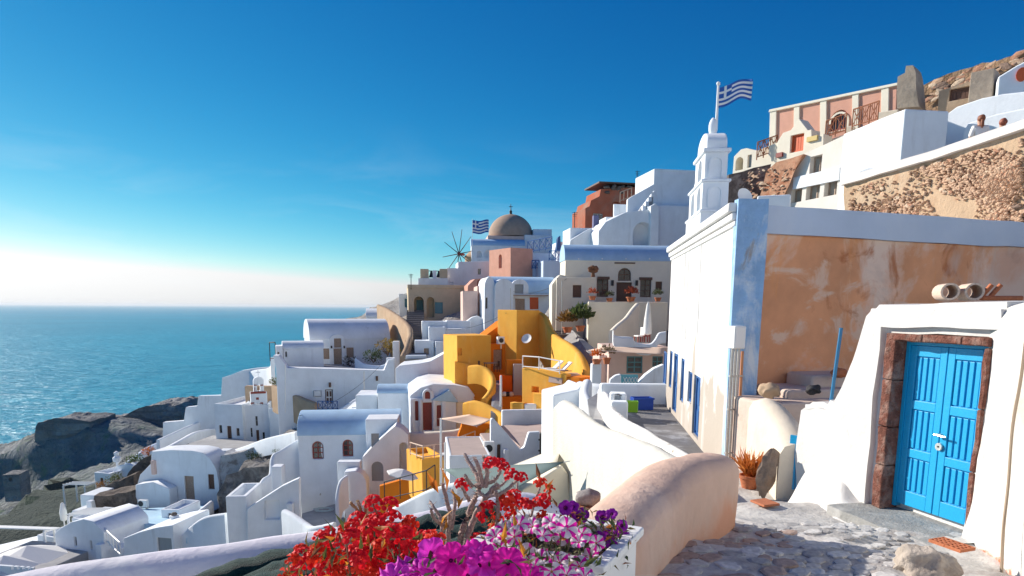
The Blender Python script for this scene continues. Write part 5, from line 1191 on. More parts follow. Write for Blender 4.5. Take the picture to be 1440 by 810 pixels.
h.poly([(690, 745), (735, 690), (790, 655), (800, 668), (810, 745)], .5, sink=1, g=True); h.end()
wallrun('yard_wall', 'white sloping wall with a pipe above the lavender-shaded parapet', [U(548, 716, 30), U(580, 700, 29.5), U(605, 688, 29), U(640, 678, 28.5)], .4, 3.0, WHITE, 4, ground=True)
railing('yard_railing', 'dark thin handrail above the white sloping wall', [U(541, 705, 33), U(563, 700, 32), U(600, 692, 30), U(612, 684, 30)], 1.0, IRON, 1.6, .025)
# ---- big block under the lane wall
h = House('white_block', 'large white block with a stepped sunlit parapet below the lane', 'house', 778, 640, 27.5, 10)
h.poly([(778, 660), (778, 556), (790, 553), (812, 548), (818, 541), (829, 546), (828, 610), (820, 660)], 2.2, sink=3, g=True); h.end()
# ---- three-gabled white house
h = House('gabled_house', 'white house with rounded gables, blue vault roof, tan and red doors', 'house', 681, 470, 80, 10)
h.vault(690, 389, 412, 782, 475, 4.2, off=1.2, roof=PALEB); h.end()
h.gable(681, 389, 405, 696, 478, 6, off=.5); h.open(683, 418, 685.5, 434, 'window', mat=FTAN, bars=(0, 0), off=.5); h.end()
h.gable(695, 392, 404, 722, 478, 3, off=0); h.end()
h.gable(719, 393, 404, 743, 420, .6, off=.7, sink=0, g=False); h.open(724, 400, 736, 413, 'plank', mat=FGRY, off=.7); h.end()
h.box(722, 414, 776, 475, 1.1, off=.9, mat=WHITE); h.open(724.5, 418, 738, 436, 'plank', mat=FTAN, off=.9); h.open(745, 418, 757.5, 435, 'plank', mat=FORG, off=.9); h.end()
bm = bmesh.new(); u0, v0 = h.uv(721, 416, .5); u1, _ = h.uv(770, 416, .5); box(bm, u0, u1, .1, .95, v0, v0+.12); h.add(bm, FTAN, 'door_canopy')
h = House('pale_gable_wall', 'tall sunlit white strip wall left of the gabled house', 'house', 651, 470, 84, 8)
h.box(651, 409, 672, 470, 5, mat=ROSE); h.box(671, 402, 684, 470, 5, off=1, mat=ROSE); h.end()
h.poly([(655, 475), (656, 452), (664, 446), (672, 444), (682, 450), (682, 475)], 1.5, off=-2); h.end()
# ---- beige arched house with bells above
h = House('beige_arched_house', 'weathered beige house with two pointed arches and a teal shutter', 'house', 574, 456, 97, 10, mat=BEIGE)
h.box(574, 402, 654, 458, 9); h.open(582, 417, 596, 452, 'none', True, rec=2.4); h.open(600, 418, 611, 446, 'none', True, rec=1.4); h.open(611.5, 425, 623, 441, 'plank', mat=FTEA); h.end()
bm = bmesh.new(); u0, v0 = h.uv(586, 448, 2.3); u1, v1 = h.uv(595, 422, 2.3); box(bm, u0, u1, 2.2, 2.35, v0, v1); h.add(bm, FTEA, 'door')
bm = bmesh.new(); u0, v0 = h.uv(573, 405); u1, v1 = h.uv(655, 401); box(bm, u0, u1, -.12, 1, v0, v1); finish(h.add(bm, BEIGE, 'cornice'), .04)
h = House('blue_shutter_house', 'tiny white house with a teal shutter at the cliff edge beside the beige house', 'house', 560, 440, 104, 6)
h.box(561, 413, 575, 440, 5); h.open(569, 420, 573, 432, 'plank', mat=FTEA); h.end()
h = House('bell_wall', 'beige ruined wall with two openings holding dark bells', 'bell tower', 588, 400, 106, 6, mat=BEIGE, soft=.05)
h.box(591, 378, 603, 394, .9); h.box(618, 378, 629, 394, .9); h.box(608.5, 380, 614, 394, .8, mat=WHITE); h.box(588, 391, 630, 402, 3, off=-.4, mat=WHITE); h.end()
for px in (606.5, 617): 
    bm = bmesh.new(); u, v = h.uv(px, 386, .4); lathe(bm, [(0, .55), (.12, .5), (.2, .2), (.36, -.35), (.4, -.45), (0, -.4)], 12, Matrix.Translation((u, .4, v))); h.add(bm, IRON, 'bell', 50)
bm = bmesh.new(); u0, v0 = h.uv(602, 381, .4); u1, _ = h.uv(620, 381, .4); bar(bm, (u0, .4, v0), (u1, .4, v0), .06); h.add(bm, FBRN, 'bell_beam')
h = House('long_white_house', 'plain blue-white flat house with one small dark window behind the beige house', 'house', 628, 402, 108, 8)
h.poly([(628, 412), (628, 377), (644, 377), (644, 368), (692, 367), (692, 412)], 6, sink=4, g=True); h.open(672, 378, 676, 386, 'window', mat=FBRN, bars=(0, 0)); h.open(632, 397, 637, 402, 'none'); h.end()
h = House('rose_lean_to', 'rose plaster lean-to with an arched red niche beside the beige house', 'house', 655, 420, 94, 12, mat=PINK)
h.poly([(656, 425), (658, 402), (668, 392), (690, 391), (690, 425)], 4, sink=3, g=True); h.open(671, 393, 679, 408, 'plank', True, mat=FRED); h.end()
h = House('pink_cube', 'pink plaster cube house with an arched niche in its sunlit side', 'house', 718, 392, 100, 30, mat=PINK, soft=.06)
h.box(718, 348, 749, 400, 6.5, mat=PINK); 
u, v = h.yz(703, 368, 0.0) if False else (0, 0)
cb = bmesh.new(); bmv = archpoly(2.6, 1.6, 3.5, 3.6, True); prism(cb, bmv, -.5, .35, 'x'); h.cuts.append(cb); h.end()
h.box(749, 370, 764, 395, 3, off=1.5, mat=ROSE); h.end()
# ---- domed church, windmill, flag
h = House('domed_church', 'blue-white church with an ochre brown dome and finial', 'church', 660, 372, 126, 6)
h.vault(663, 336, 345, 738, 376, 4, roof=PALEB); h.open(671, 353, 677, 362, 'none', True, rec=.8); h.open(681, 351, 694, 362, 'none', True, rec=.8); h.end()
h.box(686, 331, 742, 345, 8.0, off=1.5, sink=0, mat=ROSE, g=False); h.box(738, 330, 776, 376, 9, off=1); h.box(750, 322, 776, 340, 6, off=2.5, sink=1); h.end()
u0, v0 = h.uv(687, 331, 5.5); u1, _ = h.uv(749, 331, 5.5); rr = (u1-u0)/2
bm = bmesh.new(); lathe(bm, [(rr*1.02, -.3), (rr*1.02, .0)]+[(rr*math.cos(R(a)), rr*.93*math.sin(R(a))+.02) for a in range(0, 91, 6)][:-1]+[(0, rr*.95)], 40, Matrix.Translation(((u0+u1)/2, 5.5, v0)))
h.add(bm, plaster('ochre_dome', (.46, .33, .25), (.38, .26, .19), .5, .5, .3, 5, .08), 'dome', 40)
bm = bmesh.new(); lathe(bm, [(.35, 0), (.2, .3), (.3, .5), (.1, .8), (.05, 1.9), (0, 1.9)], 10, Matrix.Translation(((u0+u1)/2, 5.5, v0+rr*.93))); h.add(bm, IRON, 'finial', 40)
bm = bmesh.new(); box(bm, (u0+u1)/2-.35, (u0+u1)/2+.35, 5.45, 5.55, v0+rr*.93+1.35, v0+rr*.93+1.45); h.add(bm, IRON, 'cross_arm')
f0 = U(664.5, 345, 122); f1 = U(664.5, 309, 122); flag('flag', 'distant blue and white striped flag beside the brown dome', f0, f1.z-f0.z, 3.0, 2.2, R(4), 6.0)
o = thing('windmill', 'skeletal windmill with bare radiating sail spars beside the domed church', 'windmill', U(648, 378, 128), R(-20))
hub = U(646, 357, 128)-o.location; hub = Matrix.Rotation(R(20), 3, 'Z') @ hub
bm = bmesh.new(); lathe(bm, [(1.6, -1.5), (1.5, hub.z-.6), (1.7, hub.z-.5), (0, hub.z+1.2)], 16, Matrix.Translation((1.6, 2.0, 0))); obj('tower', bm, TAN, o, 40)
bm = bmesh.new(); bar(bm, hub+Vector((0, 2.0, 0)), hub+Vector((0, -.5, 0)), .22, 8); obj('axle', bm, FRED, o)
for k in range(10):
    a = 2*math.pi*k/10+.12; l_ = 4.4; bm = bmesh.new(); e = hub+Vector((math.cos(a)*l_*.75, -.2, math.sin(a)*l_)); bar(bm, hub+Vector((0, -.2, 0)), e, .09, 6, .05); obj('spar', bm, FBRN, o)
for px, py0, py1, d_, lb in ((578, 385, 403, 97, 'thin aerial mast on the beige arched house'), (808, 298, 322, 84, 'dark aerial mast behind the white stair blocks'), (896, 240, 264, 95, 'television aerial on the red ruined house'), (401, 513, 575, 70, 'slender white flagless mast before the long retaining wall')):
    a = U(px, py1, d_); b = U(px, py0, d_); o = thing('aerial_mast', lb, 'mast', a); bm = bmesh.new(); bar(bm, (0, 0, -.4), b-a, .05 if d_ > 71 else .07, 6); obj('mast', bm, IRON if d_ > 71 else FWHT, o)
    if d_ > 71:
        L_ = (b-a).length
        for k in range(3): bm = bmesh.new(); bar(bm, (-.35+.06*k, 0, L_*(.95-.1*k)), (.35-.06*k, 0, L_*(.95-.1*k)), .025, 5); obj('rod', bm, IRON, o)
railing('roof_railing', 'dark blue criss-cross railing sloping beside the domed church', [U(742, 356, 104), U(776, 350, 100)], 1.7, FBLU, 1.2, .06, cross=True)
railing('roof_railing', 'dark blue criss-cross railing in front of the white stair blocks', [U(772, 366, 92), U(800, 366, 90)], 1.2, FBLU, 1.0, .05, cross=True)
railing('stair_railing', 'short dark blue gate railing beside the pink cube', [U(748, 378, 101), U(758, 378, 100)], 1.2, FBLU, .8, .05, cross=True)
h = House('blue_stair_house', 'pale blue stepped house with dark blue steps right of the pink cube', 'house', 748, 395, 102, 8)
h.box(742, 356, 775, 400, 5, mat=BLUEW); h.box(764, 366, 805, 410, 6, off=-6, mat=BLUEW); h.box(784, 340, 805, 370, 4, off=-3); h.end()
h.poly([(782, 352), (784, 334), (788, 331), (789, 352)], .8, off=-3.2, mat=FBLU); h.end()
# ---- cream terrace house
h = House('cream_terrace_house', 'cream house with brown arched fanlight door, two brown windows and a blue vault roof', 'house', 795, 425, 66, 4, mat=CREAM)
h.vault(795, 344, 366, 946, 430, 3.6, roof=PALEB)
h.open(840, 391, 855.5, 417.5, mat=FBRN, bars=(1, 2)); h.open(869.5, 377, 887.5, 395, arch=True, mat=FBRN, bars=(1, 1)); h.open(867, 397, 888, 425, 'door', mat=FBRN); h.open(900.5, 392, 915.5, 418, mat=FBRN, bars=(1, 2)); h.open(922, 396, 931, 408, 'plank', mat=FBRN); h.end()
for (a, b, c, e, m_) in ((840, 389, 857, 393, FBRN), (899, 390, 917, 394, FBRN), (864, 369, 893, 371, FBRN)):
    u0, v1 = h.uv(a, b); u1, v0 = h.uv(c, e); bm = bmesh.new(); box(bm, u0, u1, -.1, .05, v0, v1); h.add(bm, m_, 'lintel')
for px in (861, 895): bm = bmesh.new(); u, v = h.uv(px, 398); box(bm, u-.1, u+.1, -.25, 0, v-.25, v+.25); h.add(bm, IRON, 'lantern')
for k in range(4): bm = bmesh.new(); u, v = h.uv(812+33*k, 360, .6); bar(bm, (u, -.15, v-.3), (u, .5, v-.3), .07, 6); h.add(bm, WHITE, 'drain_spout')
h.box(783, 390, 838, 480, 2.2, off=-2.4, mat=CREAM); h.open(806, 401, 818, 418.5, 'plank', mat=FBRN, off=-2.4); h.end()
h.poly([(776, 480), (776, 400), (782, 392), (788, 386), (797, 388), (797, 480)], 2, off=-2.0, mat=CREAM); h.end()
h.box(828, 424, 938, 485, .5, off=-5.5, mat=CREAM); h.box(828, 426, 938, 480, 5, off=-5, mat=FLOOR, name='terrace_floor'); h.end()
wallrun('swept_parapet', 'white parapet sweeping up in a curve to the cream terrace', [U(860, 464, 53), U(868, 456, 54), U(880, 446, 55.5), U(889, 434, 57), U(896, 426, 58)], .45, 4.0, CREAM, 6)
wallrun('terrace_parapet', 'white scooped roof parapet with two raised ends above the awning house', [U(862, 464, 45.2), U(866, 472, 45.2), U(888, 474, 45.2), U(893, 480, 45.2), U(903, 483, 45.2), U(914, 483, 45.2), U(921, 476, 45.2), U(926, 468, 45.2), U(936, 466, 45.2)], .35, .75, WHITE, 6)
h = House('awning_house', 'pale rose house with teal shutters under a peach awning', 'house', 843, 545, 45, 2, mat=ROSE)
h.box(857, 488, 942, 548, 5, mat=ROSE); h.open(882, 501, 904, 525, mat=FTEA, pane=GLASS, bars=(1, 2)); h.open(918, 501, 932, 516, mat=FTEA, bars=(1, 1)); h.end()
h.box(843, 500, 857.5, 545, 3, off=.8); h.end()
sail('awning', 'peach cloth awning stretched along the rose house front', [U(826, 493, 42.5), U(852, 488, 44.7), U(936, 489, 44.7), U(936, 499, 42)], CLOTHP, .05, 'awning')
a = U(910, 478, 46.5); b = U(910, 424, 46.5); bm = bmesh.new(); hh = (b-a).length; lathe(bm, [(.03, -.4), (.03, hh*.12), (.30, hh*.16), (.26, hh*.5), (.12, hh*.92), (.02, hh)], 10); o = obj('folded_parasol', bm, CLOTHW, None, 60); o.location = a; tag(o, 'tall folded white parasol on the roof terrace of the awning house', 'parasol')
for i, (px, lb, m_) in enumerate(((899, 'white cushioned chair beside the folded parasol', CLOTHW), (907, 'dark red wooden chair under the folded parasol', FRED))):
    c_ = thing('terrace_chair', lb, 'chair', U(px, 481, 46.8), R(200+40*i))
    bm = bmesh.new(); box(bm, -.28, .28, -.28, .28, .38, .46); obj('seat', bm, m_, c_); bm = bmesh.new(); box(bm, -.28, -.22, -.28, .28, .46, 1.0); obj('backrest', bm, m_, c_)
    for x in (-.28, .22):
        for y in (-.28, .22): bm = bmesh.new(); box(bm, x, x+.06, y, y+.06, 0, .38); obj('leg', bm, FRED, c_)
h = House('turquoise_gate_wall', 'curved white wall with a turquoise pierced gate before the awning house', 'wall', 855, 545, 36, 2)
h.poly([(855, 550), (858, 534), (866, 528), (874, 526), (876, 550)], .4, sink=1.5, g=True); h.poly([(895, 552), (898, 538), (908, 527), (920, 518), (934, 512), (936, 552)], .5, sink=1.5, g=True); h.end()
bm = bmesh.new(); u0, v0 = h.uv(873, 540); u1, v1 = h.uv(898, 527); box(bm, u0, u1, .1, .16, v0-.3, v1); h.add(bm, plain('turquoise_paint', (.14, .46, .52), .5), 'gate')
bm = bmesh.new()
for k in range(5): bar(bm, (u0+.15+k*.16, .08, v0+.05), (u0+.3+k*.16, .08, v0+.35), .02, 5); bar(bm, (u0+.3+k*.16, .085, v0+.05), (u0+.15+k*.16, .085, v0+.35), .02, 5)
h.add(bm, FWHT, 'lattice')
sheet('lane', [U(769, 449, 69), U(806, 465, 62.5), U(836, 490, 56), U(851, 531, 47), U(836, 533, 47.5), U(826, 510, 53), U(792, 478, 60), U(764, 453, 70)], .8, FLOOR, kind='structure')
GROUND += [U(800, 490, 58), U(838, 540, 44)]
stairs('lane_steps', 'grey stone steps climbing between yellow house and cream house', U(790, 472, 62), U(768, 445, 71), 1.8, 12, plain('brown_step_stone', (.22, .19, .17), .9, var=.2), drop=1)
# ---- white stair blocks under the ridge
h = House('white_stair_house', 'tall white house with an outside stair and a shallow arched porch', 'house', 842, 348, 76, 10)
h.poly([(842, 352), (842, 325), (852, 312), (868, 304), (880, 298), (925, 294), (925, 352)], 5, sink=3, g=True); h.open(891, 312, 919, 345, 'none', True, rec=1.4); h.end()
h.box(916, 288, 984, 352, 5, off=.6); h.end()
h.box(920, 237, 985, 292, 6, off=2.2); h.end()
h.poly([(882, 306), (883, 280), (889, 276), (921, 258), (921, 266), (898, 296), (896, 306)], .5, off=1.5); h.end()
h.poly([(897, 308), (898, 297), (922, 268), (922, 308)], 1.2, off=2.4, mat=FLOOR); h.end()
h.poly([(914, 345), (915, 290), (922, 286), (927, 292), (926, 345)], .6, off=-.5); h.end()
for k in range(5):
    a = h.uv(900+4*k, 296-6.5*k, 2.0); bm = bmesh.new(); box(bm, a[0], a[0]+.4, 2.0, 3.2, a[1]-.5, a[1]); h.add(bm, WHITE, 'step')
h = House('ledge_block', 'low white blocks with a violet door beside the red ruin', 'house', 802, 350, 80, 8)
h.box(802, 320, 834, 352, 4); h.open(832, 320, 841, 345, 'none'); h.end()
h.poly([(800, 352), (802, 338), (822, 325), (832, 320), (834, 352)], 1, off=-1.2); h.box(852, 305, 884, 330, 3, off=1.5); h.box(864, 287, 884, 306, .4, off=2.4, sink=0); h.end()
bm = bmesh.new(); u0, v0 = h.uv(834, 342, -.3); u1, v1 = h.uv(842, 303, -.3); box(bm, u0, u1, -.3, .3, v0, v1); h.add(bm, plain('violet_paint', (.13, .13, .25), .6), 'door')
h = House('red_ruin', 'ruined red plaster house with broken stone top and grey-blue door', 'ruin', 823, 330, 94, 12, mat=REDP, soft=.03)
h.poly([(823, 335), (823, 293), (829, 290), (831, 282), (843, 276), (845, 266), (905, 262), (912, 264), (912, 335)], 6, sink=3, g=True); h.open(834, 300, 847.5, 320, 'window', mat=FGRY, bars=(1, 2)); h.open(861, 283, 872, 308, 'none', True, rec=.7); h.end()
bm = bmesh.new()
for k in range(26):
    u, v = h.uv(844+random.uniform(0, 64), 262+random.uniform(0, 9), -.1); blob(bm, (u, random.uniform(-.15, .6), v), random.uniform(.25, .5), .3, random.uniform(.15, .3), k, .3, 2)
h.add(bm, DARKST, 'stone_coursing', 50)
bm = bmesh.new(); u0, v0 = h.uv(842, 266, -.2); u1, v1 = h.uv(912, 261, -.2); box(bm, u0, u1, -.3, 6, v1+.05, v1+.25); h.add(bm, FBRN, 'roof_slab')
railing('pergola_rail', 'pale wooden lattice shelter beside the red ruin', [U(872, 284, 90), U(888, 278, 90)], 1.2, FTAN, .6, .05)
# ---- upper right: white hotel, pink hall, pediment gate, ruins, stone retaining wall
h = House('white_hotel', 'broad white house with square framed windows under the pink hall', 'house', 1100, 292, 38, -68, mat=plaster('warm_limewash', (.70, .66, .60), (.60, .54, .46), .5, .6, .3, 7, .04, .5), soft=.10)
h.poly([(1092, 300), (1094, 285), (1102, 265), (1108, 245), (1116, 228), (1130, 216), (1160, 203), (1200, 184), (1240, 166), (1274, 154), (1275, 300)], 5, sink=3, g=True)
for r_ in ((1139, 221, 1154.5, 252), (1214, 202, 1235, 233), (1160, 252, 1177, 277), (1134, 260, 1152.5, 282), (1113, 267, 1127, 286)): h.open(*r_, mat=FTAN, pane=plain('curtained_glass%d' % r_[0], (.32, .28, .24), .3), bars=(1, 0), rec=.35)
h.end()
for (a, b, c, e) in ((1212, 199, 1240, 201), (1118, 250, 1182, 252)): u0, v1 = h.uv(a, b); u1, v0 = h.uv(c, e); bm = bmesh.new(); box(bm, u0, u1, -.12, .03, v0-.04, v1); h.add(bm, WHITE, 'moulding')
h.end()
h = House('hotel_wing', 'plain white wing in shade jutting beside the square framed windows', 'house', 1273, 245, 28.3, 8)
h.box(1273, 153, 1331, 245, 4, sink=3); h.end()
h = House('rounded_stub', 'small rounded white wall stub below the hotel window', 'wall', 1200, 262, 28, -50)
h.poly([(1200, 262), (1200, 248), (1207, 240), (1220, 235), (1236, 235), (1236, 262)], .6, sink=1); h.end()
h = House('low_white_block', 'low white block peeping above the chapel coping beside the rubble bank', 'house', 1065, 300, 30, -20)
h.box(1065, 275, 1112, 300, 3, sink=2); h.end()
h = House('white_slope_wall', 'rising white rounded wall behind the two people', 'wall', 1330, 240, 31, -52)
h.poly([(1300, 260), (1320, 168), (1345, 150), (1380, 138), (1410, 132), (1450, 128), (1475, 260)], 2, sink=2, g=True); h.end()
h.poly([(1352, 240), (1354, 185), (1362, 172), (1400, 160), (1460, 148), (1470, 240)], .8, off=-2.2); h.end()
h = House('pink_hall', 'long pink hall with pale pilasters and a dark arched fanlight under a white cornice', 'hall', 1080, 235, 48, -54, mat=PINK, soft=.04)
h.poly([(1078, 245), (1083, 155), (1262, 117), (1262, 245)], 7, sink=3, g=True); h.open(1168, 158, 1192, 185, arch=True, mat=FRED, bars=(3, 0)); h.end()
for (a, w_, yt) in ((1081, 10, 155), (1115, 9, 148), (1152, 10, 140), (1197, 10, 131), (1238, 12, 122)): h.poly([(a, 225), (a+1, yt), (a+w_, yt-1.6), (a+w_-1, 225)], .12, off=-.1, mat=CREAM, soft=.02)
h.poly([(1080, 158), (1081, 154), (1263, 115.5), (1263, 119.5)], .5, off=-.16, mat=CREAM, soft=.03); h.end()
bm = bmesh.new(); P_ = archpoly(*h.uv(1165, 187), *h.uv(1195.5, 154), True); Q_ = archpoly(*h.uv(1168, 187), *h.uv(1192, 157.5), True)
for a, b, c, e in zip(P_, P_[1:], Q_[1:], Q_): bm.faces.new([bm.verts.new((p[0], -.06, p[1])) for p in (a, b, c, e)]); bm.faces.new([bm.verts.new(p) for p in ((a[0], -.06, a[1]), (b[0], -.06, b[1]), (b[0], .02, b[1]), (a[0], .02, a[1]))])
h.add(bm, CREAM, 'arch_moulding')
h = House('pediment_gate', 'cream gateway with a little pediment and red door before the pink hall', 'gateway', 1093, 240, 43, -58, mat=CREAM, soft=.04)
h.poly([(1092, 245), (1093, 200), (1101, 187), (1112, 183), (1124, 167), (1136, 183), (1141, 182), (1141, 196), (1158, 188), (1160, 245)], .8, sink=2, g=True); h.open(1112, 191, 1129.5, 215, 'plank', mat=FORG); h.end()
bm = bmesh.new(); u0, v0 = h.uv(1135, 200, -.05); u1, v1 = h.uv(1150, 190, -.05); box(bm, u0, u1, -.12, .02, v0, v1); h.add(bm, plain('yellow_sign', (.62, .46, .16), .6), 'sign_board')
bm = bmesh.new(); u0, v0 = h.uv(1092, 222, -.05); u1, v1 = h.uv(1101, 214, -.05); box(bm, u0, u1, -.14, .02, v0, v1); h.add(bm, FRED, 'notice_box')
h = House('roadside_house', 'small cream house with an arched opening at the end of the pink hall terrace', 'house', 1033, 235, 46, -55, mat=CREAM)
h.poly([(1030, 245), (1032, 220), (1042, 210), (1050, 208), (1064, 212), (1094, 200), (1094, 245)], 3, sink=2, g=True); h.open(1035, 222, 1045, 240, 'none', True, rec=.8); h.open(1052, 218, 1057, 236, 'plank', mat=FGRY); h.end()
for i, (p0, p1, d0, d1, lb) in enumerate((((1064, 224), (1092, 214), 44, 44, 'rusty ornate balcony railing beside the roadside house'), ((1160, 196), (1189, 186), 41.0, 40.0, 'rusty ornate balcony railing below the arched fanlight'), ((1198, 181), (1234, 170), 39.6, 38.2, 'rusty ornate balcony railing near the ruined chimney'))):
    railing('balcony_railing', lb, [U(p0[0], p0[1], d0), U(p1[0], p1[1], d1)], 1.0, plain('rust_iron%d' % i, (.30, .11, .05), .8), .5, .03, cross=True, nbar=3)
h = House('balcony_wall', 'white balcony parapet with square piers below the pink hall', 'wall', 1155, 235, 41.4, -42, mat=CREAM, soft=.05)
h.poly([(1155, 245), (1156, 200), (1190, 188), (1236, 173), (1262, 163), (1262, 245)], .5, off=.2, sink=2); h.box(1189, 178, 1198, 200, .6); h.box(1234, 158, 1262, 185, 1.2, off=-.2); h.end()
RUB = plaster('ridge_rubble', (.40, .26, .16), (.26, .19, .14), .8, .9, 1.0, 4.0, .2, dist=.2)
rubble('ruined_chimney', 'crumbling stone chimney stump standing above the pink hall terrace', [(1262, 152), (1264, 110), (1274, 104), (1276, 94), (1286, 93), (1289, 104), (1291, 150)], 37, 1.4, -45, 20, plaster('grey_tan_stone', (.40, .33, .26), (.28, .23, .19), .8, 1, 1, 5, .15), .12, 'ruin')
RW_ = rubble('ruined_wall', 'tan rubble ruin climbing along the ridge', [(1245, 165), (1256, 130), (1292, 128), (1330, 108), (1360, 100), (1400, 84), (1460, 64), (1470, 150), (1300, 165)], 42, 3, -52, 23, RUB, .35, 'ruin')
h = House('ruined_doorway', 'stone ruin with a wide wooden door on the ridge', 'ruin', 1320, 150, 36, -45, mat=plaster('sandy_rubble', (.44, .33, .23), (.33, .22, .15), .7, 1, .8, 6, .12), soft=.04)
h.poly([(1318, 155), (1320, 128), (1385, 108), (1400, 112), (1400, 155)], 1.5, sink=2); h.open(1336, 126, 1365, 142, 'plank', mat=FBRN); h.end()
h.box(1365, 102, 1396, 145, 2, off=-1.0, mat=MAT['grey_tan_stone']); h.end()
h = House('hilltop_house', 'bright white gabled house with a round red mark at the ridge top', 'house', 1396, 150, 33, -30)
h.poly([(1402, 160), (1404, 108), (1430, 92), (1470, 72), (1470, 160)], 5, sink=3, g=True); h.end()
bm = bmesh.new(); u, v = h.uv(1437, 105); prism(bm, [(u+.22*math.cos(2*math.pi*i/14), v+.3*math.sin(2*math.pi*i/14)) for i in range(14)], -.06, .02); h.add(bm, FORG, 'round_sign')
rubble('boulder_heap', 'smooth tan rocks leaning against the hilltop house', [(1385, 150), (1392, 128), (1400, 116), (1408, 118), (1412, 135), (1440, 120), (1442, 150)], 35, 1.5, 4, 31, TAN, .2)
# stone retaining wall of the upper path, with its coping; stones stand proud of the render
SR = plaster('sandy_render', (.50, .36, .24), (.60, .49, .37), .7, .55, .8, 9.0, .08, .2, dist=.05)
addlayer(SR, (.42, .25, .15), 1.2, .55, .66, .6)
W = House('retaining_wall', 'long sandy retaining wall with exposed red stones under the upper path', 'wall', 1188, 330, 24, -76, mat=SR, soft=.03)
pts = [(1186, 345), (1188, 252), (1230, 240), (1300, 219), (1370, 196), (1480, 158), (1500, 345)]
q = [W.uv(*p) for p in pts]; bm = bmesh.new(); prism(bm, q, 0, 1.6); bmesh.ops.triangulate(bm, faces=bm.faces)
for _ in range(4): bmesh.ops.subdivide_edges(bm, edges=[e for e in bm.edges if e.calc_length() > .6], cuts=1); bmesh.ops.triangulate(bm, faces=[f for f in bm.faces if len(f.verts) > 3])
for v in bm.verts: v.co += noise.noise_vector(v.co*1.1)*.09+noise.noise_vector(v.co*4)*.03
W.add(bm, SR, 'render', 50); W.reg(0, 7, 0, 2, -1)
cz = [W.M @ Vector((u, .3, v+.12)) for u, v in q[1:-1]]
wallrun('coping', None, [p for p in cz], .95, .32, plaster('white_coping', (.70, .67, .62), (.58, .54, .48), .5), 4, parent=W.o, rough=.03)
smats = [plain('wall_stone_'+n, c, .95, bump=.6, bscale=16, var=.3) for n, c in (('red', (.42, .22, .14)), ('rust', (.50, .33, .22)), ('dark', (.22, .15, .115)), ('sand', (.52, .40, .29)))]
protos = []
for k in range(8):
    bm = bmesh.new(); blob(bm, (0, 0, 0), 1, .6, .62, k*2.3, .5, 1, 1.4); me = bpy.data.meshes.new('stone'); bm.to_mesh(me); bm.free(); me.materials.append(smats[(0, 1, 0, 2, 3, 1, 0, 3)[k]]); protos.append(me)
def scatter(parent, fn, n, smin, smax, name='stone'):
    for k in range(n):
        p, s_ = fn(); o = bpy.data.objects.new(name, random.choice(protos)); link(o, parent); o.location = p; f = smin+(smax-smin)*random.random()**2*s_
        o.scale = (f*random.uniform(1, 1.7), .04+f*.10, f*random.uniform(.6, 1)); o.rotation_euler = (random.uniform(-.2, .2), random.uniform(-.5, .5), random.uniform(-.2, .2))
def on_wall():
    while True:
        px = random.uniform(1195, 1440); py = random.uniform(190, 318); t_ = (px-1195)/245
        if py < 258-(px-1190)*.30+10: continue
        pr = noise.noise(Vector((px*.018, py*.03, 1.7)))*1.0+.52-abs((py-(295-60*t_))/80)*.35
        if random.random() < pr*1.2:
            u, v = W.uv(px, py); return Vector((u, -.03, v)), 1.0
scatter(W.o, on_wall, 295, .035, .15)
bm = bmesh.new()
for k in range(2000):
    p, _ = on_wall(); r_ = random.uniform(.015, .05); n0 = len(bm.verts); q_ = bmesh.ops.create_icosphere(bm, subdivisions=1, radius=1.0)
    for v in q_['verts']: n_ = v.co.normalized(); v.co = p+Vector((n_.x*r_*1.5, n_.y*.06, n_.z*r_))*(1+.3*noise.noise(n_*2+p))
W.add(bm, smats[1], 'rubble_chips', 50)['kind'] = 'stuff'
def on_ruin():
    while True:
        px = random.uniform(1258, 1438); py = random.uniform(66, 140)
        if py > 132-(px-1256)*.34+3: break
    u, v = RW_.uv(px, py, -.1); return Vector((u, -.1, v)), 1.0
scatter(RW_.o, on_ruin, 110, .12, .42)
# dark rubble wall beside the bell gable and reddish rubble bank
rubble('rubble_bank', 'dark grey rubble wall right behind the bell gable', [(1026, 300), (1028, 246), (1060, 236), (1084, 230), (1078, 300)], 40, 3, 0, 41, plaster('dark_lava_rubble', (.16, .135, .125), (.30, .26, .24), .8, 1.6, 1, 5, .3, sharp=(.5, .6)), .18)
rb = rubble('rubble_bank', 'reddish rubble bank sloping beneath the cream gateway', [(1062, 300), (1078, 240), (1092, 228), (1130, 218), (1112, 240), (1098, 270), (1092, 300)], 39, 3, -60, 44, plaster('red_rubble', (.50, .28, .18), (.34, .13, .07), .8, 1.8, 1, 6, .2, sharp=(.48, .6)), .15)
def on_bank():
    px = random.uniform(1032, 1118); py = random.uniform(236, 292)
    u, v = rb.uv(px, py, -.05); return Vector((u, -.05, v)), 1.0
def ok_bank():
    while True:
        p, s_ = on_bank(); x, y = proj(rb.M @ p)
        if y > 246-(x-1028)*.24 and x < 1120-(y-236)*.55: return p, s_
scatter(rb.o, ok_bank, 150, .05, .16)

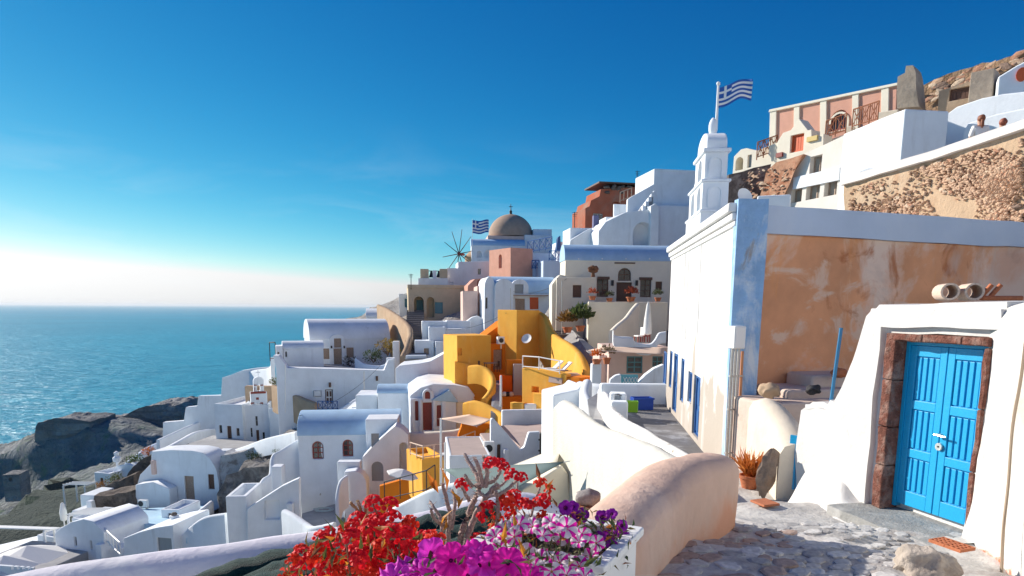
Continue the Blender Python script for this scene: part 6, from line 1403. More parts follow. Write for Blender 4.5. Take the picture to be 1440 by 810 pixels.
# ---- more of the lower village, wires and pipes
for (nm, lb, px0, py0, px1, py1, d_, yw, dep, ops) in (
    ('white_house', 'low white house with a grey hatch between plunge pool and slit window house', 100, 728, 130, 760, 56, -14, 3.5, ((108, 738, 114, 750),)),
    ('white_house', 'small white block house beneath the dark rubble terrace', 146, 722, 176, 750, 57.5, -10, 3.0, ((154, 730, 160, 742),)),
    ('white_house', 'narrow white house stepping down beside the open parasol', 52, 752, 80, 790, 53, -18, 3.5, ((60, 762, 65, 772),)),
    ('white_house', 'white roof house with a dark door above the restaurant terrace', 84, 742, 104, 770, 54.5, -16, 3.0, ((90, 750, 95, 762),)),
    ('white_house', 'pale box house at the slope edge below the white urn', 132, 664, 156, 690, 76, -14, 3.0, ((140, 672, 145, 682),)),
    ('white_house', 'white cottage with a brown door left of the rock outcrop', 226, 716, 252, 742, 54, -8, 3.0, ((236, 722, 241, 734),))):
    h = House(nm, lb, 'house', px0, py1, d_, yw); h.box(px0, py0, px1, py1, dep, parapet=.3)
    for q in ops: h.open(*q, 'door', mat=FBRN)
    h.end()
def cable(label, a, b, sag):
    a = Vector(a); b = Vector(b); bm = bmesh.new(); tube(bm, [(a.lerp(b, t/14)-Vector((0, 0, sag*4*(t/14)*(1-t/14))))-a for t in range(15)], .016, 5); o = obj('overhead_cable', bm, IRON, None, 60); o.location = a; tag(o, label, 'cable')
cable('thin cable sagging from the gabled house to the cream house', U(722, 410, 79), U(797, 392, 63), .6)
cable('thin cable from the long retaining wall to the arched window house', U(540, 508, 73), U(420, 585, 50.5), .8)
cable('thin cable crossing from the cube cluster to the yellow house', U(628, 462, 78), U(712, 440, 59), .5)
for (lb, px, y0, y1, d_) in (('white drainpipe down the front of the arched window house', 545, 615, 700, 49.8), ('grey drainpipe down the cream side block', 790, 395, 470, 62.6), ('white drainpipe down the front gable of the gabled house', 718, 405, 465, 79.2), ('thin pipe down the long retaining wall', 512, 522, 575, 70.5)):
    a = U(px, y1, d_); b = U(px, y0, d_); bm = bmesh.new(); bar(bm, (0, 0, 0), b-a, .045, 7); o = obj('drainpipe', bm, STEEL, None, 50); o.location = a; tag(o, lb, 'pipe')

# ---- the village behind us, unseen: houses added so sunlit fronts bounce light ahead
def fill_house(label, x, y, z0, w_, h_, dep, yaw, rows, name='unseen_fill_house'):
    H_ = House(name, label, 'house', 720, 500, 10, yaw, 'unseen houses added to bounce light')
    H_.o.location = (x, y, z0); H_.A = H_.o.location.copy(); H_.M = Matrix.Translation(H_.A) @ Matrix.Rotation(H_.yaw, 4, 'Z'); H_.Mi = H_.M.inverted()
    bm = bmesh.new(); box(bm, 0, w_, 0, dep, -5, h_); H_._new(bm, WHITE, 'wall', .12); H_.reg(0, w_, 0, dep, 0)
    cb = bmesh.new(); box(cb, .3, w_-.3, .3, dep-.3, h_-.6, h_+1); H_.cuts.append(cb)
    for r_ in range(rows):
        for k in range(3):
            u = w_*(.18+.3*k); v = .1+3.4*r_; door = (k == 1)
            H_.hole(u, v if door else v+.9, u+1.0, v+2.2, True, .2); H_.fill(u, v if door else v+.9, u+1.0, v+2.2, 'plank' if door else 'window', True, FBLU, None, .2)
    H_.end()
fill_house('unseen white two-storey bounce-light house with blue arched openings behind the planters', 9, -9, -3.5, 13, 8.0, 7, 205, 2)
fill_house('unseen white bounce-light house with blue arched openings on the step below the planters', -5, -11, -8.0, 12, 8.5, 7, 200, 2)
fill_house('unseen tall white bounce-light house with blue arched openings up the slope', 23, -7, -1.0, 13, 10.5, 7, 222, 2)
fill_house('unseen wide white bounce-light house with blue arched openings on the second row of the slope', 12, -21, 1.5, 18, 9.5, 7, 203, 2)
fill_house('unseen low white bounce-light house with blue arched openings beside the cliff edge', -18, -14, -15, 13, 9.5, 7, 196, 2)
fill_house('unseen white bounce-light house with blue arched openings at the top of the slope', 36, -4, 5.0, 14, 10.0, 7, 236, 2)
fill_house('unseen white bounce-light house with blue arched openings on the third row above the lane', 30, -19, 6.0, 16, 11.0, 7, 212, 2)
fill_house('unseen broad white bounce-light house with blue arched openings crowning the third row', 48, -14, 12.0, 18, 12.0, 7, 226, 2)
fill_house('unseen white bounce-light house with blue arched openings at the end of the second row', -9, -24, -2.0, 17, 11.0, 7, 200, 2)
fill_house('unseen white bounce-light house with blue arched openings beside the upper path', 47, 4, 11.0, 12, 12.0, 7, 246, 2)
fill_house('unseen high white bounce-light house with blue arched openings on the ridge behind', 18, -33, 9.0, 22, 13.0, 7, 204, 3)
# ================================================================ SMALL THINGS: shrubs, pots, people
LEAFM = {}
def leafmat(c, tr=.25):
    k = tuple(round(x, 3) for x in c)
    if k not in LEAFM:
        m = plain('leaf_%02d' % len(LEAFM), c, .6, var=.35, bscale=30); t = m.node_tree; b = t.nodes['Principled BSDF']
        tl = N(t, 'ShaderNodeBsdfTranslucent'); tl.inputs['Color'].default_value = c4([min(1, x*1.5) for x in c]); mx = N(t, 'ShaderNodeMixShader', i_Fac=tr); out = t.nodes['Material Output']
        t.links.new(b.outputs[0], mx.inputs[1]); t.links.new(tl.outputs[0], mx.inputs[2]); t.links.new(mx.outputs[0], out.inputs[0]); LEAFM[k] = m
    return LEAFM[k]
def leaf(bm, p, d, n, L, W, curl=.25):
    """one pointed, bent leaf from p along d"""
    d = d.normalized(); s_ = d.cross(n)
    if s_.length < .05: s_ = d.orthogonal()
    s_.normalize(); n = s_.cross(d).normalized()
    c0 = bm.verts.new(p); c1 = bm.verts.new(p+d*L*.5-n*L*curl*.12); c2 = bm.verts.new(p+d*L-n*L*curl*.6)
    a = bm.verts.new(p+d*L*.42+s_*W*.5+n*W*.12); b = bm.verts.new(p+d*L*.42-s_*W*.5+n*W*.12)
    bm.faces.new((c0, a, c1)); bm.faces.new((a, c2, c1)); bm.faces.new((c0, c1, b)); bm.faces.new((c1, c2, b))
def rv():
    while True:
        v = Vector((random.uniform(-1, 1), random.uniform(-1, 1), random.uniform(-1, 1)))
        if .05 < v.length < 1: return v.normalized()
def shrub(name, label, loc, size, c, n=420, cat='shrub', flat=.8, group=None):
    o = thing(name, label, cat, loc, 0, group); bm = bmesh.new()
    cl = [(Vector((random.uniform(-.5, .5), random.uniform(-.5, .5), random.uniform(.25, .8)*flat))*size, random.uniform(.22, .42)*size) for _ in range(9)]
    for k in range(n):
        cc, r_ = random.choice(cl); d = rv(); leaf(bm, cc+d*r_*random.uniform(.5, 1), (d+Vector((0, 0, .4))), rv(), size*random.uniform(.10, .18), size*random.uniform(.05, .09))
    obj('foliage', bm, leafmat(c), o)
    bm = bmesh.new()
    for cc, r_ in cl[:6]: bar(bm, (0, 0, -.15*size), cc, .03*size, 5, .012*size)
    obj('stem', bm, FBRN, o); return o
for k_ in [k for k in list(MAT) if k.startswith('shrub')]:
    px, py, s_, lb, d_, c_ = MAT.pop(k_); p = U(px, py, d_); shrub('shrub', lb, p-Vector((0, 0, s_*.5)), s_*1.3, c_)
def pot(bm, r_, h_): lathe(bm, [(0, 0), (r_*.68, 0), (r_*.95, h_*.8), (r_*1.08, h_*.8), (r_*1.08, h_), (r_*.9, h_), (r_*.85, h_*.85), (0, h_*.85)], 20)
def potted(label, loc, r_, h_, c, size, n=200, spiky=False, group=None):
    o = thing('potted_plant', label, 'potted plant', loc, 0, group); bm = bmesh.new(); pot(bm, r_, h_); obj('pot', bm, TERRA, o, 40)
    bm = bmesh.new()
    for k in range(n):
        if spiky: d = Vector((random.uniform(-.75, .75), random.uniform(-.75, .75), 1)); leaf(bm, Vector((random.uniform(-.4, .4)*r_, random.uniform(-.4, .4)*r_, h_*.85)), d, rv(), size*random.uniform(.5, 1.05), size*.09, .5)
        else:
            d = rv(); d.z = abs(d.z); leaf(bm, Vector((0, 0, h_+size*.3))+d*size*random.uniform(.15, .55), d+Vector((0, 0, .3)), rv(), size*.25, size*.12)
    obj('foliage', bm, leafmat(c), o); return o
p = U(1053, 690, 10.0); p.z = path_z(p.x, p.y)
potted('orange clay pot with a dry spiky orange plant at the end of the lane', p, .155, .20, (.50, .17, .035), .46, 130, True)
potted('clay pot with a round orange flowering bush at the foot of the cream house', U(798, 468, 60.3), .42, .5, (.22, .12, .03), 1.5, 240)
potted('clay pot with a taller green bush at the foot of the cream house', U(816, 466, 60.5), .40, .5, (.07, .10, .03), 2.0, 260)
potted('small pot of orange blooms on the low block beside the cream wall', U(833, 422, 61), .32, .35, (.40, .09, .03), .8, 120)
potted('row pot of red blooms on the cream terrace beside the door', U(887, 424, 60.75), .4, .4, (.34, .07, .03), 1.0, 160)
potted('pot of dark leaves on the cream terrace below the window', U(857, 424, 60.75), .3, .3, (.06, .07, .03), .7, 120)
potted('pot of greenery on the cream terrace under the brown shutter', U(925, 424, 60.75), .3, .35, (.08, .10, .04), .8, 140)
potted('orange flower pot on the white cube before the awning house', U(839, 512, 42), .28, .3, (.55, .14, .02), .7, 120)
potted('dry grey potted shrub near the awning post', U(853, 512, 43), .25, .4, (.22, .17, .11), .9, 120)
h = House('flower_block', 'small white cube carrying an orange flower pot', 'block', 833, 535, 42, 6, soft=.04)
h.box(833, 512, 846, 535, .6); h.end()
def hydria(label, px, py, d_, s_):
    o = thing('wall_lamp_tree', label, 'ornament', U(px, py, d_)); bm = bmesh.new()
    for k in range(7): a = k*.9; blob(bm, (math.cos(a)*.32*s_, 0, .75*s_+math.sin(a)*.2*s_), .26*s_, .16*s_, .2*s_, k, .3, 2)
    obj('crown', bm, plain('rusty_ornament', (.20, .09, .045), .9, bump=.5), o, 50); bm = bmesh.new(); lathe(bm, [(.22*s_, 0), (.16*s_, .3*s_), (.2*s_, .7*s_), (0, .7*s_)], 10); obj('base', bm, MAT['rusty_ornament'], o, 50)
hydria('rust-brown tree-shaped ornament on the cream side block', 834, 389.5, 62.5, .9)
o = thing('pot_blob', 'x', 'pot'); bpy.data.objects.remove(o)
def person(label, feet, h_, yaw, shirt, hair, lean=0.0, long_hair=False):
    o = thing('person', label, 'person', feet, yaw); s_ = h_/1.72
    J = {'pelvis': (0, 0, .95, .13), 'waist': (0, .0, 1.10, .115), 'chest': (0, -.01, 1.30, .14), 'neck': (0, 0, 1.46, .055), 'head0': (0, -.01, 1.53, .075), 'head1': (0, -.015, 1.62, .095), 'head2': (0, -.01, 1.69, .07)}
    for sx, t in ((-1, 'L'), (1, 'R')):
        J.update({'sh'+t: (sx*.17, 0, 1.40, .065), 'el'+t: (sx*.24, .03, 1.13, .045), 'wr'+t: (sx*.20, -.14, .98, .034), 'ha'+t: (sx*.18, -.22, .97, .03), 'hip'+t: (sx*.09, 0, .90, .10), 'kn'+t: (sx*.10, -.02, .50, .062), 'an'+t: (sx*.10, .02, .09, .042), 'to'+t: (sx*.11, -.13, .03, .035)})
    E_ = [('pelvis', 'waist'), ('waist', 'chest'), ('chest', 'neck'), ('neck', 'head0'), ('head0', 'head1'), ('head1', 'head2')]
    for t in 'LR': E_ += [('chest', 'sh'+t), ('sh'+t, 'el'+t), ('el'+t, 'wr'+t), ('wr'+t, 'ha'+t), ('pelvis', 'hip'+t), ('hip'+t, 'kn'+t), ('kn'+t, 'an'+t), ('an'+t, 'to'+t)]
    def build(nm, keep, grow, mat):
        ks = [k for k in J if k in keep]; ix = {k: i for i, k in enumerate(ks)}
        me = bpy.data.meshes.new(nm); me.from_pydata([(J[k][0]*s_, J[k][1]*s_, J[k][2]*s_) for k in ks], [(ix[a], ix[b]) for a, b in E_ if a in ix and b in ix], [])
        b = link(bpy.data.objects.new(nm, me), o); me.materials.append(mat); m = b.modifiers.new('s', 'SKIN'); m.use_smooth_shade = True
        for i, k in enumerate(ks): me.skin_vertices[0].data[i].radius = ((J[k][3]+grow)*s_,)*2
        me.skin_vertices[0].data[ix.get('pelvis', 0)].use_root = True
        m2 = b.modifiers.new('d', 'SUBSURF'); m2.levels = m2.render_levels = 2; return b
    build('body', set(J), 0, plain('skin%d' % int(yaw*10), (.52, .30, .21), .6))
    build('shirt', {'waist', 'chest', 'shL', 'shR', 'elL', 'elR', 'pelvis'}, .022, shirt)
    build('trousers', {'pelvis', 'hipL', 'hipR', 'knL', 'knR', 'anL', 'anR'}, .02, plain('denim%d' % int(yaw*10), (.06, .08, .14), .8))
    bm = bmesh.new(); blob(bm, (0, .03*s_, 1.65*s_), .102*s_, .11*s_, .105*s_, 3, .12, 3)
    if long_hair: blob(bm, (0, .12*s_, 1.50*s_), .045*s_, .04*s_, .13*s_, 5, .2, 3)
    obj('hair', bm, hair, o, 60)
    bm = bmesh.new(); blob(bm, (0, -.115*s_, 1.61*s_), .014*s_, .02*s_, .022*s_, 1, .1, 2); obj('nose', bm, MAT['skin%d' % int(yaw*10)], o, 60)
    return o
p = U(1380, 163, 20.2); p.z -= 1.70; person('person in a white top with auburn ponytail leaning on the upper path wall', p, 1.70, R(170), CLOTHW, plain('auburn_hair', (.22, .07, .03), .6), long_hair=True)
g1 = p.copy(); p = U(1411, 168, 19.4); p.z -= 1.66; person('person with red-brown hair half hidden behind the upper path wall', p, 1.66, R(150), plain('rust_top', (.30, .10, .06), .8), plain('red_brown_hair', (.26, .07, .035), .6))
sheet('upper_path', [W.M @ Vector((-1, 1.2, 1.45)), W.M @ Vector((16, 1.2, 1.45)), W.M @ Vector((16, 4.5, 1.45)), W.M @ Vector((-1, 4.5, 1.45))], .4, FLOOR, kind='structure')
# dish and antenna on the chapel roof
o = thing('satellite_dish', 'small white ring-shaped dish at the chapel roof corner', 'satellite dish', U(1044, 292, 13.4), R(20))
bm = bmesh.new(); lathe(bm, [(0, 0), (.10, .02), (.16, .06), (.165, .065), (.10, .03), (0, .01)], 18, Matrix.Translation((0, 0, .18)) @ Matrix.Rotation(R(70), 4, 'X')); obj('dish', bm, FWHT, o, 50); bm = bmesh.new(); bar(bm, (0, 0, -.3), (0, .02, .17), .012); obj('mast', bm, STEEL, o)

# ================================================================ FLOWERS AND PLANTERS
SOIL = plain('potting_soil', (.05, .032, .022), 1.0, bump=.8, bscale=60, var=.4)
P1 = U(896, 752, 2.32); P2 = U(845, 812, 1.98); P1.z = P2.z = -.775
ax = Vector((P1.x-P2.x, P1.y-P2.y, 0)); ax.normalize(); ly = Vector((-ax.y, ax.x, 0))
pl = thing('planter_box', 'white plastic planter box full of petunias by the clay-pink wall', 'planter', Vector((P2.x, P2.y, P2.z-.24)), math.atan2(ly.y, ly.x))
Wd = (P1-P2).length
bm = bmesh.new(); box(bm, 0, .44, -Wd, 0, 0, .24); q = obj('trough', bm, FWHT, pl); cb = bmesh.new(); box(cb, .025, .415, -Wd+.025, -.025, .03, .5); boolean(q, [cb]); finish(q, .008)
bm = bmesh.new(); box(bm, -.02, .46, -Wd-.02, -Wd+.028, .215, .248); box(bm, -.02, .46, -.028, .02, .215, .248); box(bm, -.021, .028, -Wd+.029, -.029, .2152, .2478); box(bm, .412, .461, -Wd+.029, -.029, .2152, .2478); finish(obj('rim', bm, FWHT, pl), .008)
bm = bmesh.new(); box(bm, .026, .414, -Wd+.026, -.026, .03, .19); obj('soil', bm, SOIL, pl)
pl2 = thing('planter_box', 'white planter trough holding the red thorny shrubs and magenta blooms', 'planter', Vector((-.70, 1.38, -1.12-.16)), R(0))
bm = bmesh.new(); box(bm, 0, .80, 0, 1.15, 0, .26); q = obj('trough', bm, FWHT, pl2); cb = bmesh.new(); box(cb, .025, .775, .025, 1.125, .03, .5); boolean(q, [cb]); finish(q, .008)
bm = bmesh.new(); box(bm, .026, .774, .026, 1.124, .03, .21); obj('soil', bm, SOIL, pl2)
bm = bmesh.new(); box(bm, -.75, .75, .75, 2.25, -1.2, 0); box(bm, .12, 1.2, 1.2, 1.9, -.0, .265); o = obj('planter_ledge', bm, FLOOR); o.location = (0, .6, -1.285); o['kind'] = 'structure'
# petal meshes
def petunia(name, r_, fn, lobes=5, ruffle=.06, deep=.5, mats=(), depth=.9):
    n = 40; prof = [(.02, -deep), (.12, -deep*.8), (.3, -deep*.22), (.62, .0), (.9, .02), (1.0, -.05)]
    V = []; Fc = []; mi = []
    for j, (a, z) in enumerate(prof):
        for k in range(n):
            t = 2*math.pi*k/n; lob = 1-.13*(abs(math.sin(lobes*t/2+.0))**6)*(a > .5); rf = ruffle*math.sin(lobes*2*t+a*3)*a*a+ruffle*.6*math.sin(lobes*3*t+1)*a**3
            V.append((a*lob*math.cos(t)*r_, a*lob*math.sin(t)*r_, (z+rf)*r_))
    for j in range(len(prof)-1):
        for k in range(n): Fc.append((j*n+k, j*n+(k+1) % n, (j+1)*n+(k+1) % n, (j+1)*n+k)); mi.append(fn(j, (k+.5)/n))
    me = bpy.data.meshes.new(name); me.from_pydata(V, [], Fc)
    for m in mats: me.materials.append(m)
    for p_, i in zip(me.polygons, mi): p_.material_index = i
    me.shade_smooth(); return me
def petal(name, c, tr=.3):
    m = plain(name, c, .55); t = m.node_tree; b = t.nodes['Principled BSDF']; b.inputs['Specular IOR Level'].default_value = .2
    tl = N(t, 'ShaderNodeBsdfTranslucent'); tl.inputs['Color'].default_value = c4(c); mx = N(t, 'ShaderNodeMixShader', i_Fac=tr); out = t.nodes['Material Output']
    t.links.new(b.outputs[0], mx.inputs[1]); t.links.new(tl.outputs[0], mx.inputs[2]); t.links.new(mx.outputs[0], out.inputs[0]); return m
PM, PW, PY_, PV, PD, PR, PR2 = petal('petal_magenta', (.82, .015, .42)), petal('petal_white', (.80, .72, .76)), petal('petal_throat', (.55, .26, .04)), petal('petal_violet', (.30, .015, .36)), petal('petal_dark', (.10, .004, .09)), petal('petal_red', (.80, .016, .028)), petal('petal_orange_red', (.82, .05, .02))
PM2 = petal('petal_hot_magenta', (.90, .03, .52))
def stripe(j, t): return 2 if j < 1 else (0 if (t*5+.5) % 1 < .36 or (j > 2 and (t*5+.5) % 1 < .42) else 1)
STRP = [petunia('flower', .032, stripe, mats=(PM, PW, PY_), ruffle=.05+.03*k) for k in range(3)]
VIO = [petunia('flower', .026, lambda j, t: 1 if j < 2 else 0, mats=(PV, PD), ruffle=.07+.03*k) for k in range(2)]
HOT = [petunia('flower', .043, lambda j, t: 1 if j < 1 else 0, mats=(m, PD), ruffle=.14+.04*k) for k, m in enumerate((PM2, PM, petal('petal_orchid', (.78, .05, .60))))]
def redhead(seed, n=13, r_=.0215):
    rnd = random.Random(seed); bm = bmesh.new()
    for k in range(n):
        a = k*2.4; q = math.sqrt((k+.5)/n); c = Vector((q*math.cos(a), q*math.sin(a), .55*(1-q*q)))*r_; d = (c+Vector((0, 0, r_*.7))).normalized()
        for s_ in (-1, 1):
            e = d.orthogonal().normalized(); e = Matrix.Rotation(rnd.uniform(0, 6.28), 3, d) @ e; f = d.cross(e)
            cc = bm.verts.new(c); ring = [bm.verts.new(c+(e*s_*(.30+.34*math.cos(t))+f*.36*math.sin(t)+d*.16*abs(math.sin(t)))*r_) for t in (-2.2, -1.2, -.4, .4, 1.2, 2.2)]
            for i in range(5): bm.faces.new((cc, ring[i], ring[i+1]))
    me = bpy.data.meshes.new('flower'); bm.to_mesh(me); bm.free(); me.materials.append(PR if seed % 4 else PR2); me.shade_smooth(); return me
REDS = [redhead(s_) for s_ in range(8)]
def inst(parent, me, p, nrm, sc_, name='flower', spin=None):
    o = bpy.data.objects.new(name, me); link(o, parent); M = pm(parent).inverted()
    q = nrm.to_track_quat('Z', 'Y') @ Matrix.Rotation(random.uniform(0, 6.28) if spin is None else spin, 3, 'Z').to_quaternion()
    L = M @ Matrix.Translation(p) @ q.to_matrix().to_4x4(); o.location = L.translation; o.rotation_euler = L.to_euler(); o.scale = (sc_,)*3; return o
LV = []
for k, c in enumerate(((.075, .095, .025), (.11, .085, .03), (.42, .13, .02), (.20, .075, .035), (.045, .07, .025), (.55, .24, .03))):
    bm = bmesh.new(); leaf(bm, Vector(), Vector((0, 0, 1)), Vector((0, 1, 0)), .05, .0135, .5); me = bpy.data.meshes.new('leaf'); bm.to_mesh(me); bm.free(); me.materials.append(leafmat(c, .35)); LV.append(me)
def leaves(parent, fn, n, ids, s0=.7, s1=1.3):
    for k in range(n):
        p, d = fn(); inst(parent, LV[random.choice(ids)], p, d, random.uniform(s0, s1), 'leaf')
STEMM = plain('thorny_stem_bark', (.36, .26, .23), .85, bump=.5, bscale=120, var=.3); GSTEM = plain('green_stem', (.10, .10, .035), .7, var=.3); RSTEM = plain('reddish_stem', (.24, .09, .05), .7, var=.3)
THORN = plain('pale_thorn', (.52, .40, .34), .7)
def stem(parent, pts, r0, r1, mat, thorns=0, n=7):
    M = pm(parent).inverted(); P = [M @ p for p in crom(pts, 6)]; m = len(P); bm = bmesh.new()
    P = [p+rv()*r0*.18 for p in P]
    tube(bm, P, [r0+(r1-r0)*i/(m-1) for i in range(m)], n); s_ = obj('stem', bm, mat, parent, 60)
    if thorns:
        bm = bmesh.new()
        for k in range(thorns):
            i = random.randrange(m-1); p = P[i].lerp(P[i+1], random.random()); ax_ = (P[i+1]-P[i]).normalized(); d = ax_.cross(rv()).normalized()+ax_*random.uniform(-.1, .4)
            rr = r0+(r1-r0)*i/(m-1); bar(bm, p+d*rr*.7, p+d*(rr+random.uniform(.007, .015)), .0016, 4, .0004)
        obj('thorns', bm, THORN, s_)['kind'] = 'stuff'
    return s_
CAMP = Vector((0, 0, 0))
def facing(p, up=.5, j=.5): return ((CAMP-p).normalized()*.8+Vector((0, 0, up))+rv()*j).normalized()
# --- big bare crown-of-thorns shrub
tb = thing('thorny_shrub', 'bare spiny grey-brown shrub with a few red flower heads and orange leaves', 'shrub', U(652, 830, 2.32))
tb.location.z = -1.07
TD = 2.3
for pts, r0, r1, th in (([(640, 800), (645, 768), (654, 735), (668, 702), (675, 682)], .013, .010, 46), ([(652, 800), (655, 765), (670, 722), (690, 692), (701, 681)], .013, .009, 46),
    ([(632, 790), (630, 755), (633, 725), (627, 698), (622, 680)], .010, .006, 36), ([(624, 790), (622, 750), (619, 728), (609, 712), (605, 706)], .008, .005, 26), ([(634, 745), (638, 722), (640, 702), (635, 689)], .008, .005, 22),
    ([(628, 740), (618, 736), (610, 728), (606, 716)], .007, .005, 20), ([(675, 684), (670, 668), (660, 652), (653, 639)], .009, .006, 34), ([(678, 684), (675, 664), (667, 643)], .009, .006, 28), ([(682, 686), (685, 664), (680, 641)], .009, .006, 28),
    ([(672, 690), (682, 698), (704, 694), (720, 682), (731, 672)], .007, .005, 26), ([(664, 684), (658, 676), (654, 668)], .007, .005, 16), ([(668, 684), (680, 680), (695, 676), (704, 662)], .008, .005, 24), ([(660, 705), (654, 694), (650, 684)], .007, .005, 14),
    ([(690, 780), (699, 735), (700, 705), (697, 690)], .008, .006, 24), ([(712, 790), (722, 740), (726, 705), (728, 678)], .006, .004, 14), ([(694, 690), (708, 680), (716, 668)], .005, .004, 12), ([(735, 790), (745, 735), (752, 705), (760, 684)], .005, .004, 8), ([(752, 706), (764, 696), (770, 690)], .004, .003, 5)):
    off = random.uniform(-.12, .12); n_ = len(pts); stem(tb, [U(x, y, TD+off*(i/(n_-1))) for i, (x, y) in enumerate(pts)], r0, r1, STEMM, th)
heads = [(703, 653), (710, 656), (719, 667), (733, 670), (648, 679), (653, 681), (760, 679), (772, 687), (722, 696), (712, 699), (708, 708), (716, 709), (738, 708), (745, 710), (677, 727), (699, 728), (719, 724), (693, 743), (680, 755), (765, 704), (756, 707), (684, 712), (690, 711), (731, 705), (762, 724), (672, 757), (700, 741), (689, 650)]
for x, y in heads:
    p = U(x, y, TD+random.uniform(-.1, .1)); inst(tb, random.choice(REDS), p, facing(p, .7, .3), random.uniform(.75, 1.1))
for x, y, s_ in ((617, 694, 2.0), (628, 692, 1.9), (612, 690, 1.4), (647, 712, 1.6), (644, 716, 1.2), (619, 742, 1.7), (622, 748, 1.4), (760, 675, 1.2), (770, 692, 1.2)):
    p = U(x, y, TD-.02); inst(tb, LV[5 if y > 700 else random.choice((2, 3))], p, (Vector((random.uniform(-.6, .6), -.2, 1))).normalized(), s_, 'leaf')
def tr():
    x = random.uniform(672, 785); y = random.uniform(700, 765); d_ = TD+random.uniform(-.15, .15); return U(x, y, d_), (rv()+Vector((0, 0, .6))).normalized()
leaves(tb, tr, 90, (1, 2, 3, 3, 4), .4, .8)
# --- red mass
rb_ = thing('red_flower_shrub', 'dense shrub of scarlet flower heads with orange-green leaves in the foreground', 'flowers', U(510, 880, 1.95)); rb_.location.z = -1.07
def in_red(x, y):
    top = 735+((x-520)/95)**2*34 if x < 520 else 733+((x-520)/85)**2*22
    return y > top
cnt = 0
RB = []
while cnt < 84:
    x = random.uniform(405, 616); y = random.uniform(725, 822)
    if not in_red(x, y): continue
    if any((x-a)**2+(y-b)**2 < 62 for a, b in RB): continue
    RB.append((x, y)); d_ = 1.95+random.uniform(-.16, .2); p = U(x, y, d_); inst(rb_, random.choice(REDS), p, facing(p, .75, .45), random.uniform(.85, 1.25)); cnt += 1
    if cnt % 3 == 0: stem(rb_, [p-Vector((0, 0, .004)), p+Vector((random.uniform(-.02, .02), .02, -.06)), p+Vector((random.uniform(-.04, .04), .05, -.16))], .0022, .003, RSTEM, 0, 5)
for pts in ([(524, 707), (532, 728), (536, 745)], [(548, 709), (541, 728), (537, 748)], [(503, 730), (507, 742), (509, 760)], [(551, 727), (546, 738), (545, 755)], [(528, 731), (528, 745), (530, 760)], [(575, 735), (566, 750), (560, 768)], [(571, 743), (565, 755), (560, 770)]):
    stem(rb_, [U(x, y, 1.98) for x, y in pts], .0025, .003, RSTEM, 0, 5); p = U(pts[0][0], pts[0][1]-1, 1.98); inst(rb_, random.choice(REDS), p, facing(p, .9, .2), 1.1)
# budding pale stems
for pts in ([(492, 706), (504, 720), (512, 740)], [(503, 704), (507, 716), (513, 738)], [(515, 700), (514, 716), (514, 740)]): stem(rb_, [U(x, y, 2.02) for x, y in pts], .005, .005, plain('bud_stem%d' % pts[0][0], (.34, .22, .10), .8), 10, 6)
def rl():
    while True:
        x = random.uniform(398, 620); y = random.uniform(735, 830)
        if in_red(x, y-7): return U(x, y, 2.08+random.uniform(-.15, .18)), (rv()+Vector((0, 0, .5))).normalized()
leaves(rb_, rl, 130, (0, 1, 2, 2, 3, 5, 1), .55, 1.05)
def rl2():
    while True:
        x = random.uniform(402, 616); y = random.uniform(738, 822)
        if in_red(x, y-4): return U(x, y, 1.93+random.uniform(-.14, .12)), (rv()*.9+Vector((0, -.2, .8))).normalized()
leaves(rb_, rl2, 120, (0, 0, 1, 2, 5, 4, 3), .7, 1.2)
# --- hot magenta blooms
mg = thing('magenta_petunias', 'mass of ruffled hot magenta blooms low in the planter trough', 'flowers', U(650, 900, 1.6)); mg.location.z = -1.07
MB_ = []
tries = 0
while len(MB_) < 34 and tries < 4000:
    tries += 1
    x = random.uniform(552, 752); y = random.uniform(772, 832); top = 774+((x-650)/92)**2*30+4*math.sin(x*.1)
    if y < top or any((x-a)**2+((y-b)*1.2)**2 < 400 for a, b in MB_): continue
    MB_.append((x, y)); p = U(x, y, 1.58+random.uniform(-.07, .10)); inst(mg, random.choice(HOT), p, facing(p, .55, .5), random.uniform(.8, 1.1))
    if len(MB_) % 2: stem(mg, [p+Vector((0, .02, -.02)), p+Vector((0, .04, -.1)), p+Vector((0, .05, -.2))], .002, .003, GSTEM, 0, 5)
def ml():
    x = random.uniform(548, 752); y = random.uniform(785, 835); return U(x, y, 1.68+random.uniform(-.05, .1)), (rv()+Vector((0, 0, .4))).normalized()
leaves(mg, ml, 60, (0, 4, 1), .6, 1.1)
def ml2():
    x = random.uniform(556, 748); y = random.uniform(780, 822); return U(x, y, 1.56+random.uniform(-.06, .04)), (rv()+Vector((0, -.1, .7))).normalized()
leaves(mg, ml2, 34, (0, 4, 4, 1), .5, .85)
# --- striped and violet petunias in the long planter
sp = thing('striped_petunias', 'white petunias striped with magenta spilling over the planter', 'flowers', U(770, 850, 2.1)); sp.location.z = -.82
for x, y in [(660, 490), (780, 462), (740, 545), (855, 552), (890, 500), (500, 512), (550, 560), (985, 545), (1080, 600), (1030, 690), (890, 720), (775, 735), (640, 662), (735, 690), (430, 550), (690, 775), (960, 585), (590, 470), (455, 640), (720, 790), (835, 490)]:
    p = U(600+x/4.5, 630+y/4.5, 2.06+random.uniform(-.07, .07)); inst(sp, random.choice(STRP), p, facing(p, .45, .45), random.uniform(.85, 1.12)); stem(sp, [p+Vector((0, .015, -.015)), p+Vector((.01, .04, -.06)), p+Vector((0, .05, -.12))], .0018, .0025, GSTEM, 0, 5)
def sl_():
    x = random.uniform(690, 868); y = random.uniform(735, 815); return U(x, y, 2.13+random.uniform(-.1, .1)), (rv()+Vector((0, 0, .5))).normalized()
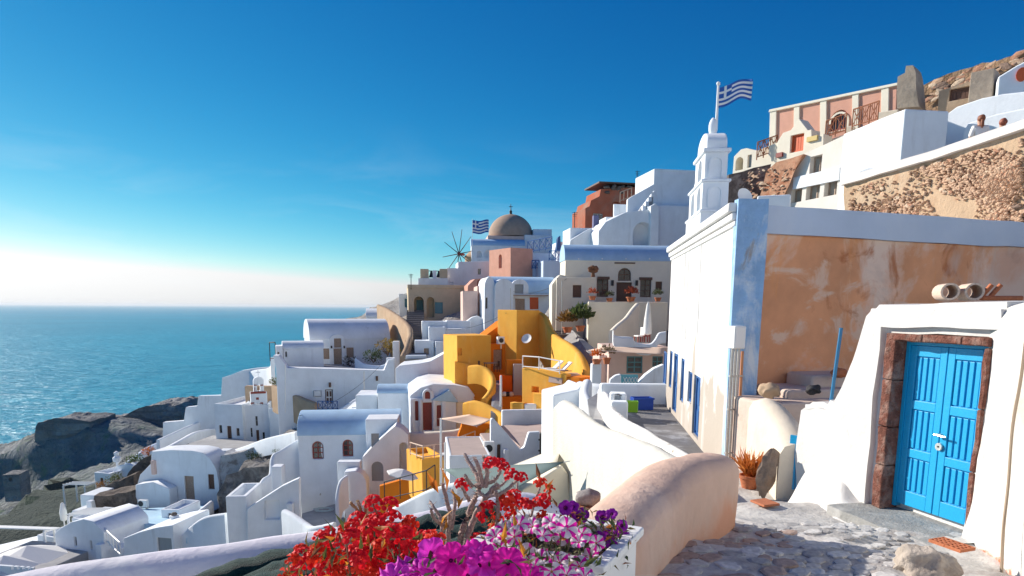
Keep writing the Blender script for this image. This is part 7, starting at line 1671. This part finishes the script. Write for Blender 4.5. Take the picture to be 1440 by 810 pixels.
for x, y, d_ in ((752, 797, 1.9), (775, 803, 1.88), (798, 806, 1.88), (760, 786, 1.95), (822, 808, 1.9), (785, 790, 1.95), (738, 806, 1.86), (812, 794, 1.95)):
    p = U(x, y, d_); inst(sp, random.choice(STRP), p, facing(p, .35, .4), random.uniform(.85, 1.1)); stem(sp, [p+Vector((0, .015, -.01)), p+Vector((.01, .06, .02)), p+Vector((0, .1, .0))], .0018, .0025, GSTEM, 0, 5)
def sl2(): return U(random.uniform(690, 842), random.uniform(776, 815), 1.93+random.uniform(-.05, .05)), (rv()+Vector((0, -.4, .3))).normalized()
leaves(sp, sl2, 60, (0, 0, 4, 4, 1), .7, 1.15)
leaves(sp, sl_, 220, (0, 0, 4, 4, 1, 2), .55, 1.0)
for x, y in ((722, 745), (706, 764), (712, 770), (738, 785)): p = U(x, y, 1.98); inst(sp, LV[5], p, Vector((random.uniform(-.4, .4), -.2, 1)).normalized(), 1.3, 'leaf')
vp = thing('violet_petunias', 'small violet petunias with dark throats at the planter corner', 'flowers', U(840, 800, 2.2)); vp.location.z = -.80
for x, y in [(925, 370), (980, 425), (1110, 435), (1170, 415), (1225, 525), (1170, 610), (1145, 560), (1215, 660), (1235, 490), (880, 378), (960, 432), (1255, 560), (1090, 560), (1065, 630)]:
    p = U(600+x/4.5, 630+y/4.5, 2.2+random.uniform(-.06, .06)); inst(vp, random.choice(VIO), p, facing(p, .5, .45), random.uniform(.8, 1.1)); stem(vp, [p+Vector((0, .01, -.01)), p+Vector((.01, .03, -.05)), p+Vector((0, .03, -.12))], .0018, .0025, RSTEM, 0, 5)
def vl():
    t = random.random(); x = random.gauss(815 if t < .35 else 862, 14); y = random.uniform(718, 748) if t < .35 else random.uniform(732, 795); return U(x, y, 2.22+random.uniform(-.08, .08)), (rv()+Vector((0, 0, .5))).normalized()
leaves(vp, vl, 190, (1, 1, 2, 3, 4, 0), .45, .85)
# --- rolled dark green netting behind the flowers
NET = plain('dark_green_netting', (.008, .05, .045), .8, bump=1.0, bscale=220, var=.4)
nt_ = thing('shade_netting', 'rolled dark green shade netting lying behind the red flowers', 'netting', U(450, 800, 2.9)); M = pm(nt_).inverted()
for pts, r_ in (([(250, 842), (340, 812), (430, 790), (520, 770), (590, 752), (640, 742), (700, 735)], .055), ([(300, 850), (380, 822), (460, 800), (550, 782), (620, 768), (690, 755)], .06), ([(200, 870), (330, 845), (440, 825), (560, 800), (660, 785)], .07)):
    bm = bmesh.new(); P = [M @ (U(x, y-14, 2.85-.12*(r_-.055)/.005)+Vector((0, 0, -.02))) for x, y in pts]; P = crom(P, 8); tube(bm, P, [r_*(1+.22*noise.noise(Vector((i*.5, r_*80, 0)))) for i in range(len(P))], 12)
    for v in bm.verts: v.co += noise.noise_vector(v.co*9)*.014
    obj('roll', bm, NET, nt_, 60)
# ================================================================ THE HILLSIDE under everything
from mathutils import kdtree
GROUND += [Vector(p) for p in ((0, -6, -4), (8, -5, -4), (-12, -6, -12), (-40, -20, -40), (-80, -30, -75), (20, -30, -2), (50, -30, 8), (60, 10, 12), (0, 5, -3.2), (1.5, 8, -3.6), (0, 10, -6.2), (2.2, 12, -5.6), (-3, 8, -7), (-8, 8, -11), (-3, 16, -8.2), (1.5, 18, -6), (3, 20, -5.2), (-1, 24, -9), (-8, 22, -13), (-16, 22, -20), (-5, 32, -12.5), (-14, 34, -18), (-24, 34, -24),
    (4, 30, -7), (8, 34, -6.5), (10, 42, -6.5), (12, 30, -3), (5, 3, -3), (7, 4, -3), (6, 8, -3.1), (9, 9, -3.2), (12, 10, -3.2), (14, 14, -3.2), (3, 0, -3), (-3, 0, -3.5), (-4, 4, -4.5), (-9, 2, -10), (18, 17, 0), (26, 18, 2), (30, 24, 4.5), (20, 20, 1), (34, 34, 12), (30, 44, 12), (44, 44, 16), (60, 60, 20), (44, 70, 13), (24, 62, 6), (24, 80, 7), (10, 90, 3), (14, 120, 3), (30, 120, 5), (60, 120, 8), (-20, 140, -4), (0, 150, -3), (60, 165, 0), (0, 168, -8),
    (-40, 110, -14), (-60, 110, -40), (-50, 90, -36), (-70, 70, -55), (-60, 50, -48), (-45, 40, -36), (-40, 20, -34), (-70, 20, -60), (-100, 60, -85), (-100, 120, -85), (-70, 150, -60), (-30, 165, -20), (-110, 168, -95))]
def hillside():
    kd = kdtree.KDTree(len(GROUND))
    for i, p in enumerate(GROUND): kd.insert((p.x, p.y, 0), i)
    kd.balance(); V = []; Fc = []; x0, x1, y0, y1, st = -110, 74, -48, 170, 1.8
    nx = int((x1-x0)/st); ny = int((y1-y0)/st)
    for i in range(nx+1):
        for j in range(ny+1):
            x = x0+st*i; y = y0+st*j; sw = sz = 0
            for (co, ix, dist) in kd.find_n((x, y, 0), 10): w_ = 1/(dist*dist+1.5)**1.5; sw += w_; sz += w_*GROUND[ix].z
            z = sz/sw-.35
            for (co, ix, dist) in kd.find_n((x, y, 0), 26): z = min(z, GROUND[ix].z-.15+1.15*max(0, dist-.6))
            z += .5*noise.fractal(Vector((x*.12, y*.12, 0)), .8, 2, 4)-.25; V.append((x, y, z))
    for i in range(nx):
        for j in range(ny): Fc.append((i*(ny+1)+j, (i+1)*(ny+1)+j, (i+1)*(ny+1)+j+1, i*(ny+1)+j+1))
    o = mk('hillside', V, Fc, ROCK, None, 60); tag(o, kind='structure')
hillside()

# ================================================================ THE AIR over the sea
def haze():
    m = bpy.data.materials.new('sea_air'); m.use_nodes = True; t = m.node_tree; t.nodes.clear()
    out = N(t, 'ShaderNodeOutputMaterial'); v = N(t, 'ShaderNodeVolumePrincipled'); v.inputs['Color'].default_value = (.86, .93, 1.0, 1); v.inputs['Density'].default_value = 2.2e-5; v.inputs['Anisotropy'].default_value = .2
    t.links.new(v.outputs[0], out.inputs['Volume'])
    bm = bmesh.new(); S = 91000.0; box(bm, -S, S, -3100.0, S, SEA-1.5, 60.0); o = obj('haze', bm, m); o['kind'] = 'stuff'
haze()
